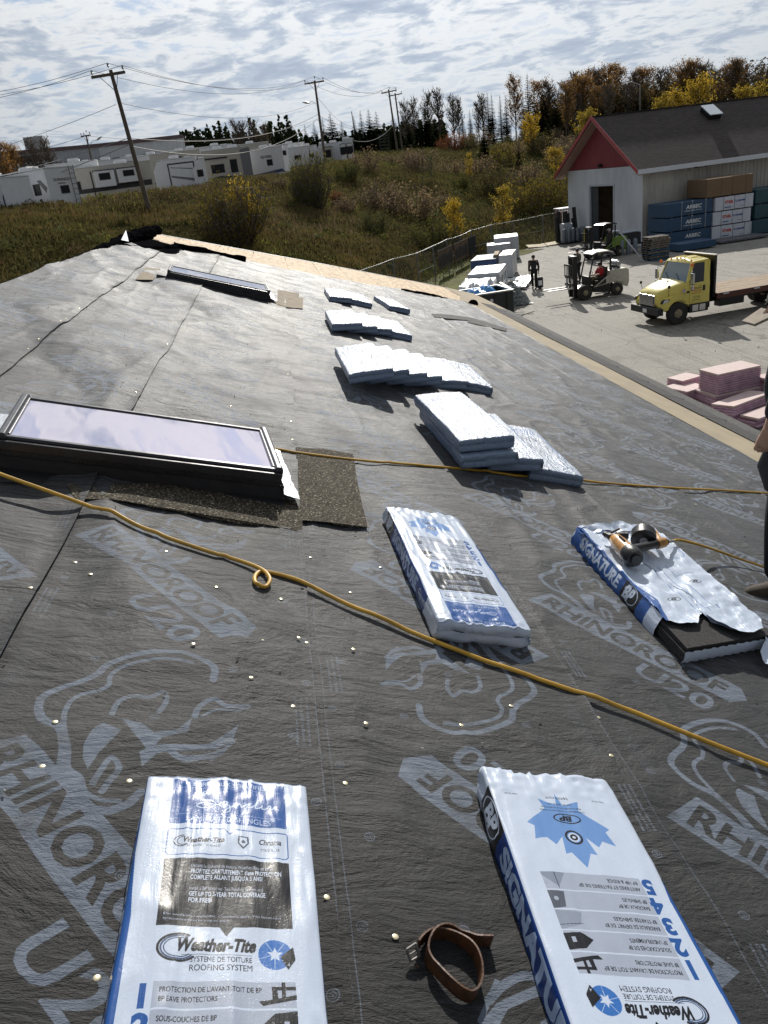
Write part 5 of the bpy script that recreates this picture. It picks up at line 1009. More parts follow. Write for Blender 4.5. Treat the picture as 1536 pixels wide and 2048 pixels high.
# ================================================================== FLATBED TRUCK
YEL=mat('yellow truck paint',(.74,.62,.13),.32,var=.07,vs=2.5,coat=.3,dirt=.10); CHR=mat('worn chrome',(.55,.56,.58),.25,metal=.9)
x,y=gp(1355,649); a6=rad(6); ox=x-.88*(1.0*math.cos(a6)+1.0*math.sin(a6)); oy=y-.88*(1.0*math.sin(a6)-1.0*math.cos(a6))
tr=empty('flatbed_truck',(ox,oy,ZY),a6,'yellow flatbed truck with conventional hood parked in the yard, its cab in view','truck'); tr.scale=(.88,)*3
def loft(secs):
    m=M(); n=len(secs[0]); V=[p for s_ in secs for p in s_]; f=[(i*n+k,i*n+(k+1)%n,(i+1)*n+(k+1)%n,(i+1)*n+k) for i in range(len(secs)-1) for k in range(n)]+[tuple(range(n-1,-1,-1)),tuple((len(secs)-1)*n+k for k in range(n))]; m.add(V,f); return m
def sec(x,w,z0,z1,crown=.05,rr=.12): return [(x,-w,z0),(x,-w,z1-rr),(x,-w+rr*.4,z1-rr*.35),(x,-w+rr*1.2,z1),(x,0,z1+crown),(x,w-rr*1.2,z1),(x,w-rr*.4,z1-rr*.35),(x,w,z1-rr),(x,w,z0)]
m=loft([sec(.14,.66,.98,1.30,.03,.08),sec(.22,.74,.80,1.42,.04),sec(.7,.82,.80,1.58,.05),sec(1.35,.98,.80,1.74,.05)]); m.build('hood',YEL,tr,smooth=True,bevel=.0)
# fenders as arches over the front wheels
for sg in (-1,1):
    m=M(); prof=[(.20,.66),(.20,1.02),(.36,1.16),(.75,1.26),(1.25,1.24),(1.52,1.05),(1.56,.60),(1.50,.60)]; arc=[(1.0+.55*math.cos(t),.47+.55*math.sin(t)) for t in np.linspace(0.25,2.75,12)]; poly=prof+[(p[0],p[1]) for p in arc]+[(.46,.66)]
    m.prism(poly,min(sg*.70,sg*1.06),max(sg*.70,sg*1.06),'y'); m.build('fender',YEL,tr,bevel=.02)
    m=M(); m.prism([(.155,.98),(.50,1.04),(.56,1.14),(.30,1.16),(.18,1.10)],min(sg*.98,sg*1.072),max(sg*.98,sg*1.072),'y'); hl=m.build('headlight',BLK,tr); m=M(); m.prism([(.22,1.0),(.47,1.045),(.50,1.12),(.30,1.13)],min(sg*1.0,sg*1.082),max(sg*1.0,sg*1.082),'y'); m.build('lens',mat('headlight lens',(.62,.64,.7),.1,metal=.4),hl)
m=M(); m.box(-.02,.24,-1.10,1.10,.50,.80,ch=.03); m.build('bumper',BLK,tr,bevel=.02); m=M(); m.box(-.03,-.021,-.22,.08,.56,.72); m.build('licence_plate',WHT,tr)
m=M(); m.box(.11,.145,-.60,.60,.84,1.30); m.build('grille_surround',CHR,tr,bevel=.01)
for k in range(8): m=M(); m.box(.075,.100,-.55,.55,.875+.05*k,.905+.05*k); m.build('grille_bar',CHR,tr)
m=M(); m.box(.104,.112,-.57,.57,.86,1.28); m.build('grille_mesh',BLK,tr)
# cab shell: body with roof, posts, door
m=loft([sec(1.30,1.02,.85,1.66,.02,.06),sec(1.42,1.08,.80,1.70,.02,.05),sec(2.42,1.10,.80,1.70,.02,.05)]); m.build('cab_body',YEL,tr,smooth=True)
m=loft([[(1.62,-.92,2.44),(1.70,-.94,2.52),(1.8,0,2.60),(1.70,.94,2.52),(1.62,.92,2.44)],[(2.42,-.98,2.44),(2.42,-.98,2.56),(2.42,0,2.64),(2.42,.98,2.56),(2.42,.98,2.44)]]); m.build('cab_roof',YEL,tr,bevel=.02,smooth=True)
m=M(); m.prism([(2.36,1.6),(2.44,1.6),(2.44,2.5),(2.36,2.5)],-1.04,1.04,'y'); m.build('cab_back',YEL,tr)
for sg in (-1,1):
    y0,y1=sorted((sg*1.00,sg*1.075)); 
    m=M(); m.add([(1.34,sg*1.05,1.66),(1.44,sg*1.07,1.66),(1.74,sg*.97,2.48),(1.62,sg*.93,2.46),(1.34,sg*.97,1.66),(1.44,sg*1.0,1.66),(1.74,sg*.90,2.48),(1.62,sg*.86,2.46)],[(0,1,2,3),(4,7,6,5),(0,3,7,4),(1,5,6,2),(3,2,6,7),(0,4,5,1)]); m.build('windscreen_post',YEL,tr)
    m=M(); m.add([(2.14,sg*1.085,1.66),(2.42,sg*1.09,1.66),(2.42,sg*1.0,2.50),(2.20,sg*.985,2.50),(2.14,sg*1.02,1.66),(2.42,sg*1.02,1.66),(2.42,sg*.93,2.50),(2.20,sg*.92,2.50)],[(0,1,2,3),(4,7,6,5),(0,3,7,4),(1,5,6,2),(3,2,6,7),(0,4,5,1)]); m.build('rear_pillar',YEL,tr)
    m=M(); m.add([(1.44,sg*1.085,1.60),(2.16,sg*1.09,1.60),(2.20,sg*.995,2.44),(1.74,sg*.975,2.44),(1.44,sg*1.06,1.60),(2.16,sg*1.065,1.60),(2.20,sg*.97,2.44),(1.74,sg*.95,2.44)],[(0,1,2,3),(4,7,6,5)]); m.build('side_window',GLS,tr)
    dr=M(); dr.box(1.47,2.24,*sorted((sg*1.095,sg*1.112)),.86,1.60); d=dr.build('door',YEL,tr,bevel=.008)
    m=M(); m.box(2.08,2.19,*sorted((sg*1.112,sg*1.130)),1.30,1.52,ch=.01); m.build('handle',BLK,d,bevel=.01)
    m=M(); m.tube([(1.50,sg*1.12,2.20),(1.42,sg*1.33,2.18),(1.42,sg*1.33,1.40),(1.50,sg*1.13,1.42)],.014,6); mi=m.build('mirror_arm',BLK,tr); m=M(); m.box(1.38,1.46,*sorted((sg*1.24,sg*1.44)),1.68,2.12,ch=.02); m.build('mirror_head',CHR,mi,bevel=.015); m=M(); m.box(1.38,1.46,*sorted((sg*1.26,sg*1.42)),1.44,1.62,ch=.02); m.build('lower_mirror',CHR,mi,bevel=.015)
    m=M(); m.cyl((.55,sg*.98,1.2),(.48,sg*1.10,1.62),.010,5); hm=m.build('hood_mirror_arm',BLK,tr); m=M(); m.lathe([(.02,-.07),(.055,-.04),(.055,.04),(.02,.07)],8,Matrix.Translation((.48,sg*1.10,1.66))); m.build('hood_mirror',BLK,hm,smooth=True)
    m=M(); m.box(1.5,2.4,*sorted((sg*.80,sg*1.10)),.42,.80); sp=m.build('step_tank',BLKM,tr,bevel=.02); 
    for q in range(2): m=M(); m.box(1.62+.34*q,1.90+.34*q,*sorted((sg*1.101,sg*1.118)),.48,.74); m.build('tread_plate',CHR,sp)
    m=M(); m.lathe([(.02,0),(.065,.02),(.065,.10),(.03,.14)],10,Matrix.Translation((1.50,sg*1.16,2.36))); m.build('amber_beacon',mat('amber lens',(.85,.22,.03),.2),tr,smooth=True); m=M(); m.tube([(1.62,sg*.93,2.40),(1.50,sg*1.16,2.36)],.015,5); m.build('beacon_bracket',BLK,tr)
m=M(); m.add([(1.36,-.98,1.72),(1.36,.98,1.72),(1.66,.88,2.46),(1.66,-.88,2.46),(1.39,-.96,1.71),(1.39,.96,1.71),(1.69,.86,2.45),(1.69,-.86,2.45)],[(0,1,2,3),(7,6,5,4)]); m.build('windscreen',mat('windscreen glass',(.15,.20,.23),.05,spec=1.0),tr)  # pale blue-grey base colour stands in for sky reflected in the glass
m=M(); m.box(1.9,2.1,-.5,.5,1.2,2.0); m.build('seat',mat('grey cab seat',(.1,.1,.1),.9),tr)
for q in (-.5,.3): m=M(); m.tube([(1.34,q,1.735),(1.46,q+.42,2.0)],.010,4); m.build('wiper',BLK,tr)
for q in range(5): m=M(); m.lathe([(.045,0),(.045,.03),(.02,.05)],8,Matrix.Translation((1.72,[-.75,-.28,0,.28,.75][q],2.545+.04*(1-abs(q-2)/2)))); m.build('roof_marker_light',mat('marker amber',(.8,.35,.12),.25),tr)
for q in range(5): m=M(); m.box(1.85,2.38,-.6+.3*q,-.585+.3*q,2.60,2.622); m.build('roof_rib',YEL,tr)
m=M(); m.box(2.62,2.72,-1.10,1.10,.95,2.66); m.build('headboard',BLKM,tr); m=M(); m.box(2.58,2.74,-1.12,1.12,2.66,2.70); m.build('headboard_cap',mat('pale steel cap',(.55,.52,.5),.4,metal=.5),tr)
m=M(); m.box(2.5,8.6,-.42,-.30,.62,.92); m.build('frame_rail',BLKM,tr); m=M(); m.box(2.5,8.6,.30,.42,.62,.92); m.build('frame_rail',BLKM,tr); m=M(); m.box(2.46,2.60,-.9,.9,.5,2.3); m.build('exhaust_guard',BLKM,tr)
PLK=mat('worn deck plank',(.36,.27,.18),.85,var=.35,vs=5,stretch=(.3,4,1),bump=.3,bs=12)
for q in range(14): yy=-1.16+.166*q; m=M(); m.box(2.74,8.8,yy,yy+.158,1.06,1.10+.004*(q%3)); m.build('deck_plank',PLK,tr)
RST=mat('rusty side rail',(.10,.035,.025),.7,var=.4,vs=10); 
for sg in (-1,1): m=M(); m.box(2.72,8.8,*sorted((sg*1.17,sg*1.25)),.86,1.10); m.build('side_rail',RST,tr)
for q in range(4): m=M(); m.box(3.0+1.5*q,3.28+1.5*q,-1.256,-1.251,1.02,1.07); m.build('reflector',WHT,tr)
for q in range(8): m=M(); m.box(2.9+.7*q,3.0+.7*q,-1.12,1.12,.92,1.05); m.build('crossmember',BLKM,tr)
m=M(); m.box(3.1,4.3,-.9,-.5,.45,.9); m.build('tool_box',BLKM,tr)
for yy in (-.92,.92): wheel(tr,1.0,yy,.475,.26,RIMM,.60,6)
for yy in (-.98,-.70,.70,.98): wheel(tr,6.4,yy,.475,.25)
m=M(); m.cyl((1.0,-.8,.475),(1.0,.8,.475),.06,8); m.cyl((6.4,-.7,.475),(6.4,.7,.475),.08,8); m.build('axle',BLKM,tr,kind='stuff')
DF=Matrix.Translation((1.50,-1.1125,0))@Matrix.Rotation(rad(90),4,'X'); TBK=mat('black lettering',(.02,.02,.02),.5); TRD=mat('red lettering',(.55,.05,.03),.5); TOR=mat('rust red lettering',(.45,.14,.05),.5); TWH=mat('white lettering',(.75,.78,.8),.5)
m=M(); m.box(.04,.21,1.30,1.46,0,.003,DF); m=M(); m.add([tuple(DF@Vector(p)) for p in [(.04,1.34,.003),(.20,1.34,.003),(.20,1.50,.003),(.04,1.50,.003)]],[(0,1,2,3)]); m.build('door_emblem',TRD,tr)
m=M(); m.add([tuple(DF@Vector(p)) for p in [(.07,1.37,.005),(.17,1.37,.005),(.17,1.43,.005),(.12,1.48,.005),(.07,1.43,.005)]],[(0,1,2,3,4)]); m.build('door_emblem_house',TWH,tr)
for tx,x_,z_,h_,mt_ in (('Home',.22,1.40,.085,TBK),('hardware',.22,1.30,.07,TOR),('building centre',.05,1.215,.055,TOR),('G.V.W. 15,000 kg',.12,1.08,.032,TBK),('Tare Wt. 6,910 kg',.12,1.03,.032,TBK),('homehardware.ca',.07,.94,.04,TBK),('Gerry\'s',.36,1.50,.035,TBK)): text_obj(tx,'door_lettering',mt_,tr,DF@Matrix.Translation((x_,z_,0)),h_)
m=M(); m.lathe([(.075,0),(.075,.004)],16,Matrix.Translation((1.22,-1.0615,1.42-.28+.25))@Matrix.Rotation(rad(90),4,'X')); m.build('round_sticker',mat('lilac sticker',(.5,.42,.6),.5),tr)
m=M(); m.box(1.35,1.5,-1.085,-1.07,1.28,1.36); m.build('side_vent',BLK,tr)
# ================================================================== LUMBER BY THE WAREHOUSE
NAVY=mat('navy lumber wrap',(.028,.075,.15),.55,var=.12,vs=2,bump=.15,bs=6); TEAL=mat('dark teal lumber wrap',(.022,.075,.095),.55,var=.12,vs=2); LW=mat('white lumber wrap',(.62,.65,.72),.5,var=.08,vs=2,bump=.15,bs=5); BRN=mat('bare panel stack',(.22,.145,.085),.85,var=.25,vs=3,stretch=(1,1,14)); DUN=mat('dunnage timber',(.12,.09,.06),.9); STR=mat('grey strap',(.45,.48,.5),.5)
BLT=mat('blue print',(.05,.09,.30),.5); 
def lumber(lx0,lx1,ly,dep,z0,z1,mt_,label,kind,group,yaw=0.,name='lumber_bundle'):
    X,Y=wloc(lx0,ly); r=empty(name,(X,Y,ZY+z0),WA+yaw,label,'lumber bundle',group); w_=lx1-lx0; h=z1-z0-.07
    m=M(); m.box(0,w_,0,dep,.07,.07+h,ch=.0); m.build('wrap',mt_,r,bevel=.015)
    for q in (.12,.5,.88): m=M(); m.box(w_*q-.05,w_*q+.05,.02,dep-.02,0,.07); m.build('runner',DUN,r)
    FM=Matrix.Translation((0,-.006,.07))@Matrix.Rotation(rad(90),4,'X')
    if kind=='A':
        if z0<1.9 and z0>.5 or z0>1.9 or True: text_obj('ARBEC','lettering',TWH,r,FM@Matrix.Translation((w_*.42,h*.46,0)),h*.27,w=w_*.34,shear=.12,bold=.03)
        if z0>.5: text_obj('LUMBER MADE FOR ALL','lettering',TWH,r,FM@Matrix.Translation((w_*.38,h*.27,0)),h*.08,w=w_*.40)
        if z0>.5:
            for q in (.33,.56,.86): m=M(); m.box(w_*q-.012,w_*q+.012,-.012,-.002,.07,.07+h+.004); m.build('strap',STR,r); m=M(); m.box(w_*q-.035,w_*q+.035,-.016,.03,.06+h,.09+h); m.build('strap_corner',TWH,r)
    if kind=='S':
        text_obj('STABL','lettering',TRD,r,FM@Matrix.Translation((w_*.24,h*.50,0)),h*.20,w=w_*.23,shear=.15,bold=.05); text_obj('FILM','lettering',BLT,r,FM@Matrix.Translation((w_*.49,h*.52,0)),h*.16,w=w_*.15,shear=.15)
        m=M(); V=[(w_*.65,h*.55),(w_*.74,h*.55),(w_*.74,h*.50),(w_*.79,h*.60),(w_*.74,h*.70),(w_*.74,h*.65),(w_*.65,h*.65)]; m.add([tuple(FM@Vector((a,b_,.004))) for a,b_ in V],[tuple(range(7))]); m.build('arrow_print',BLT,r)
        m=M(); m.add([tuple(FM@Vector(p)) for p in [(w_*.24,h*.16,.004),(w_*.41,h*.16,.004),(w_*.41,h*.23,.004),(w_*.24,h*.23,.004)]],[(0,1,2,3)]); m.build('bar_print',BLT,r); text_obj('Resolute','lettering',BLT,r,FM@Matrix.Translation((w_*.66,h*.17,0)),h*.07)
        for (a,b_) in ((.05,.85),(.05,.15),(.87,.85),(.94,.85),(.87,.2)): text_obj('^^','lettering',STR,r,FM@Matrix.Translation((w_*a,h*b_,0)),h*.06)
        if z0<2: 
            for q in (.21,.5,.78): m=M(); m.box(w_*q-.010,w_*q+.010,-.012,-.002,.07,.07+h+.003); m.build('strap',BLK,r)
    if kind=='B':
        for q in range(8): m=M(); m.box(-.004,w_+.004,-.006,dep,.07+h*(q+.93)/8,.07+h*(q+1)/8-.001) if q<7 else m.box(0,w_,0,.01,.07,.08); m.build('panel_edge',BRN,r)
        for q in (.31,.55,.85): m=M(); m.box(w_*q-.010,w_*q+.010,-.014,-.007,.07,.07+h); m.build('strap',DUN,r)
    return r
ly=-2.8; A0=wl(1333,ly,1.5); A1=wl(1423,ly,1.5); hA=(wz(1335,409,ly))/3.0
for k in range(3): lumber(A0,A1,ly,2.3,hA*k,hA*(k+1),NAVY,['lowest','middle','topmost'][k]+' navy-wrapped lumber bundle of the left stack against the long white wall','A','navy lumber bundles stacked left by the wall')
S0=wl(1428,ly,1.5); S1=wl(1503,ly,1.5); zt_=wz(1433,396,ly); hS=zt_/3.0
for k in range(3): o=.0 if k==2 else (-.12 if k==1 else -.14); lumber(S0+o,S1+o*(k>0)+(.12 if k==0 else 0),ly-.1,2.3,hS*k,hS*(k+1),LW,['lowest','middle','topmost'][k]+' white-wrapped lumber bundle with red print in the centre stack','S','white lumber bundles in the centre stack')
zb=wz(1416,359,ly)-zt_; lumber(wl(1415,ly,3.4),wl(1506,ly,3.4),ly,2.3,zt_+.02,zt_+max(.9,zb),BRN,'unwrapped brown panel bundle on top of the white-wrapped centre stack','B','panel bundles by the wall')
T0=wl(1510,ly,1.5); hT=wz(1512,380,ly)/3
for k in range(3): lumber(T0-(.25 if k==0 else 0),T0+3.3,ly-.0-(.3 if k==0 else 0),2.3,hT*k,hT*(k+1),TEAL,['lowest unprinted','middle','topmost'][k]+' dark teal lumber bundle of the right stack cut by the frame','A' if k else 'N','teal lumber bundles stacked at the right')
X0=wl(1359,-5.9); X1=wl(1432,-5.9); lumber(X0,X1,-5.9,1.5,0,.48,NAVY,'single low navy lumber bundle with brown top lying before the left stack','N','low bundles before the stacks')
m=M(); m.box(.02,X1-X0-.02,.02,1.48,.50,.51); X,Y=wloc(X0,-5.9); 
X2=wl(1437,-5.0); lumber(X2,X2+3.6,-5.2,1.7,0,.20,mat('grey sheet stack',(.11,.115,.13),.6,var=.2,vs=3),'low grey stack of sheets on the ground before the white-wrapped bundles','N','low bundles before the stacks')
# pallets
PW=mat('weathered pallet wood',(.17,.145,.12),.9,var=.4,vs=4); PWB=mat('blue pallet wood',(.045,.10,.15),.85,var=.35,vs=4)
X,Y=gp(1311,519); 
def pallet(loc,rz,mt_,label,grp):
    r=empty('pallet',loc,rz,label,'pallet',grp)
    for q in range(3): m=M(); m.box(-.6,.6,-.5+.46*q,-.42+.46*q,.022,.11); m.build('stringer',mt_,r)
    for q in range(7): m=M(); m.box(-.6+.182*q,-.49+.182*q,-.5,.5,.112,.130); m.build('deck_board',mt_,r)
    for q in range(3): m=M(); m.box(-.6+.54*q,-.48+.54*q,-.5,.5,0,.020); m.build('bottom_board',mt_,r)
    return r
pg='wooden pallets in the tall stack beside the navy bundles'
p0=pallet((X,Y,ZY),WA+.05,PWB,'',pg); pA=pallet((X,Y,ZY+.135),WA-.02,PW,'',pg)
for k in range(10):
    o=(p0,pA)[k%2 if k<6 else 1] if k in (0,) else None
    if k==0: p=p0
    elif k==1: p=pA
    else: p=copy_tree(p0 if k<5 and k!=3 else pA,loc=(X+random.uniform(-.06,.06),Y+random.uniform(-.06,.06),ZY+.135*k),rz=WA+random.uniform(-.08,.08))
    p['label']=['bottom','second','third','fourth','fifth','sixth','seventh','eighth','ninth','topmost'][k]+' wooden pallet counted from the ground in the stack beside the navy bundles'
# ================================================================== STACKS AND SCRAP BY THE FENCE
TARP=mat('white tarp wrap',(.50,.52,.55),.4,var=.08,vs=2,bump=.8,bs=3.5,dist=.05); TBL=mat('blue wrap',(.03,.07,.20),.5,var=.15,vs=3); GRT=mat('grey top board',(.42,.44,.46),.7,var=.1,vs=2)
def tstack(name,x,y,w_,d_,h,rz,mt_,label,cat_,topm=None,jit=.02):
    r=empty(name,(x,y,ZY),rz,label,cat_,'wrapped stacks along the fence'); m=M(); n=7
    V=[];
    for zi,zz_ in enumerate((.06,h*.5,h-.04,h)):
        for k in range(4*n):
            s_=k//n; t_=(k%n)/n; p=[(-1+2*t_,-1),(1,-1+2*t_),(1-2*t_,1),(-1,1-2*t_)][s_]; f=(1-.02*(zi==3)); V.append((p[0]*w_/2*f+jit*random.uniform(-1,1),p[1]*d_/2*f+jit*random.uniform(-1,1),zz_+(jit*random.uniform(-.6,.6) if zi>1 else 0)))
    N=4*n; f=[(i*N+k,i*N+(k+1)%N,(i+1)*N+(k+1)%N,(i+1)*N+k) for i in range(3) for k in range(N)]+[tuple(3*N+k for k in range(N))]; m.add(V,f); m.build('wrap',mt_,r)
    for q in (-.3,.3): mm=M(); mm.box(w_*q-.06,w_*q+.06,-d_/2+.05,d_/2-.05,0,.06); mm.build('runner',DUN,r)
    if topm: mm=M(); mm.box(-w_/2,w_/2,-d_/2,d_/2,h+.02,h+.05); mm.build('top_sheet',topm,r)
    return r
tstack('wrapped_stack',16.6,57.9,1.7,2.9,1.55,rad(-15),TARP,'tall white-wrapped stack at the far end of the row by the fence','wrapped stack')
tstack('wrapped_stack',15.55,56.2,1.6,1.9,1.25,rad(-15),TARP,'white-wrapped stack standing in front of the tall far one by the fence','wrapped stack')
tstack('wrapped_stack',12.75,49.1,1.5,2.9,1.15,rad(-22),TBL,'blue-sided stack with grey top board in the fence row','wrapped stack',GRT)
tstack('wrapped_stack',14.0,48.6,.8,2.9,1.35,rad(-22),TARP,'narrow white-wrapped stack beside the blue-sided one','wrapped stack')
for k in range(3):
    m=M(); m.box(-.14,.14,-1.1,1.1,0,.05); m.build('board',PLK if k!=1 else DUN,loc=(13.45-.02*k,49.0,ZY+1.37+.055*k-.16),label=['lowest','middle','topmost'][k]+' short board lying on the blue-sided stack by the fence',cat='board',group='boards on the blue-sided stack').rotation_euler[2]=rad(-22+2*k)
s3=tstack('wrapped_stack',11.55,44.3,1.75,3.6,1.05,rad(-22),TARP,'large white-topped stack with dark end print in the fence row','wrapped stack'); 
for q in range(4): m=M(); m.box(.885,.895,-1.6+.85*q,-1.3+.85*q,.35,.75); m.build('print_patch',mat('dark print',(.05,.05,.07),.6),s3)
tstack('wrapped_stack',10.25,41.3,1.7,3.1,.85,rad(-20),TARP,'low white tarp-covered stack nearest the dumpster','wrapped stack',jit=.06)
# metal panels
pr=empty('metal_panels',(13.1,44.2,ZY),rad(-24),'pale ribbed metal roofing panels lying flat on the asphalt beside the white stacks','metal panels')
for k in range(4):
    m=M(); x0=-.85+.42*k; prof=[(0,0),(.06,.035),(.10,.035),(.16,0),(.42,0)]; V=[(x0+a,yy,.10+.03*k+b_) for a,b_ in prof for yy in (-2.2,2.2)]; V+=[(a,b_,c-.02) for a,b_,c in V]; n=10; f=[(2*i,2*i+1,2*i+3,2*i+2) for i in range(4)]+[(n+2*i,n+2*i+2,n+2*i+3,n+2*i+1) for i in range(4)]+[(2*i,2*i+2,n+2*i+2,n+2*i) for i in range(4)]
    m.add(V,f); m.build('panel',mat('pale galvanised panel',(.55,.57,.58),.45,metal=.3),pr)
for q in (-1.5,0,1.5): m=M(); m.box(-.85,.85,q-.05,q+.05,0,.09); m.build('runner',DUN,pr)
# dumpster with scrap
DG=mat('dark green dumpster steel',(.012,.022,.020),.5,var=.3,vs=4,bump=.2,bs=5)
dp=empty('dumpster',(7.9,34.9,ZY),rad(4),'dark green open dumpster full of scrap below the eave','dumpster')
for nm,b_ in (('side_wall',(-2.0,2.0,-1.0,-.94,.15,1.25)),('side_wall',(-2.0,2.0,.94,1.0,.15,1.25)),('end_wall',(1.94,2.0,-.94,.94,.15,1.25)),('end_wall',(-2.0,-1.94,-.94,.94,.15,1.25)),('floor_plate',(-1.94,1.94,-.94,.94,.15,.21))): m=M(); m.box(*b_); m.build(nm,DG,dp)
for b_ in ((-2.03,2.03,-1.03,-.94,1.25,1.31),(-2.03,2.03,.94,1.03,1.25,1.31),(1.94,2.03,-.94,.94,1.25,1.31),(-2.03,-1.94,-.94,.94,1.25,1.31)): m=M(); m.box(*b_); m.build('top_rail',mat('worn pale rail',(.5,.5,.48),.5,metal=.3),dp)
for q in range(7): m=M(); m.box(-1.8+.58*q,-1.74+.58*q,-1.05,-1.0,.15,1.25); m.build('rib',DG,dp)
m=M(); m.lathe([(.08,0),(.08,.01)],10,Matrix.Translation((1.0,-1.005,.95))@Matrix.Rotation(rad(90),4,'X')); m.build('white_mark',WHT,dp)
def heap(name,c,rx,ry,rz_,mt_,label,cat_,seed,pow_=1.0,n=26):
    V=[];f=[]
    for i in range(n):
        for j in range(n):
            u=-1+2*i/(n-1); v=-1+2*j/(n-1); rr=math.hypot(u,v); z=max(0,1-min(1,rr)**2)**.6; V.append([u*rx,v*ry,z*rz_])
    V=np.array(V); V[:,2]*=1+.45*fbm(V[:,0]*2.5+seed,V[:,1]*2.5,seed,4); V[:,2]+=.10*rz_*ridge(V[:,0]*6,V[:,1]*6,seed+4); V[:,:2]+=.05*np.stack([vn(V[:,0]*5,V[:,1]*5,seed+6),vn(V[:,0]*5,V[:,1]*5,seed+7)],-1)
    idx=np.arange(n*n).reshape(n,n); ff=np.stack([idx[:-1,:-1],idx[1:,:-1],idx[1:,1:],idx[:-1,1:]],-1).reshape(-1,4); return link(fast_mesh(V,ff,'heap',False),name,mt_,loc=c,label=label,cat=cat_)
heap('blue_tarp',(8.75,35.1,ZY+1.05),.75,.75,.42,mat('bright blue tarp',(.05,.27,.62),.3,bump=.6,bs=9,dist=.04),'crumpled bright blue tarp bag on top of the dumpster scrap','tarp',3)
heap('plastic_heap',(7.4,35.1,ZY+1.0),.9,.8,.40,mat('crumpled clear plastic',(.62,.66,.70),.2,bump=.8,bs=9,dist=.05),'crumpled pale plastic sheeting heaped in the dumpster','plastic',7)
heap('plastic_heap',(9.7,38.6,ZY),1.3,1.1,.95,mat('white plastic sheeting',(.68,.69,.70),.3,bump=.8,bs=5,dist=.05),'white plastic sheeting heaped between the dumpster and the tarp-covered stack','plastic',12)
heap('scrap_heap',(11.0,38.0,ZY),.9,.8,.75,mat('mixed green grey scrap',(.045,.06,.05),.6,col2=(.30,.33,.33),vs=7,bump=.8,bs=6,dist=.05),'heap of dark green and grey scrap at the right end of the dumpster','scrap',15)
for k in range(9):
    m=M(); a=random.uniform(0,3.1); m.box(-.05,.05,-.6,.6,0,.03); o=m.build('scrap_board',[WHT,GRT,DG,PW][k%4],loc=(10.6+random.uniform(-.7,.6),37.3+random.uniform(-.8,.6),ZY+.75+.05*k),label='thin %s scrap offcut lying %s the dark scrap heap'%(['white','grey','dark green','brown'][k%4],['low on','halfway up','on the top of'][k//3]),cat='offcut',group='scrap offcuts on the heap'); o.rotation_euler=(random.uniform(-.4,.4),random.uniform(-.3,.3),a)
tstack('covered_pile',6.4,40.5,2.4,2.0,.9,rad(30),mat('grey worn cover',(.30,.29,.27),.6,var=.3,vs=3,bump=.6,bs=4,dist=.04),'low grey covered pile by the verge behind the far eave corner','covered pile',jit=.10)
m=M(); m.box(-.1,.1,-1.3,1.3,0,.06); o=m.build('board',TARP,loc=(5.6,40.6,ZY+.98),label='pale board lying on the grey covered pile',cat='board'); o.rotation_euler=(0,0,rad(-40))
for k,(dx,lbl) in enumerate(((-.62,'left'),(.62,'right'))):
    m=M(); m.box(-.6,.6,-1.1,1.1,.02,.045); o=m.build('plywood_sheet',mat('pale plywood %d'%k,(.50,.42,.27),.8,var=.12,vs=2),loc=(21.0+dx,63.0,ZY+.03),label=lbl+' pale plywood sheet of the pair on the asphalt near the fence',cat='plywood'); o.rotation_euler=(0,rad(3*(1-2*k)),rad(-12))
# door-side clutter
def cyl_obj(name,x,y,r_,h,mt_,label,cat_,grp=None,tilt=(0,0),cap=True,z=0.):
    m=M(); prof=[(r_*.9,0),(r_,.04),(r_,h*.86),(r_*.7,h*.95),(r_*.45,h)] if cap else [(r_,0),(r_*1.0,h)]; m.lathe(prof,12); o=m.build(name,mt_,smooth=cap,loc=(x,y,ZY+z),label=label,cat=cat_,group=grp); o.rotation_euler=(tilt[0],tilt[1],0); return o
GC=mat('grey blue gas cylinder',(.20,.23,.27),.45,metal=.3,var=.2,vs=5); 
bx,by=gp(1170,488); m=M(); m.cyl((0,0,0),(0,0,1.08),.085,12); m.build('bollard',mat('yellow bollard paint',(.55,.43,.05),.5,var=.2,vs=6),loc=(bx,by,ZY),label='yellow steel bollard in front of the gas cylinders by the door',cat='bollard')
gx,gy=gp(1163,484)
for k in range(9): cyl_obj('gas_cylinder',gx+[-1.35,-1.0,-.65,-.3,.12,.5,-.9,-.4,.35][k],gy+[.1,0,.05,0,.1,.5,.6,.65,.9][k],.15,1.0,GC,['leftmost front','second front','third front','fourth front','fifth front','right end','left rear','middle rear','right rear'][k]+' grey gas cylinder of the rack standing left of the warehouse door','gas cylinder','gas cylinders racked left of the door',z=.12)
m=M(); m.box(-1.6,.6,-.25,1.1,0,.10); m.build('cylinder_rack',BLKM,loc=(gx,gy,ZY),label='low black rack holding the grey gas cylinders left of the door',cat='rack')
for k in range(6): cyl_obj('black_pipe',gx-1.5+.33*k,gy+1.3+.1*(k%2),[.13,.16,.17,.15,.12,.15][k],[1.9,2.35,2.3,2.15,1.75,2.55][k],BLK,['leftmost','second','third','fourth','fifth short','tallest tapering'][k]+' upright black corrugated pipe behind the gas cylinders','pipe','black pipes stood behind the gas cylinders',tilt=(rad(-4),rad([1,-2,2,0,1,-3][k])),cap=False)
hx,hy=gp(1131,485); tstack('bulk_bag',hx,hy,.75,.7,1.45,rad(10),mat('grey white bulk bag',(.50,.54,.60),.5,bump=.8,bs=5,dist=.05),'tall grey white plastic-wrapped bag left of the black pipes','bag',jit=.05)
tt=empty('cage_crate',(25.2,69.6,ZY),WA,'rusty wire crate with white top behind the left corner of the warehouse','crate')
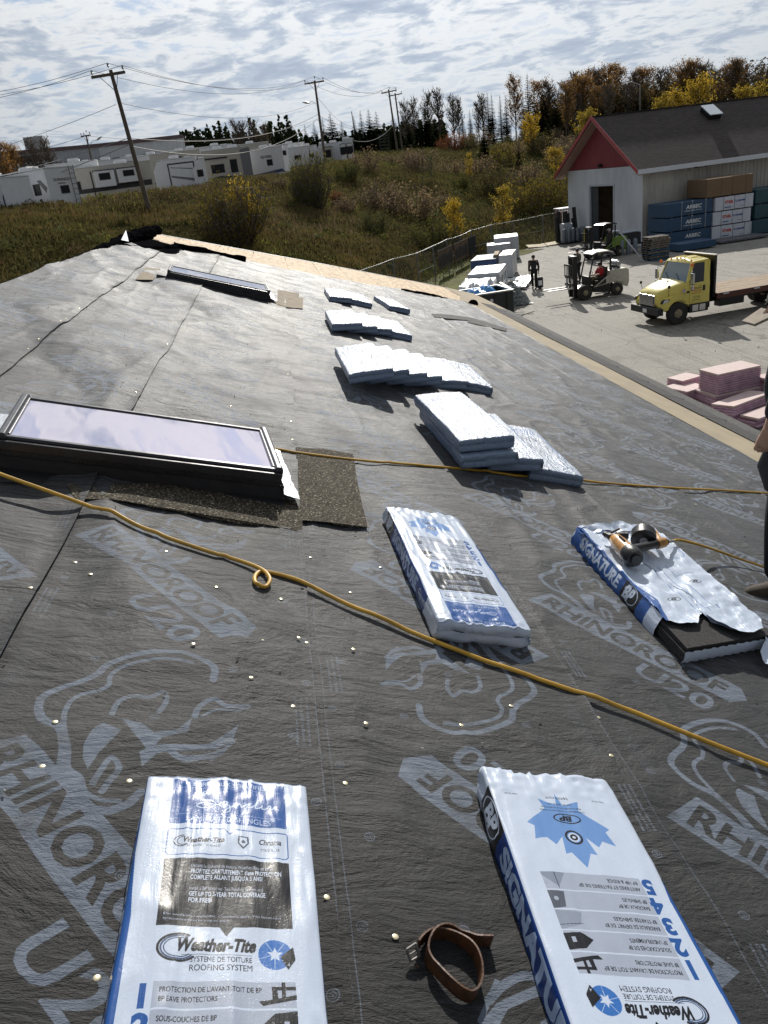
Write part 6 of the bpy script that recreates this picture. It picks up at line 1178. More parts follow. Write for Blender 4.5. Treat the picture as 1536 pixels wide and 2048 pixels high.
m=M(); m.box(-.7,.7,-.6,.6,2.15,2.22); m.build('top_sheet',WHT,tt); m=M(); m.box(-.6,.6,-.5,.5,.1,2.0); m.build('contents',mat('rust brown load',(.16,.075,.06),.8,var=.4,vs=4),tt)
for q in range(6):
    for yy in (-.55,.55): m=M(); m.box(-.66+.26*q,-.63+.26*q,yy-.015,yy+.015,0,2.15); m.build('bar',GALV,tt)
# clutter right of door
cx2,cy2=gp(1263,507)
ct=empty('scrap_cart',(cx2,cy2+.6,ZY),WA,'dark loaded cart of pipes and boards against the white wall right of the door','cart')
m=M(); m.box(-.9,.9,-.4,.4,.5,.6); m.build('platform',BLKM,ct); m=M(); m.box(-.8,.75,-.35,.35,.6,1.25); m.build('load_box',mat('dark load',(.03,.03,.035),.7,var=.4,vs=4),ct)
for q in range(5): m=M(); m.tube([(-.9,-.3+.12*q,1.30+.02*q),(.7,-.25+.1*q,1.33)],.04,6); m.build('pipe',mat('pale pipe',(.45,.5,.55),.35),ct)
for q in range(4): m=M(); m.box(-.85+.55*q,-.79+.55*q,-.38,-.32,0,.5); m.build('leg',BLKM,ct)
for k in range(3): cyl_obj('gas_cylinder',cx2-.75+.45*k,cy2-.2,.15,.95,GC,['left','middle','right'][k]+' grey gas cylinder of the three standing under the cart right of the door','gas cylinder','gas cylinders under the cart')
a_=gp(1288,523); m=M(); m.tube([(0,0,0),(-1.0,1.2,1.75)],.035,6); m.build('leaning_pole',mat('pale aluminium pole',(.5,.52,.54),.4,metal=.4),loc=(a_[0],a_[1],ZY),label='long pale pole leaning from the asphalt up onto the loaded cart',cat='pole')
# ================================================================== PINK FOAM
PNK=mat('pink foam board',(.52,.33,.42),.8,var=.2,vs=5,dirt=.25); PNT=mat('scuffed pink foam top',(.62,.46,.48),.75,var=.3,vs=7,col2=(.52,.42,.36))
def foam(x,y,rz,L_,W_,z0,n_,th,label,tilt=0.,jx=.035,topm=PNT,name='foam_board_stack',sidem=PNK):
    r=empty(name,(x,y,ZY+z0),0,label,'foam boards','pink foam board stacks below the eave'); r.rotation_euler=(rad(tilt),0,rz)
    for k in range(n_):
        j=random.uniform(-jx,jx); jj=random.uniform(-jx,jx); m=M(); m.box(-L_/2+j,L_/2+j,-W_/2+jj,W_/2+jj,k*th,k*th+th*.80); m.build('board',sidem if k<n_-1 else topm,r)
    return r
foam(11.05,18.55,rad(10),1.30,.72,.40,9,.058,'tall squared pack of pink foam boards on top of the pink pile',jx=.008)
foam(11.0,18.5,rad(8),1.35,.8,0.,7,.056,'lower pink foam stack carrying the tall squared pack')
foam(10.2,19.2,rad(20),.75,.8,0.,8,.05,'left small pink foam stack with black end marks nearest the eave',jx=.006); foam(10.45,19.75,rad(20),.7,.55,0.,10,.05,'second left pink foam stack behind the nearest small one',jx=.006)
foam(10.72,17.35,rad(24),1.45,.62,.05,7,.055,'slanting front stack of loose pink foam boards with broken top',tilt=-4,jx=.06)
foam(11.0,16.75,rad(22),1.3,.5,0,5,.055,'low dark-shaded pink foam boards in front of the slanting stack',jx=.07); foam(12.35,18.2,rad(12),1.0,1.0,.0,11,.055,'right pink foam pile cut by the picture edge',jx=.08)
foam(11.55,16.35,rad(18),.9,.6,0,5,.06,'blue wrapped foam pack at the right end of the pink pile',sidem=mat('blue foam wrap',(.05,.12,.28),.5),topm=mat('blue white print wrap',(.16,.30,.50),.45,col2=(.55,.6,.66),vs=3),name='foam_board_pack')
# ================================================================== FENCE
fx=[];d_=0
fs=np.linspace(-2,24.6,260); fy=np.array([float(yline(x)) for x in fs]); cum=np.r_[0,np.cumsum(np.hypot(np.diff(fs),np.diff(fy)))]
fence=empty('chain_link_fence',(10,50,ZY),0,'tall chain-link fence with galvanised top rail between yard and hillside','fence')
npst=int(cum[-1]/3.1); PP_=[]
for k in range(npst+1): c_=cum[-1]*k/npst; x=float(np.interp(c_,cum,fs)); y=float(yline(x)); PP_.append((x,y,2.15+.06*math.sin(k*2.1)))
FP=mat('galvanised fence post',(.20,.21,.22),.5,metal=.6); FW=mat('fence wire',(.16,.17,.17),.5,metal=.6); TRL=mat('bright fence rail',(.32,.33,.34),.5,metal=.5)
for i,(x,y,h) in enumerate(PP_):
    m=M(); m.cyl((x,y,ZY-.05),(x+.03*math.sin(i*1.7),y,ZY+h),.035,6); addpart(m,'post',FP,fence)
for i in range(len(PP_)-1):
    (x0,y0,h0),(x1,y1,h1)=PP_[i],PP_[i+1]; L_=math.hypot(x1-x0,y1-y0)
    m=M(); m.tube([(x0,y0,ZY+h0),((x0+x1)/2,(y0+y1)/2,ZY+(h0+h1)/2-.02),(x1,y1,ZY+h1)],.021,6); addpart(m,'top_rail',TRL,fence)
    if i%2: m=M(); m.cyl((x0,y0,ZY+1.0),(x1,y1,ZY+1.0),.018,5); addpart(m,'mid_rail',TRL,fence)
    m=M(); n=int(L_/.14); V=[];f=[]
    for k in range(-16,n):
        for sg in (0,1):
            a0=k*.14; a1=a0+2.1; z0,z1=(0.,2.1) if sg==0 else (2.1,0.)
            t0=max(0,-a0/2.1); t1=min(1,(L_-a0)/2.1)
            if t1<=t0: continue
            for t in (t0,t1): aa=a0+t*2.1; zz_=z0+(z1-z0)*t; P=np.array((x0+(x1-x0)*aa/L_,y0+(y1-y0)*aa/L_,ZY+zz_)); V+= [P-np.array((0,0,.007)),P+np.array((0,0,.007))]
            b=len(V)-4; f.append((b,b+2,b+3,b+1))
    m.add(V,f); addpart(m,'wire_mesh',FW,fence,kind='stuff')
for q,(pa,pb,mt_,lb) in enumerate([((876,545),(905,508),mat('brown board sign',(.11,.075,.05),.9,var=.3,vs=3),'lower brown board with dark window panels hung on the fence'),((908,525),(935,490),mat('brown board sign two',(.13,.085,.055),.9,var=.3,vs=3),'upper brown board with dark window panels hung on the fence'),((937,515),(950,478),mat('dark mesh sheet',(.015,.015,.018),.9),'narrow dark sheet hung on the fence right of the two brown boards')]):
    # fence positions nearest the given columns
    def fpos(px): 
        best=min(fs,key=lambda x:abs(proj((x,float(yline(x)),ZY+1.2))[0]-px)); return float(best),float(yline(best))
    (x0,y0),(x1,y1)=fpos(pa[0]),fpos(pb[0]); r=empty('fence_board',(x0,y0-.08,ZY),math.atan2(y1-y0,x1-x0),lb,'board'); L_=math.hypot(x1-x0,y1-y0); m=M(); m.box(0,L_,-.03,0,.55,1.75); m.build('panel',mt_,r)
    if q<2:
        for k in range(4): m=M(); m.box(L_*(.06+.23*k),L_*(.24+.23*k),-.045,-.031,.75,1.35+.1*(k%2)); m.build('dark_pane',BLK,r)
# ================================================================== UTILITY POLES AND WIRES
INS=mat('grey glass insulator',(.25,.30,.33),.2); WIRE=mat('aluminium wire',(.07,.07,.075),.8,spec=.15); WIREL=mat('bright cable',(.30,.30,.30),.7,spec=.2)
def pole(top,base,arm,d,label,ins=3,arm2=None,r0=.17,lamp=None,armh=.0):
    T=Vector(at(*top,d)); Bp=Vector(at(*base,d)); Bp.z=min(Bp.z,tz(Bp.x,Bp.y)-.3)
    r=empty('utility_pole',tuple(Bp),0,label,'utility pole','wooden utility poles along the road'); m=M(); m.tube([Bp,Bp.lerp(T,.5),T],[r0,r0*.85,r0*.66],10); m.build('pole',WOODP,r,world=True,smooth=True); pts=[]
    for ar in ([arm] if arm else [])+([arm2] if arm2 else []):
        A=Vector(at(*ar[0],d+.3)); B=Vector(at(*ar[1],d-.3)); ax=(B-A).normalized(); m=M(); up=Vector((0,0,.075)); dp=ax.cross(Vector((0,0,1))).normalized()*.07
        V=[A-up-dp,B-up-dp,B-up+dp,A-up+dp,A+up-dp,B+up-dp,B+up+dp,A+up+dp]; m.add(V,[(3,2,1,0),(4,5,6,7),(0,1,5,4),(1,2,6,5),(2,3,7,6),(3,0,4,7)]); m.build('crossarm',WOODP,r,world=True)
        for sgn in (.22,.78): m=M(); m.cyl(A.lerp(B,sgn),T+(Bp-T).normalized()*(T-A.lerp(B,.5)).length+(Bp-T).normalized()*.9,.018,4); m.build('arm_brace',BLKM,r,world=True)
        for t_ in ([.04,.55,.96] if ins==3 else np.linspace(.05,.95,ins)):
            p=A.lerp(B,t_)+Vector((0,0,.075+(.25 if .4<t_<.7 else 0))); m=M(); m.cyl(p,p+Vector((0,0,.16)),.02,5); m.lathe([(.05,.10),(.085,.14),(.05,.18),(.075,.22),(.04,.30)],8,Matrix.Translation(p)); m.build('insulator',INS,r,world=True); pts.append(p+Vector((0,0,.30)))
    if lamp:
        a,b_=Vector(at(*lamp[0],d)),Vector(at(*lamp[1],d)); m=M(); m.tube([a,a.lerp(b_,.5)+Vector((0,0,.25)),b_],.03,5); la=m.build('lamp_arm',STEEL,r,world=True); m=M(); dr_=(b_-a).normalized(); V0=b_-Vector(Bp); m.tube([V0-dr_*.1,V0+dr_*.35,V0+dr_*.75],[.05,.13,.06],8); m.build('lamp_head',STEEL,la)
    return T,pts
T1,I1=pole((221,140),(318,492),((183,155),(250,144)),57,'large leaning wooden pole rising from behind the roof on the left')
T2,I2=pole((629,161),(652,334),((609,168),(648,162)),101,'tall wooden pole with street lamp standing beside the trailers behind the large bush',lamp=((632,208),(618,206)))
T3,I3=pole((777,179),(797,316),((763,187),(793,180)),136,'front pole of the pair beyond the grass slope, the one with the higher crossarm')
T4,I4=pole((790,186),(807,316),((779,192),(804,187)),146,'rear pole of the pair beyond the grass slope, the one with the lower crossarm')
T5,I5=pole((172,270),(184,330),((162,273),(181,270)),118,'small distant pole with four insulators before the long grey building',ins=4,r0=.14,lamp=((178,292),(194,280)))
T6,I6=pole((703,223),(712,270),None,190,'thin distant pole without crossarm above the trailers',r0=.13)
def wire(a,b,sag,r=.014,mt_=WIRE,name='power_line',label='',grp='overhead wires'):
    a=Vector(a);b=Vector(b); P=[a.lerp(b,t)-Vector((0,0,sag*4*t*(1-t))) for t in np.linspace(0,1,17)]; m=M(); m.tube(P,r,4,cap=False); return m.build(name,mt_,label=label,cat='wire',group=grp)
L1=[at(-330,213,75),at(-330,196,76),at(-330,199,77)]
for k in range(3): wire(I1[k],L1[k],.9,.013,label=['lowest','middle','upper'][k]+' power line running left from the large leaning pole out of the picture')
for k in range(3): wire(I1[k],I2[k],1.35,.014,label=['left insulator','middle insulator','right insulator'][k]+' power line between the leaning pole and the street lamp pole')
for k in range(3): wire(I2[k],I3[k],1.2,.018,label=['left insulator','middle insulator','right insulator'][k]+' power line between the street lamp pole and the pole pair')
for a,b_,sg,rr,mm_,lb in [((240,206,57),(630,205,101),1.2,.013,WIRE,'single neutral wire below the crossarms from the large leaning pole to the street lamp pole'),((232,209,57),(-330,372,80),.6,.013,WIRE,'single neutral wire falling left from the large leaning pole'),
  ((256,276,57),(634,230,101),1.1,.022,WIREL,'upper bright cable bundle from the large leaning pole to the street lamp pole'),((259,292,57),(635,238,101),1.8,.028,WIREL,'lower bright cable bundle from the large leaning pole to the street lamp pole'),
  ((255,277,57),(-330,412,80),.5,.020,WIREL,'upper bright cable bundle falling left from the large leaning pole in front of the trailers'),((256,290,57),(-330,470,80),.6,.024,WIREL,'lower bright cable bundle falling left from the large leaning pole in front of the trailers'),
  ((634,229,101),(787,240,136),1.5,.024,WIREL,'upper bright cable bundle from the street lamp pole to the front pole of the pair'),((635,240,101),(788,248,136),2.4,.028,WIREL,'lower bright cable bundle from the street lamp pole to the front pole of the pair'),
  ((636,196,101),(711,250,190),1.2,.02,WIRE,'thin wire from the street lamp pole down to the thin distant pole'),((172,272,118),(-200,330,140),1,.02,WIRE,'thin wire falling left from the small distant pole'),((172,272,118),(632,240,200),2.0,.02,WIRE,'long thin wire from the small distant pole toward the distant trees')]:
    wire(at(*a),at(*b_),sg,rr,mm_,label=lb)
# roadside lamp in the forest and small dark tower
lp=Vector(at(1280,262,150)); m=M(); tp=Vector(at(1280,170,150)); r=empty('street_lamp',tuple(lp),0,'tall street lamp standing in front of the forest behind the warehouse roof','street lamp'); m.tube([lp,tp],[.12,.08],8); m.build('pole',STEEL,r,world=True); m=M(); b_=Vector(at(1247,167,150)); m.tube([tp,tp.lerp(b_,.5)+Vector((0,0,.35)),b_],.05,5); m.build('arm',STEEL,r,world=True)
dk=Vector(at(771,308,140)); r=empty('dark_rack',tuple(dk),0,'small dark lattice rack standing left of the pole pair','rack')
for q in range(2): m=M(); m.box(-.8+1.5*q,-.7+1.5*q,-.3,.3,-.3,3.0); m.build('upright',BLKM,r)
for q in range(6): m=M(); m.box(-.7,.7,-.3,.3,.3+.48*q,.5+.48*q); m.build('shelf',BLKM,r)
# ================================================================== TRAILERS
RVW=mat('white trailer siding',(.66,.68,.71),.35,var=.04,vs=2,dirt=.10); RVG=mat('beige grey trailer siding',(.40,.38,.34),.4,var=.06,vs=2); RVD=mat('dark trailer graphic',(.03,.03,.035),.5); RVB=mat('tan stripe',(.22,.17,.12),.5); RVN=mat('navy stripe',(.03,.06,.14),.5); ROOFW=mat('white rubber roof',(.72,.73,.74),.5,dirt=.15); GREY=mat('grey trailer graphic',(.16,.16,.17),.5)
TOPY={98:337,4:356,313:321,207:320,405:313,420:316,512:292,577:292,588:288,645:290,693:284,719:277,312:311,414:298,480:288,552:283,622:284}
def ztop(x,y,h,px,z0):
    lo,hi=-6.,8.
    for _ in range(40):
        mid=(lo+hi)/2
        if proj((x,y,mid+h))[1]>TOPY[px]: lo=mid
        else: hi=mid
    return lo
RVGL=mat('dark trailer window glass',(.008,.009,.011),.25,spec=.25)
def rv(pxa,da,yaw,L,D,Hh,label,body=RVW,fifth=False,lift=.55,wins=(),slides=(),stripes=(),rear=(),ladder=False,texts=(),ac=(.45,),awning=None,zoff=0.,graph=None,stripe2=None):
    x,y,z=pos(pxa,da); z=ztop(x,y,Hh,pxa,z); r=empty('travel_trailer',(x,y,z),yaw,label,'trailer','travel trailers parked on the lot'); z0=lift; z1=Hh
    if fifth: poly=[(0,z0),(L-2.6,z0),(L-2.4,z0+1.0),(L-.35,z0+1.15),(L,z0+1.7),(L,z1-.35),(L-.25,z1-.12),(0,z1)]
    else: poly=[(0,z0),(L-.5,z0),(L,z0+.5),(L,z1-.9),(L-.45,z1-.1),(L-.8,z1),(.0,z1)]
    # x runs from the anchored rear corner toward the front, mirrored so front lies to the left
    m=M(); m.prism([(-a,b_) for a,b_ in poly],0,D,'y'); m.build('body',body,r,bevel=.05)
    m=M(); m.prism([(0.03,z1+.002),(-L+.5,z1-.0),(-L+.5,z1+.05),(0.03,z1+.06)],-.03,D+.03,'y'); rf=m.build('roof',ROOFW,r)
    for a in ac: m=M(); m.box(-L*a-.45,-L*a+.45,D*.3,D*.7,z1+.05,z1+.36,ch=.08); m.build('air_conditioner',ROOFW,rf)
    m=M(); m.box(-L*.2-.25,-L*.2+.25,D*.35,D*.65,z1+.05,z1+.16,ch=.04); m.build('roof_vent',BLK if len(ac)>1 else ROOFW,rf)
    for a,b_,c,d in wins:
        m=M(); m.box(-b_,-a,-.025,-.002,c,d); w_=m.build('window',RVD,r); m=M(); m.box(-b_+.05,-a-.05,-.032,-.024,c+.05,d-.05); m.build('pane',RVGL,w_)
    for a,b_,c,d,mt_ in slides:
        m=M(); m.box(-b_,-a,-.62,-.01,c,d); s_=m.build('slide_out',mt_,r,bevel=.03); m=M(); m.box(-b_-.03,-a+.03,-.66,-.0,d,d+.05); m.build('slide_topper',BLK,s_)
        n=max(1,int((b_-a)/1.3)); 
        for q in range(n): xx=-b_+(b_-a)*(q+.5)/n; m=M(); m.box(xx-.42,xx+.42,-.64,-.621,c+(d-c)*.42,c+(d-c)*.85); ww=m.build('window',RVD,s_); m=M(); m.box(xx-.37,xx+.37,-.648,-.640,c+(d-c)*.46,c+(d-c)*.81); m.build('pane',RVGL,ww)
    for pl,mt_ in stripes: m=M(); m.prism([(-a,b_) for a,b_ in pl],-.012,-.002,'y'); m.build('stripe',mt_,r)
    for kind,a,b_,c,d in rear:
        if kind=='w': m=M(); m.box(.002,.03,a,b_,c,d); w_=m.build('rear_window',RVD,r,bevel=.0); m=M(); m.box(.03,.037,a+.05,b_-.05,c+.05,d-.05); m.build('pane',RVGL,w_)
        else: m=M(); m.box(.002,.012,a,b_,c,d); m.build('rear_graphic',GREY,r)
    if ladder:
        for yy in (D-.55,D-.15): m=M(); m.tube([(.12,yy,z0),(.12,yy,z1+.1)],.02,5); m.build('ladder_rail',BLKM,r)
        for q in range(8): m=M(); m.cyl((.12,D-.55,z0+.3+.33*q),(.12,D-.15,z0+.3+.33*q),.015,5); m.build('ladder_rung',BLKM,r)
    if awning: a,b_,c=awning; m=M(); m.tube([(-a,-.10,c),(-b_,-.10,c)],.07,8); m.build('awning',RVD,r)
    for tx,face,a,c,h,mt_,wd in texts:
        X=Matrix.Translation((.014,a,c))@Matrix.Rotation(rad(90),4,'Z')@Matrix.Rotation(rad(90),4,'X') if face=='r' else Matrix.Translation((-a,-.014,c))@Matrix.Rotation(rad(90),4,'X')
        text_obj(tx,'lettering',mt_,r,X,h,w=wd)
    for q in (-.75,.75):
        for yy in (.25,D-.25): mx=Matrix.Translation((-L*.45+q*.5,yy,.36))@Matrix.Rotation(rad(90),4,'X'); m=M(); m.lathe([(.15,-.12),(.36,-.10),(.36,.10),(.15,.12)],14,mx); m.build('wheel',TYRE,r)
    m=M(); m.box(-L+.5,-.1,.3,D-.3,z0-.12,z0); m.build('underframe',BLKM,r)
    for a in (.6,L-2.8): m=M(); m.box(-a-.04,-a+.04,.2,.3,0,z0); m.build('jack',BLKM,r)
    return r
SW=[(.6,1.6),(2.6,1.15),(2.2,1.0),(.6,1.25)]
rv(98,60,rad(-38),10.2,2.45,3.75,'large white fifth-wheel trailer at far left with lettered rear wall and ladder',fifth=True,lift=.75,slides=((2.0,6.0,1.25,3.35,RVW),),wins=((.8,1.5,2.2,2.9),(7.2,8.0,2.4,3.0)),stripes=(([(.4,.9),(1.2,1.9),(1.0,2.0),(.2,1.1)],RVD),([(.3,2.3),(1.0,3.1),(.6,3.1),(.1,2.6)],GREY),([(6.4,.9),(8.0,1.7),(8.4,1.7),(6.9,.9)],RVB)),rear=(('w',.95,1.65,2.15,2.65),('w',.35,.95,1.25,1.75),('g',.1,.5,.95,1.15)),ladder=True,texts=(('DURANGO','r',.55,2.95,.17,RVD,1.35),('SERIES','r',.85,2.75,.09,RVD,.6)),ac=(.3,.7),awning=(1.8,6.2,3.45),zoff=-.65)
rv(4,57,rad(-30),9.5,2.45,3.3,'white trailer cut by the left picture edge with black swoosh stripes on its side',stripes=((SW,RVD),([(.3,1.0),(2.4,.85),(2.2,.75),(.3,.8)],RVD),([(.0,.6),(.12,.6),(.12,2.2),(.0,2.4)],RVN)),wins=((1.6,2.4,1.9,2.6),),zoff=-.75)
rv(313,69,rad(12),7.3,2.4,3.05,'long beige travel trailer with dark window band directly left of the leaning pole',body=mat('beige trailer siding',(.52,.50,.45),.4,var=.05,vs=2),lift=.60,wins=((5.5,6.1,1.55,2.15),),stripes=(([(.2,1.75),(6.9,1.5),(6.9,1.38),(5.6,1.25),(.2,1.35)],RVD),([(4.55,.9),(4.65,.9),(4.65,2.75),(4.55,2.75)],BLK),([(0,.6),(7,.6),(7,.68),(0,.68)],RVB)),slides=((2.9,4.4,1.55,2.7,RVW),(1.0,2.7,1.7,2.7,RVW)),rear=(('w',.3,1.0,1.6,2.4),('g',1.3,1.9,1.0,1.3)),ac=(.3,.62),texts=(('WILDWOOD','s',4.3,1.62,.12,GREY,1.1),),zoff=.1)
rv(207,72,rad(8),4.5,2.4,3.3,'plain white trailer end with small crest behind the long beige trailer',wins=((3.2,4.0,2.2,2.9),),stripes=(([(.4,2.7),(.9,2.7),(.8,2.4),(.5,2.4)],GREY),([(1.9,.6),(1.95,.6),(1.95,3.1),(1.9,3.1)],RVD)),ac=(.4,),zoff=.2)
rv(405,80,rad(6),4.0,2.4,3.2,'white trailer slide with black outlined panel right of the leaning pole',stripes=(([(.3,.9),(.42,.9),(.42,2.8),(.3,2.8)],RVD),([(2.6,.9),(2.72,.9),(2.72,2.8),(2.6,2.8)],RVD),([(.3,2.75),(2.7,2.75),(2.7,2.87),(.3,2.87)],RVD),([(.5,1.2),(2.5,1.7),(2.5,1.85),(.5,1.45)],GREY),([(.5,2.2),(2.5,2.5),(2.5,2.56),(.5,2.3)],GREY)),ac=(.5,),zoff=.15,lift=.5)
rv(420,79,rad(6),1.15,2.4,3.0,'narrow white ribbed trailer end with single window between two trailers',wins=((.3,.85,1.5,2.1),),ac=(),zoff=.35,lift=.4)
rv(512,86,rad(4),5.2,2.5,4.1,'tall tan and grey fifth-wheel trailer with two dark windows and rear door',body=RVG,lift=.8,wins=((2.7,4.0,2.0,2.8),(1.4,2.1,1.9,3.1),(4.6,5.1,1.6,3.0)),stripes=(([(0,1.0),(.9,1.0),(1.0,3.9),(0,4.0)],GREY),([(1.2,1.25),(4.4,1.5),(3.2,1.75),(1.2,1.55)],RVD)),awning=(2.3,4.5,3.35),ac=(.3,.6),zoff=.1)
rv(577,90,rad(3),3.7,2.5,3.4,'white trailer with dark lettering and one square window next to the tan one',lift=.6,wins=((1.2,1.8,1.7,2.3),),stripes=(([(0,.9),(.3,1.3),(3.6,.95),(3.6,.85),(.3,.98)],RVN),),texts=(('REVERE','s',2.35,2.45,.24,RVD,1.15),),ac=(.5,),zoff=.0)
rv(588,96,rad(5),.9,2.4,3.6,'slim white trailer edge with small dark window right of the lettered trailer',wins=((.25,.75,2.5,3.0),),ac=(),zoff=.2)
rv(645,110,rad(3),4.2,2.4,3.3,'white trailer mostly hidden behind the large bush',wins=((.5,1.1,1.9,2.4),(2.2,3.0,1.9,2.4)),ac=(.3,.7),zoff=.0)
rv(693,109,rad(-6),3.3,2.4,3.3,'white trailer with dark awning gap standing right of the street lamp pole',slides=((1.2,2.3,.8,2.9,RVG),),stripes=(([(.0,.7),(.15,.7),(.15,3.1),(0,3.1)],RVD),),ac=(.3,.7),zoff=.1)
rv(719,108,rad(-6),1.9,2.4,3.5,'rightmost white trailer with two dark-edged slide panels at the end of the row',slides=((.3,.9,.9,3.0,RVW),(1.1,1.7,.9,3.0,RVW)),stripes=(([(.0,.6),(.12,.6),(.12,3.4),(0,3.4)],RVD),),ac=(.5,),zoff=.0)
for k,(px,d,L_,yw,hh) in enumerate([(300,88,7,8,3.2),(402,98,9,4,3.4),(468,102,8,6,3.7),(540,106,9,3,3.9),(610,116,8,2,3.5)]):
    rv(px+12,d,rad(yw),L_,2.5,hh,['rear-row white trailer whose roof shows behind the leaning pole','rear-row trailer roof with dark vent behind the black outlined panel','rear-row trailer roof behind the tan fifth-wheel','rear-row trailer with roof units behind the lettered trailer','rear-row trailer roof farthest right behind the bush'][k],ac=(.25,.6),wins=((2,3,2.2,2.9),),body=RVG if k%2 else RVW,zoff=.1)
# long grey building
x,y,z=pos(217,125); cb_=empty('dealership_building',(x,y,z),rad(2),'long pale grey metal building with dark lettered sign band behind the trailers','building')
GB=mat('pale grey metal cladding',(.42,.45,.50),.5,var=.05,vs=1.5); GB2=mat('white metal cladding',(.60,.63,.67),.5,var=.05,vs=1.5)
def _hh(px,py,d):
    q=at(px,py,d); return float(q[2]-z)
HB=_hh(217,287,125); _rx=float((Vector(at(352,300,130))-Vector((x,y,0))).to_2d().length)
def quad(m,p): m.add(p,[tuple(range(len(p)))])
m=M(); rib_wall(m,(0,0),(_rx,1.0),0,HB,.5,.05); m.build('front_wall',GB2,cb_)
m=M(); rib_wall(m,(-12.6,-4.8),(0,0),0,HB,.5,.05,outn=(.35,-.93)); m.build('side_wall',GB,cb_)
m=M(); m.add([(-12.6,-4.8,HB),(0,0,HB),(_rx,1,HB),(_rx,20,HB+.1),(-14,18,HB+.1)],[(0,1,2,3,4)]); m.build('roof',GREY,cb_)
m=M(); m.add([(-12.7,-5.1,HB-.35),(0,-.2,HB-.35),(_rx,.8,HB-.35),(_rx,.8,HB+.12),(0,-.2,HB+.12),(-12.7,-5.1,HB+.12)],[(0,1,4,5),(1,2,3,4)]); m.build('eave_trim',mat('dark red grey trim',(.12,.08,.09),.5),cb_)
SM=Matrix.Translation((-12.3,-4.85,0))@Matrix.Rotation(math.atan2(4.8,12.6),4,'Z')@Matrix.Rotation(rad(90),4,'X')
m=M(); m.add([tuple(SM@Vector(p)) for p in [(.3,HB-3.2,.10),(6.6,HB-3.2,.10),(6.6,HB-.6,.10),(.3,HB-.6,.10)]],[(0,1,2,3)]); m.build('sign_band',RVD,cb_)
text_obj("CHAPMAN'S",'sign_lettering',TWH,cb_,SM@Matrix.Translation((.5,HB-2.7,.12)),1.25,w=5.8,bold=.04)
for q in range(6): m=M(); a=SM@Matrix.Translation((7.3+.95*q,HB*.5,.10)); m.box(0,.55,0,1.2,0,.03,a); m.build('window',GLS,cb_)
for q in range(2): m=M(); m.box(1.5+4*q,2.5+4*q,-.12,.05+.3*q,HB*.5,HB*.68); m.build('window',GLS,cb_)
m=M(); m.box(-9.5,-7,0,2.5,HB+.2,HB+1.9); m.build('rooftop_unit',STEEL,cb_)
# ================================================================== VEGETATION
def leafmat(name,c1,c2,tr=.35,vs=.8,rough=.7):
    mt=bpy.data.materials.new(name); mt.use_nodes=True; t=NT(mt.node_tree); t.n.clear(); o=t.new('ShaderNodeOutputMaterial'); d=t.new('ShaderNodeBsdfDiffuse'); tl=t.new('ShaderNodeBsdfTranslucent'); mx=t.new('ShaderNodeMixShader'); mx.inputs[0].default_value=tr
    tc=t.new('ShaderNodeTexCoord'); oi=t.new('ShaderNodeObjectInfo'); n=t.noise(tc.outputs['Object'],vs,4,.7); f=t.ramp(t.math('ADD',n,t.math('MULTIPLY',t.math('SUBTRACT',oi.outputs['Random'],.5),.25)),[(.38,(0,0,0)),(.62,(1,1,1))]); c=t.mix(f,c1,c2)
    t.link(c,d.inputs[0]); t.link(c,tl.inputs[0]); t.link(d.outputs[0],mx.inputs[1]); t.link(tl.outputs[0],mx.inputs[2]); t.link(mx.outputs[0],o.inputs[0]); return mt
LM={'spruce':leafmat('spruce needles',(.020,.032,.016),(.038,.050,.022),.12),'yellow':leafmat('yellow birch leaves',(.52,.35,.04),(.32,.24,.045),.5),'orange':leafmat('orange brown leaves',(.36,.19,.05),(.24,.15,.06),.4),'tan':leafmat('sparse tan leaves',(.30,.22,.12),(.20,.15,.10),.35),
 'green':leafmat('dull green leaves',(.12,.14,.035),(.19,.175,.04),.4),'mix':leafmat('willow leaves turning',(.085,.095,.028),(.19,.145,.03),.35,.35),'red':leafmat('rust red leaves',(.28,.09,.035),(.20,.08,.04),.35),'twig':leafmat('bare twigs',(.085,.07,.06),(.13,.11,.10),.1),'olive':leafmat('olive brush',(.10,.105,.038),(.135,.11,.042),.3)}
BARK=mat('dark bark',(.13,.11,.095),.9,var=.4,vs=3); BBARK=mat('pale birch bark',(.30,.28,.25),.8,var=.5,vs=2)
def leaves(C,size,rng,n=None,up=0.,asp=.6):
    N=len(C); a=rng.normal(size=(N,3)); a/=np.linalg.norm(a,axis=1)[:,None]; b=rng.normal(size=(N,3)); b[:,2]*=(1-up); b-=a*(a*b).sum(1)[:,None]; b/=np.linalg.norm(b,axis=1)[:,None]; s=size*rng.uniform(.55,1.3,(N,1))
    V=np.stack([C-a*s*.5-b*s*asp*.5,C+a*s*.5-b*s*asp*.2,C+a*s*.5+b*s*asp*.5,C-a*s*.4+b*s*asp*.3],1).reshape(-1,3); return V,np.arange(4*N).reshape(N,4)
def twigs(paths,r):   # thin 3-sided tubes as stuff, quads
    m=M()
    for p in paths: m.tube(p,[r*(1-.75*i/(len(p)-1)) for i in range(len(p))],3,cap=False)
    return m
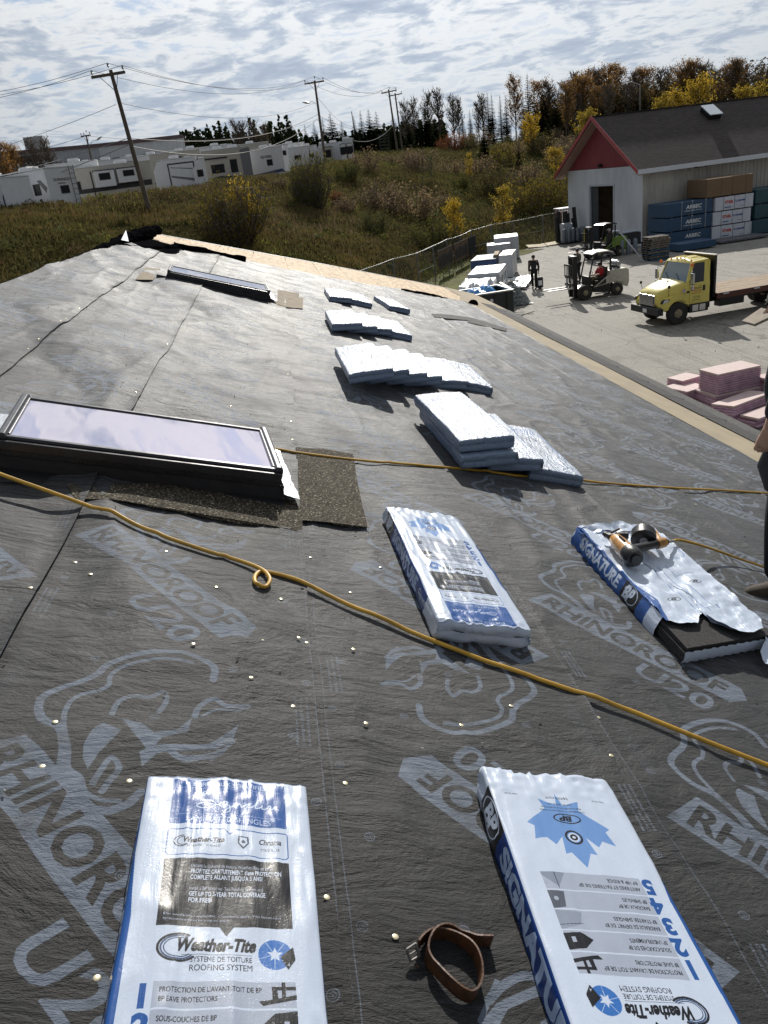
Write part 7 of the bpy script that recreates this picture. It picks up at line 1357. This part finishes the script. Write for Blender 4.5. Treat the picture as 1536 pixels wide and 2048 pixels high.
def deciduous(seed,h=10.,w=3.6,n=1500,leaf='orange',size=.22,bare=.5,low=.25,bark=BARK,nb=34):
    rng=np.random.default_rng(seed); paths=[]; C=[]
    for k in range(nb):
        z0=h*rng.uniform(low,.92); a=rng.uniform(0,6.28); L_=w*.5*(1.15-abs(z0/h-.5)*1.1)*rng.uniform(.6,1.1); rise=L_*rng.uniform(.8,1.6); p0=np.array([0,0,z0]); p1=p0+np.array([math.cos(a)*L_*.5,math.sin(a)*L_*.5,rise*.5]); p2=p0+np.array([math.cos(a)*L_,math.sin(a)*L_,min(rise,h*1.05-z0)])
        paths.append([p0,p1,p2])
        for q in range(4):
            b0=p1+(p2-p1)*rng.uniform(-.4,.9); b1=b0+rng.normal(size=3)*L_*.22+np.array([0,0,L_*.3]); paths.append([b0,b1]); C.append(b0);C.append(b1)
        C+= [p1,p2,(p1+p2)/2]
    C=np.array(C); idx=rng.integers(0,len(C),n); keep=C[idx]+rng.normal(size=(n,3))*w*.065
    V,Fc=leaves(keep,size,rng); cm_=fast_mesh(V,Fc,'crown'); cm_.materials.append(LM[leaf])
    m=twigs(paths,h*.006); m.tube([(0,0,-.4),(h*.01,0,h*.45),(0,h*.008,h*.98)],[h*.015,h*.010,h*.003],6); tm=mesh_from(m.v,m.f,'trunk'); tm.materials.append(bark); return cm_,tm
def spruce(seed,h=10.,w=3.4,n=22,dens=1.,sparse=0.):
    rng=np.random.default_rng(seed); Cs=[]; V=[];Fc=[]; b=0
    tiers=n
    for t_ in range(tiers):
        z=h*(.06+.93*(t_/tiers)**.92); R_=w*.5*(1-(t_/tiers))**.85*rng.uniform(.8,1.15)+.06; nb=int((10 if t_<tiers*.7 else 7)*dens)
        for k in range(nb):
            if rng.random()<sparse: continue
            a=rng.uniform(0,6.28); L_=R_*rng.uniform(.75,1.15); dz=-.22*L_; d=np.array([math.cos(a),math.sin(a),0]); s=np.array([-math.sin(a),math.cos(a),0])
            for q in range(5):
                f0=q/5;f1=(q+1.25)/5; c0=np.array([0,0,z])+d*L_*f0+np.array([0,0,dz*f0+.12*L_*f0*f0]); c1=np.array([0,0,z])+d*L_*f1+np.array([0,0,dz*f1+.12*L_*f1*f1]); wd=max(.10,L_*.30)*(1-.5*f0)*rng.uniform(.6,1.3)
                V+= [c0-s*wd*.25,c1-s*wd+np.array([0,0,-.06*L_]),c1+d*.03,c1+s*wd+np.array([0,0,-.06*L_])]; Fc.append((b,b+1,b+2,b+3)); b+=4
                V+= [c0,c1+s*wd*.3-np.array([0,0,wd*.9]),c1+s*.02,c0+s*.02]; Fc.append((b,b+1,b+2,b+3)); b+=4
    cm_=fast_mesh(np.array(V),np.array(Fc),'crown'); cm_.materials.append(LM['spruce']); m=M(); m.tube([(0,0,-.4),(0,0,h*.6),(0,0,h*1.0)],[h*.014,h*.007,.01],6); tm=mesh_from(m.v,m.f,'trunk'); tm.materials.append(BARK); return cm_,tm
def bush(seed,h=3.,w=3.4,n=2200,leaf='mix',size=.13,stems=60,leaf2=None,f2=.3):
    rng=np.random.default_rng(seed); paths=[];C=[]
    for k in range(stems):
        a=rng.uniform(0,6.28); sp=rng.uniform(.05,1)**.6; top=np.array([math.cos(a)*sp*w*.5,math.sin(a)*sp*w*.5,h*(1-.35*sp**2)*rng.uniform(.7,1.1)]); b0=np.array([top[0]*.15,top[1]*.15,-.3]); mid=(b0+top)/2+np.array([top[0]*.12,top[1]*.12,0]); paths.append([b0,mid,top]); 
        for q in range(3): e=mid+(top-mid)*rng.uniform(-.3,.8); paths.append([e,e+rng.normal(size=3)*w*.07+np.array([0,0,h*.10])])
        C.append(((mid,top)))
    idx=rng.integers(0,len(C),n); tt_=rng.uniform(-.5,1.08,n)**1; P=np.array([C[i][0]+(C[i][1]-C[i][0])*t_ for i,t_ in zip(idx,tt_)])+rng.normal(size=(n,3))*w*.045; P=P[P[:,2]>.05]
    V,Fc=leaves(P,size,rng); cm_=fast_mesh(V,Fc,'crown'); cm_.materials.append(LM[leaf]); m=twigs(paths,.022*w/3); tm=mesh_from(m.v,m.f,'stems'); tm.materials.append(BARK); return cm_,tm
TPL={}
for s_ in range(3):
    TPL['spruce%d'%s_]=spruce(100+s_,10,[3.6,3.0,4.2][s_],[32,34,30][s_],[2.2,2.0,2.2][s_]); TPL['thin%d'%s_]=spruce(130+s_,10,[2.3,2.6,2.1][s_],36,1.9,.06)
    TPL['orange%d'%s_]=deciduous(200+s_,10,[4.0,3.4,4.4][s_],[2600,2200,3200][s_],'orange',.20,nb=60,low=.22); TPL['bare%d'%s_]=deciduous(230+s_,10,[3.2,3.8,2.8][s_],[700,900,500][s_],'tan',.13,nb=80,low=.3,bark=BARK)
    TPL['yellow%d'%s_]=deciduous(260+s_,5,[2.6,2.9,2.3][s_],[3000,2600,2300][s_],'yellow',.145,low=.12,nb=30); TPL['sparse%d'%s_]=deciduous(290+s_,5,[2.4,2.8,2.2][s_],[700,900,800][s_],'green',.10,low=.15,nb=34)
    TPL['bush%d'%s_]=bush(320+s_,2.,2.6,[1900,2000,1300][s_],['olive','mix','tan'][s_],.11,44)
TPL['bigbush']=bush(400,4.,4.6,7000,'mix',.10,150); TPL['bigbush2']=bush(401,4.4,3.8,4200,'green',.10,150); TPL['bigyellow']=bush(402,2.2,2.4,3000,'yellow',.09,50); TPL['redbush']=bush(403,2.,2.8,2600,'red',.10,60); TPL['brownbush']=bush(404,2.,2.8,1600,'tan',.10,90)
HT={'spruce':10,'thin':10,'orange':10,'bare':10,'yellow':5,'sparse':5,'bush':2,'bigbush':4,'bigbush2':4.4,'bigyellow':2.2,'redbush':2,'brownbush':2}
def plant(tp,px,d,topy=None,h=None,label='',cat_='tree',group=None,rz=None,wx=1.,name=None,sink=.15):
    x,y,z=pos(px,d); key=tp.rstrip('012') if tp[:-1] in HT and tp not in HT else tp
    if h is None:
        lo,hi=.3,40.
        for _ in range(30):
            mid=(lo+hi)/2
            if proj((x,y,z+mid))[1]>topy: lo=mid
            else: hi=mid
        h=lo
    k=h/HT[key]; nm=name or {'spruce':'spruce_tree','thin':'spruce_tree','orange':'autumn_tree','bare':'bare_tree','yellow':'birch_tree','sparse':'young_tree'}.get(key,'bush'); r=empty(nm,(x,y,z-sink),random.uniform(0,6.28) if rz is None else rz,label,cat_,group); r.scale=(k*wx,k*wx,k)
    c,t_=TPL[tp]; o=link(c,'crown',None,r); o=link(t_,'trunk' if cat_=='tree' else 'stems',None,r); return r
def place_word(px):
    return 'behind the trailers' if px<700 else ('beyond the grass slope' if px<960 else ('at the left end of the forest' if px<1090 else 'in the forest behind the warehouse'))
SG='dark spruces along the skyline'; 
for i,(px,ty,d,tp,wx) in enumerate([(465,243,150,'spruce1',.8),(572,247,150,'spruce0',1.1),(601,240,152,'spruce2',1.1),(627,245,150,'spruce1',1),(645,240,154,'spruce0',1),(663,232,158,'spruce1',.9),(679,222,150,'spruce2',1.2),(699,238,156,'spruce0',1),(724,228,158,'spruce1',1),(738,217,150,'spruce1',1),(754,214,152,'spruce0',1.1),(768,219,158,'spruce2',1),(800,222,160,'spruce0',1),(828,232,152,'spruce0',.9),(848,222,154,'spruce2',1),(862,210,150,'spruce2',1.2),(880,230,156,'spruce0',1),(903,248,160,'spruce1',1),(934,217,156,'thin0',1),(949,216,154,'spruce1',.8),(985,180,158,'thin1',1),(993,184,160,'thin0',1),(1009,187,156,'thin2',1.1),(1020,187,158,'spruce1',.7),(1063,143,158,'thin0',1),(1053,186,154,'spruce1',.9),(1075,190,156,'spruce0',.8)]):
    plant(tp,px,d,ty,label='%s dark spruce, number-%s shape on the skyline' %('tall','x'),group=SG,wx=wx)['label']='dark pointed spruce on the skyline, '+['just left of centre above the trailers','first left of the street lamp pole','second beside the street lamp pole','behind the street lamp pole foot','right behind the street lamp pole','small one right of the street lamp pole','broad one right of the street lamp pole','between the two broad ones','left shoulder of the twin tops','directly left of the twin tops','right of the twin tops left of the pole pair','close left of the pole pair','directly behind the pole pair','short one right of the pole pair','left flank of the broadest mid cluster','broadest mid cluster top','right flank of the mid cluster','low one right of the mid cluster','sparse one above the rust bush','solid one above the rust bush','sparse left one of the open row','sparse second one of the open row','sparse third one of the open row','narrow fourth one of the open row','tallest sparse one with a knotted tip','short one left under the tallest','short one right under the tallest'][i]
for i,(px,ty,d,tp) in enumerate([(825,202,168,'bare0'),(840,200,170,'bare1'),(869,184,166,'bare0'),(889,178,168,'bare2'),(917,192,166,'bare1'),(927,197,168,'bare2'),(965,203,170,'bare0'),(974,188,170,'bare2'),(1037,153,160,'orange1'),(493,242,175,'bare1'),(505,243,176,'bare2'),(525,240,178,'bare0'),(545,250,180,'bare1')]):
    plant(tp,px,d,ty,group='leafless birches on the skyline',wx=.85,label=['pale leafless birch right of the pole pair','second pale leafless birch right of the pole pair','tall leafless birch above the mid spruce cluster','tallest leafless birch above the mid spruce cluster','leafless birch left of the rust bush top','leafless birch over the rust bush','thin leafless birch left of the open spruce row','second thin leafless birch at the open spruce row','lone golden-topped slim birch beside the tallest spruce','leafless tree left behind the trailers','second leafless tree behind the trailers','third leafless tree behind the trailers','low leafless tree behind the lettered trailer'][i])
# forest behind the warehouse
_seen={}
def uniq(l):
    _seen[l]=_seen.get(l,0)+1; n=_seen[l]; return l if n==1 else l+['',', further right',', third from left',', fourth from left',', fifth from left'][min(n-1,4)]
rngf=np.random.default_rng(5); tops=lambda px: float(np.interp(px,[1080,1110,1160,1240,1320,1380,1420,1450,1500,1560,1620],[158,146,140,132,128,112,128,120,126,122,120])); cnt=0
COLW={'orange':'orange-brown','bare':'leafless grey','spruce':'dark pointed','thin':'sparse dark'}
pxs=np.r_[np.linspace(1085,1600,46),np.linspace(1092,1590,40)]
for i,px in enumerate(pxs):
    row=0 if i<46 else 1; px=px+rngf.uniform(-5,5); kind=['orange','bare','spruce','orange','bare','orange','spruce','bare','thin','orange'][rngf.integers(0,10)]; 
    if row: kind=['spruce','spruce','orange','spruce','bare'][rngf.integers(0,5)]
    ty=tops(px)+(rngf.uniform(-3,22) if kind!='spruce' else rngf.uniform(10,38))+(rngf.uniform(22,50) if row else 0); v_=int(rngf.integers(0,3)); d=rngf.uniform(152,170)-(10 if row else 0)
    near=['by the tallest spruce','left of the street lamp','above the roof peak','right of the roof peak','over the roof skylight','right of the roof skylight','near the right picture edge','at the right picture edge'][min(7,int((px-1080)/62))] 
    plant(kind+str(v_),px,d,ty,label=uniq('%s %s tree, %s row, %s'%(['broad','slim','tall'][v_],COLW[kind],'front' if row else 'rear',near)),group='forest trees behind the warehouse',wx=1.22 if kind!='spruce' else 1.15)
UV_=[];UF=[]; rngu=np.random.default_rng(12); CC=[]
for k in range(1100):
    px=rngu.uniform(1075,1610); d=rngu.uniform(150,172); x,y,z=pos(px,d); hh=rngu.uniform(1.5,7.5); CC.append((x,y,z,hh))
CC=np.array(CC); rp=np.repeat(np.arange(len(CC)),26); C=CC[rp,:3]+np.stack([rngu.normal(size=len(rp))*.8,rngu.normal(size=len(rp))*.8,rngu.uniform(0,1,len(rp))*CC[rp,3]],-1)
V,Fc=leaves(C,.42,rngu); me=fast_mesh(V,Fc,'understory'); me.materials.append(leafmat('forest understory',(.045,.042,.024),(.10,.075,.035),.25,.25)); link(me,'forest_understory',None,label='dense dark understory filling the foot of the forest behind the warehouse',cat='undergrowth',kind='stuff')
# nearer trees on the hillside
for tp,px,d,ty,wx,lb in [('spruce0',842,132,291,1.0,'small dark spruce at the lawn edge right of the pole pair'),('spruce2',973,118,254,1.1,'mid-size green spruce standing on the brushy slope below the open row'),('spruce1',1040,108,284,.9,'shaded narrow spruce mid-slope left of the orange round birch'),('spruce0',1098,126,238,1.5,'broad dark spruce right of the bright yellow birch'),('yellow2',941,100,309,.75,'slim bright yellow birch alone in the middle of the brushy slope'),('yellow0',1066,122,232,1.0,'bright yellow birch high on the slope left of the broad dark spruce'),('yellow1',1113,104,297,1.35,'round orange-yellow birch just left of the red gable'),('yellow0',903,66,403,1.0,'golden young birch behind the fence, left one of the two'),('yellow2',1004,72,376,1.2,'golden young birch behind the fence, right one of the two'),('sparse1',955,74,408,.9,'thin olive young tree between the two golden birches'),('sparse0',866,90,310,.9,'tall thin olive young tree mid-slope'),('sparse1',846,86,350,.9,'pale green young tree below the tall thin one'),('sparse2',790,80,374,1.0,'brownish thin young tree lower left on the slope'),('sparse2',1010,100,312,1.0,'thin yellowing young tree above the right golden birch'),('sparse0',1035,92,352,1.0,'thin leafy young tree behind the right golden birch'),('yellow1',1172,118,226,1.1,'yellow-green young tree touching the left roof slope of the warehouse'),('sparse1',1065,112,330,1.1,'olive young tree in shade left of the round orange-yellow birch')]:
    plant(tp,px,d,ty,label=lb,wx=wx,group='young trees on the brushy slope')
for tp,px,d,ty,wx,lb in [('yellow1',1322,120,197,1.0,'yellow-orange tree crown behind the warehouse ridge, leftmost of three'),('yellow0',1352,121,186,1.0,'orange-yellow tree crown behind the warehouse ridge, middle one'),('yellow1',1388,120,163,.95,'bright yellow tree crown behind the warehouse ridge near the roof skylight'),('yellow2',1475,122,180,1.2,'low orange crown behind the warehouse ridge right of the roof skylight'),('yellow0',1505,124,174,1.0,'low orange crown at the right end of the warehouse ridge')]:
    plant(tp,px,d,ty,label=lb,wx=wx,group='bright crowns behind the warehouse ridge')
plant('bigbush',458,50,350,wx=1.15,label='large yellow-green willow bush on the slope behind the bare boards, biggest bush in view',cat_='bush',rz=.4)
plant('bigyellow',478,51.5,346,wx=.55,label='bright yellow shoots at the top right of the large willow bush',cat_='bush')
plant('bigbush2',627,70,296,wx=1.0,label='tall twiggy green bush in front of the trailers beside the street lamp pole',cat_='bush',rz=1.)
plant('bigbush2',600,71,330,wx=.9,label='lower twiggy bush at the left flank of the tall one',cat_='bush')
plant('redbush',668,74,378,wx=.9,label='small rust-red bush right of the tall twiggy bush',cat_='bush')
plant('redbush',911,132,263,wx=1.25,label='round rust-brown bush beside the lawn beyond the slope',cat_='bush'); plant('bush0',946,130,268,wx=1.1,label='light green bush right of the round rust-brown one',cat_='bush')
plant('brownbush',525,78,345,wx=1.6,label='low brown twiggy thicket between the willow bush and the trailers',cat_='bush'); plant('brownbush',560,76,352,wx=1.5,label='brown thicket behind the bare board strip, right of the first thicket',cat_='bush')
for k,(px,d,ty,tp) in enumerate([(18,112,288,'orange2'),(45,116,290,'orange0'),(85,118,280,'bare1'),(112,120,276,'bare0'),(5,114,300,'orange1'),(62,118,296,'spruce0')]): plant(tp,px,d,ty,label=['reddish autumn tree at the far left edge','orange-brown tree second from the far left edge','thin yellowish tree left of the lettered building sign','second thin yellowish tree left of the lettered building sign','low orange tree cut by the left edge','small dark spruce between the left autumn trees'][k],group='trees at the far left')
rngb=np.random.default_rng(9)
words=['low','ragged','rounded','twiggy','spreading','scrubby','stunted','leaning']
BL=[(px,d) for px,d in [(700,84),(735,92),(760,74),(820,72),(842,98),(880,78),(900,104),(925,90),(960,102),(985,88),(1000,118),(1030,118),(1055,96),(1085,90),(1105,82),(1120,110),(1080,120),(1140,120),(1050,80),(985,66),(930,64),(860,62),(740,62),(690,70),(1010,108),(1150,135),(1110,140),(1060,138),(1020,140),(965,138),(820,110),(780,104)]]
for i,(px,d) in enumerate(BL): 
    v_=int(rngb.integers(0,3)); plant('bush%d'%v_,px,d,h=rngb.uniform(1.5,3.2),wx=1.25,label=uniq('%s %s shrub %s, %s'%(words[i%8],['olive','yellowing','tan'][v_],['near the fence','mid slope','high slope'][0 if d<80 else (1 if d<110 else 2)],'left of the thin young tree' if px<860 else ('left of the slim yellow birch' if px<940 else ('left of the round orange birch' if px<1090 else 'near the warehouse gable')))),cat_='bush',group='shrubs scattered on the hillside')
# ground cover of the slope: clumps nobody could count
def cover(name,N,mt_,size,hh,seed,label,per=10,azr=(-22,24),dr=(30,150),dens=None,up=.7):
    rng=np.random.default_rng(seed); a=np.radians(rng.uniform(*azr,N)); d=np.sqrt(rng.uniform(dr[0]**2,dr[1]**2,N)); x=d*np.sin(a); y=d*np.cos(a); s=(y-yline(x))*.72
    k=(s>.3)&(fbm(x/6,y/6,seed,3)>(-2. if dens is None else dens)); x=x[k];y=y[k]; z=ter(x,y); hs=hh*np.where((x<7)&(np.hypot(x,y)>50),.45,1.)*(.5+np.clip(fbm(x/4,y/4,seed+3,3)+.5,0,1.4)); sp=size*2.2
    rp=np.repeat(np.arange(len(x)),per); C=np.stack([x[rp]+rng.normal(size=len(rp))*sp,y[rp]+rng.normal(size=len(rp))*sp,z[rp]+rng.uniform(0,1,len(rp))*hs[rp]],-1)
    V,Fc=leaves(C,size,rng,up=0,asp=.5); me=fast_mesh(V,Fc,name); me.materials.append(mt_); return link(me,name,None,label=label,cat='ground cover',kind='stuff')
cover('brush_cover',15000,LM['olive'],.17,.55,41,'dark olive low brush covering the hillside',per=12)
cover('brush_cover',6500,LM['green'],.15,.5,42,'lighter green leafy brush patches on the hillside',per=12,dens=.0)
cover('brush_cover',9000,leafmat('brown dead brush',(.11,.078,.045),(.16,.115,.065),.2),.17,.55,43,'brown dead brush patches on the hillside',per=12,dens=.0)
def scrub(N,mt_,seed,label,per=70,size=.13,rr=(.35,1.0),azr=(-22,24),dr=(33,145)):
    rng=np.random.default_rng(seed); a=np.radians(rng.uniform(*azr,N)); d=np.sqrt(rng.uniform(dr[0]**2,dr[1]**2,N)); x=d*np.sin(a); y=d*np.cos(a); k=((y-yline(x))*.72>.8)&(fbm(x/11,y/11,seed,2)>-.15)&~((x<9)&(d>50)&(rng.random(N)<.6)); x=x[k];y=y[k]; z=ter(x,y); R=rng.uniform(*rr,len(x)); R=np.where((x<9)&(np.hypot(x,y)>50),R*.5,R)
    rp=np.repeat(np.arange(len(x)),per); v=rng.normal(size=(len(rp),3)); v/=np.linalg.norm(v,axis=1)[:,None]; v[:,2]=np.abs(v[:,2]); q=rng.uniform(.35,1.05,len(rp))[:,None]; C=np.stack([x[rp],y[rp],z[rp]],-1)+v*q*R[rp][:,None]*np.array([1.15,1.15,.95])
    V,Fc=leaves(C,size,rng); me=fast_mesh(V,Fc,'scrub'); me.materials.append(mt_); return link(me,'low_scrub',None,label=label,cat='scrub',kind='stuff')
scrub(620,LM['olive'],61,'dark olive low shrubs crowded over the hillside'); scrub(420,leafmat('grey green scrub',(.18,.19,.10),(.12,.135,.065),.3,.6),62,'grey-green low shrubs crowded over the hillside'); scrub(420,leafmat('russet scrub',(.17,.10,.05),(.13,.09,.055),.3,.6),63,'russet and brown low shrubs crowded over the hillside'); scrub(160,leafmat('gold scrub',(.30,.20,.04),(.18,.14,.04),.4,.6),64,'yellowing low shrubs dotted over the hillside',per=60,size=.11,rr=(.3,.7))
# dry grass: thin upright blades
def grass(N,azr,dr,h,seed,label,c1,c2,cond=.3):
    rng=np.random.default_rng(seed); a=np.radians(rng.uniform(*azr,N)); d=np.sqrt(rng.uniform(dr[0]**2,dr[1]**2,N)); x=d*np.sin(a); y=d*np.cos(a); s=(y-yline(x))*.72; k=(s>cond)&(fbm(x/5,y/5,seed,3)>-.75); x=x[k];y=y[k]; z=ter(x,y); n=len(x)
    hh=h*rng.uniform(.5,1.3,n); w_=.035; t_=rng.uniform(0,3.14,n); dx=np.cos(t_)*w_; dy=np.sin(t_)*w_; lx=rng.normal(size=n)*.18*hh; ly_=rng.normal(size=n)*.18*hh
    V=np.stack([np.stack([x-dx,y-dy,z],-1),np.stack([x+dx,y+dy,z],-1),np.stack([x+lx,y+ly_,z+hh],-1)],1).reshape(-1,3); me=fast_mesh(V,np.arange(3*n).reshape(n,3),'grass',nv=3); me.materials.append(leafmat('dry grass '+str(seed),c1,c2,.3,.3)); return link(me,'grass',None,label=label,cat='grass',kind='stuff')
grass(60000,(-24,10),(28,58),.32,51,'dry yellow-brown grass on the bank below the trailers',(.21,.15,.06),(.13,.115,.045))
grass(50000,(-2,26),(60,150),.40,52,'dry grass and weeds over the far slope',(.20,.155,.07),(.15,.13,.055))
grass(20000,(-20,8),(53,100),.38,53,'tall pale weeds along the edge of the trailer lot',(.24,.17,.10),(.16,.11,.07))
grass(14000,(6,20),(40,62),.14,54,'short green grass on the verge inside the fence',(.13,.15,.03),(.10,.11,.03),-2.2)
# far treeline as one mass
rng=np.random.default_rng(77); C=[]
for k in range(900):
    px=rng.uniform(230,900); d=rng.uniform(185,215); x,y,z=pos(px,d); h=rng.uniform(6,10.5)*(1.0 if px<620 else .8)+(2.0 if 380<px<600 else 0); w_=rng.uniform(1.0,1.9); z=z-1
    t_=rng.uniform(0,1,46)**.8; a=rng.uniform(0,6.28,46); rr=w_*(1-t_)*rng.uniform(.3,1.1,46); C.append(np.stack([x+rr*np.cos(a),y+rr*np.sin(a),z+h*t_],-1))
V,Fc=leaves(np.concatenate(C),.85,rng,asp=.8); me=fast_mesh(V,Fc,'treeline'); me.materials.append(LM['spruce']); link(me,'distant_treeline',None,label='far dark conifer treeline along the horizon behind the trailers',cat='treeline',kind='stuff')
# ================================================================== ROOFER AT THE RIGHT EDGE
def wpt(px,py,y): d=ray(px,py); return d*(y/d[1])
foot=wpt(1560,1212,3.02); root=np.array([foot[0],foot[1],RP((foot[0]+H*math.sin(TH))/math.cos(TH),0,0)[2]]); 
def J_(px,py,y): q=wpt(px,py,y)-root; return (float(q[0]),float(q[1]),float(q[2]))
zf=lambda p,dz: (p[0],p[1],dz)
anL=J_(1552,1185,3.0); anR=J_(1615,1130,3.4)
wk=person(tuple(root),0,{'pel':J_(1612,900,3.36),'chest':J_(1608,745,3.34),'neck':J_(1604,672,3.32),'head':J_(1580,610,3.30),'top':J_(1572,576,3.30),'shL':J_(1596,700,3.12),'shR':J_(1605,690,3.55),'elL':J_(1572,775,3.08),'elR':J_(1590,800,3.6),'haL':J_(1542,850,3.10),'haR':J_(1560,860,3.5),'hiL':J_(1588,925,3.2),'hiR':J_(1630,915,3.5),'knL':J_(1560,1040,3.08),'knR':J_(1620,1020,3.45),'anL':(anL[0],anL[1],.10),'anR':(anR[0],anR[1],anR[2])},DSH,DPN,'roofer in black clothes with olive cap standing at the right edge of the picture',shoe=mat('brown suede boot',(.040,.028,.018),.85,var=.4,vs=20),hat=mat('olive camouflage cap',(.07,.075,.05),.85,var=.5,vs=18),group=None,brim=mat('tan cap brim',(.30,.25,.19),.85,var=.2,vs=20),drop=rad(22))
m=M(); a=Vector(J_(1556,930,3.12)); m.tube([a+Vector((0,0,.12)),a,a-Vector((0,0,.12))],[.05,.09,.05],10); m.build('tool_pouch',BLK,wk,smooth=True)
# ================================================================== SMALL LITTER IN THE YARD
rng=np.random.default_rng(31); n=600; x=rng.uniform(7,34,n); y=rng.uniform(16,62,n); k=y<yline(x)-2; x=x[k];y=y[k]; C=np.stack([x,y,np.full(len(x),ZY+.02)],-1)
V,Fc=leaves(C,.045,rng,asp=.7); me=fast_mesh(V,Fc,'litter'); me.materials.append(mat('pale stones and litter',(.33,.31,.28),.8,var=.6,vs=3)); link(me,'yard_litter',None,label='scattered pale stones and scraps on the yard asphalt',cat='litter',kind='stuff')
# loose granules and scraps on the roof
n=900; s_=rng.uniform(-2,4.4,n); y_=rng.uniform(.8,13,n); P=np.array([RP(a,b_,.016+float(hf(a,b_))) for a,b_ in zip(s_,y_)]); V,Fc=leaves(P,.009,rng,asp=.6); me=fast_mesh(V,Fc,'scraps'); me.materials.append(mat('pale granule scraps',(.35,.32,.27),.8,var=.6,vs=5)); link(me,'roof_scraps',None,label='tiny scraps and granules scattered over the underlayment',cat='scraps',kind='stuff')
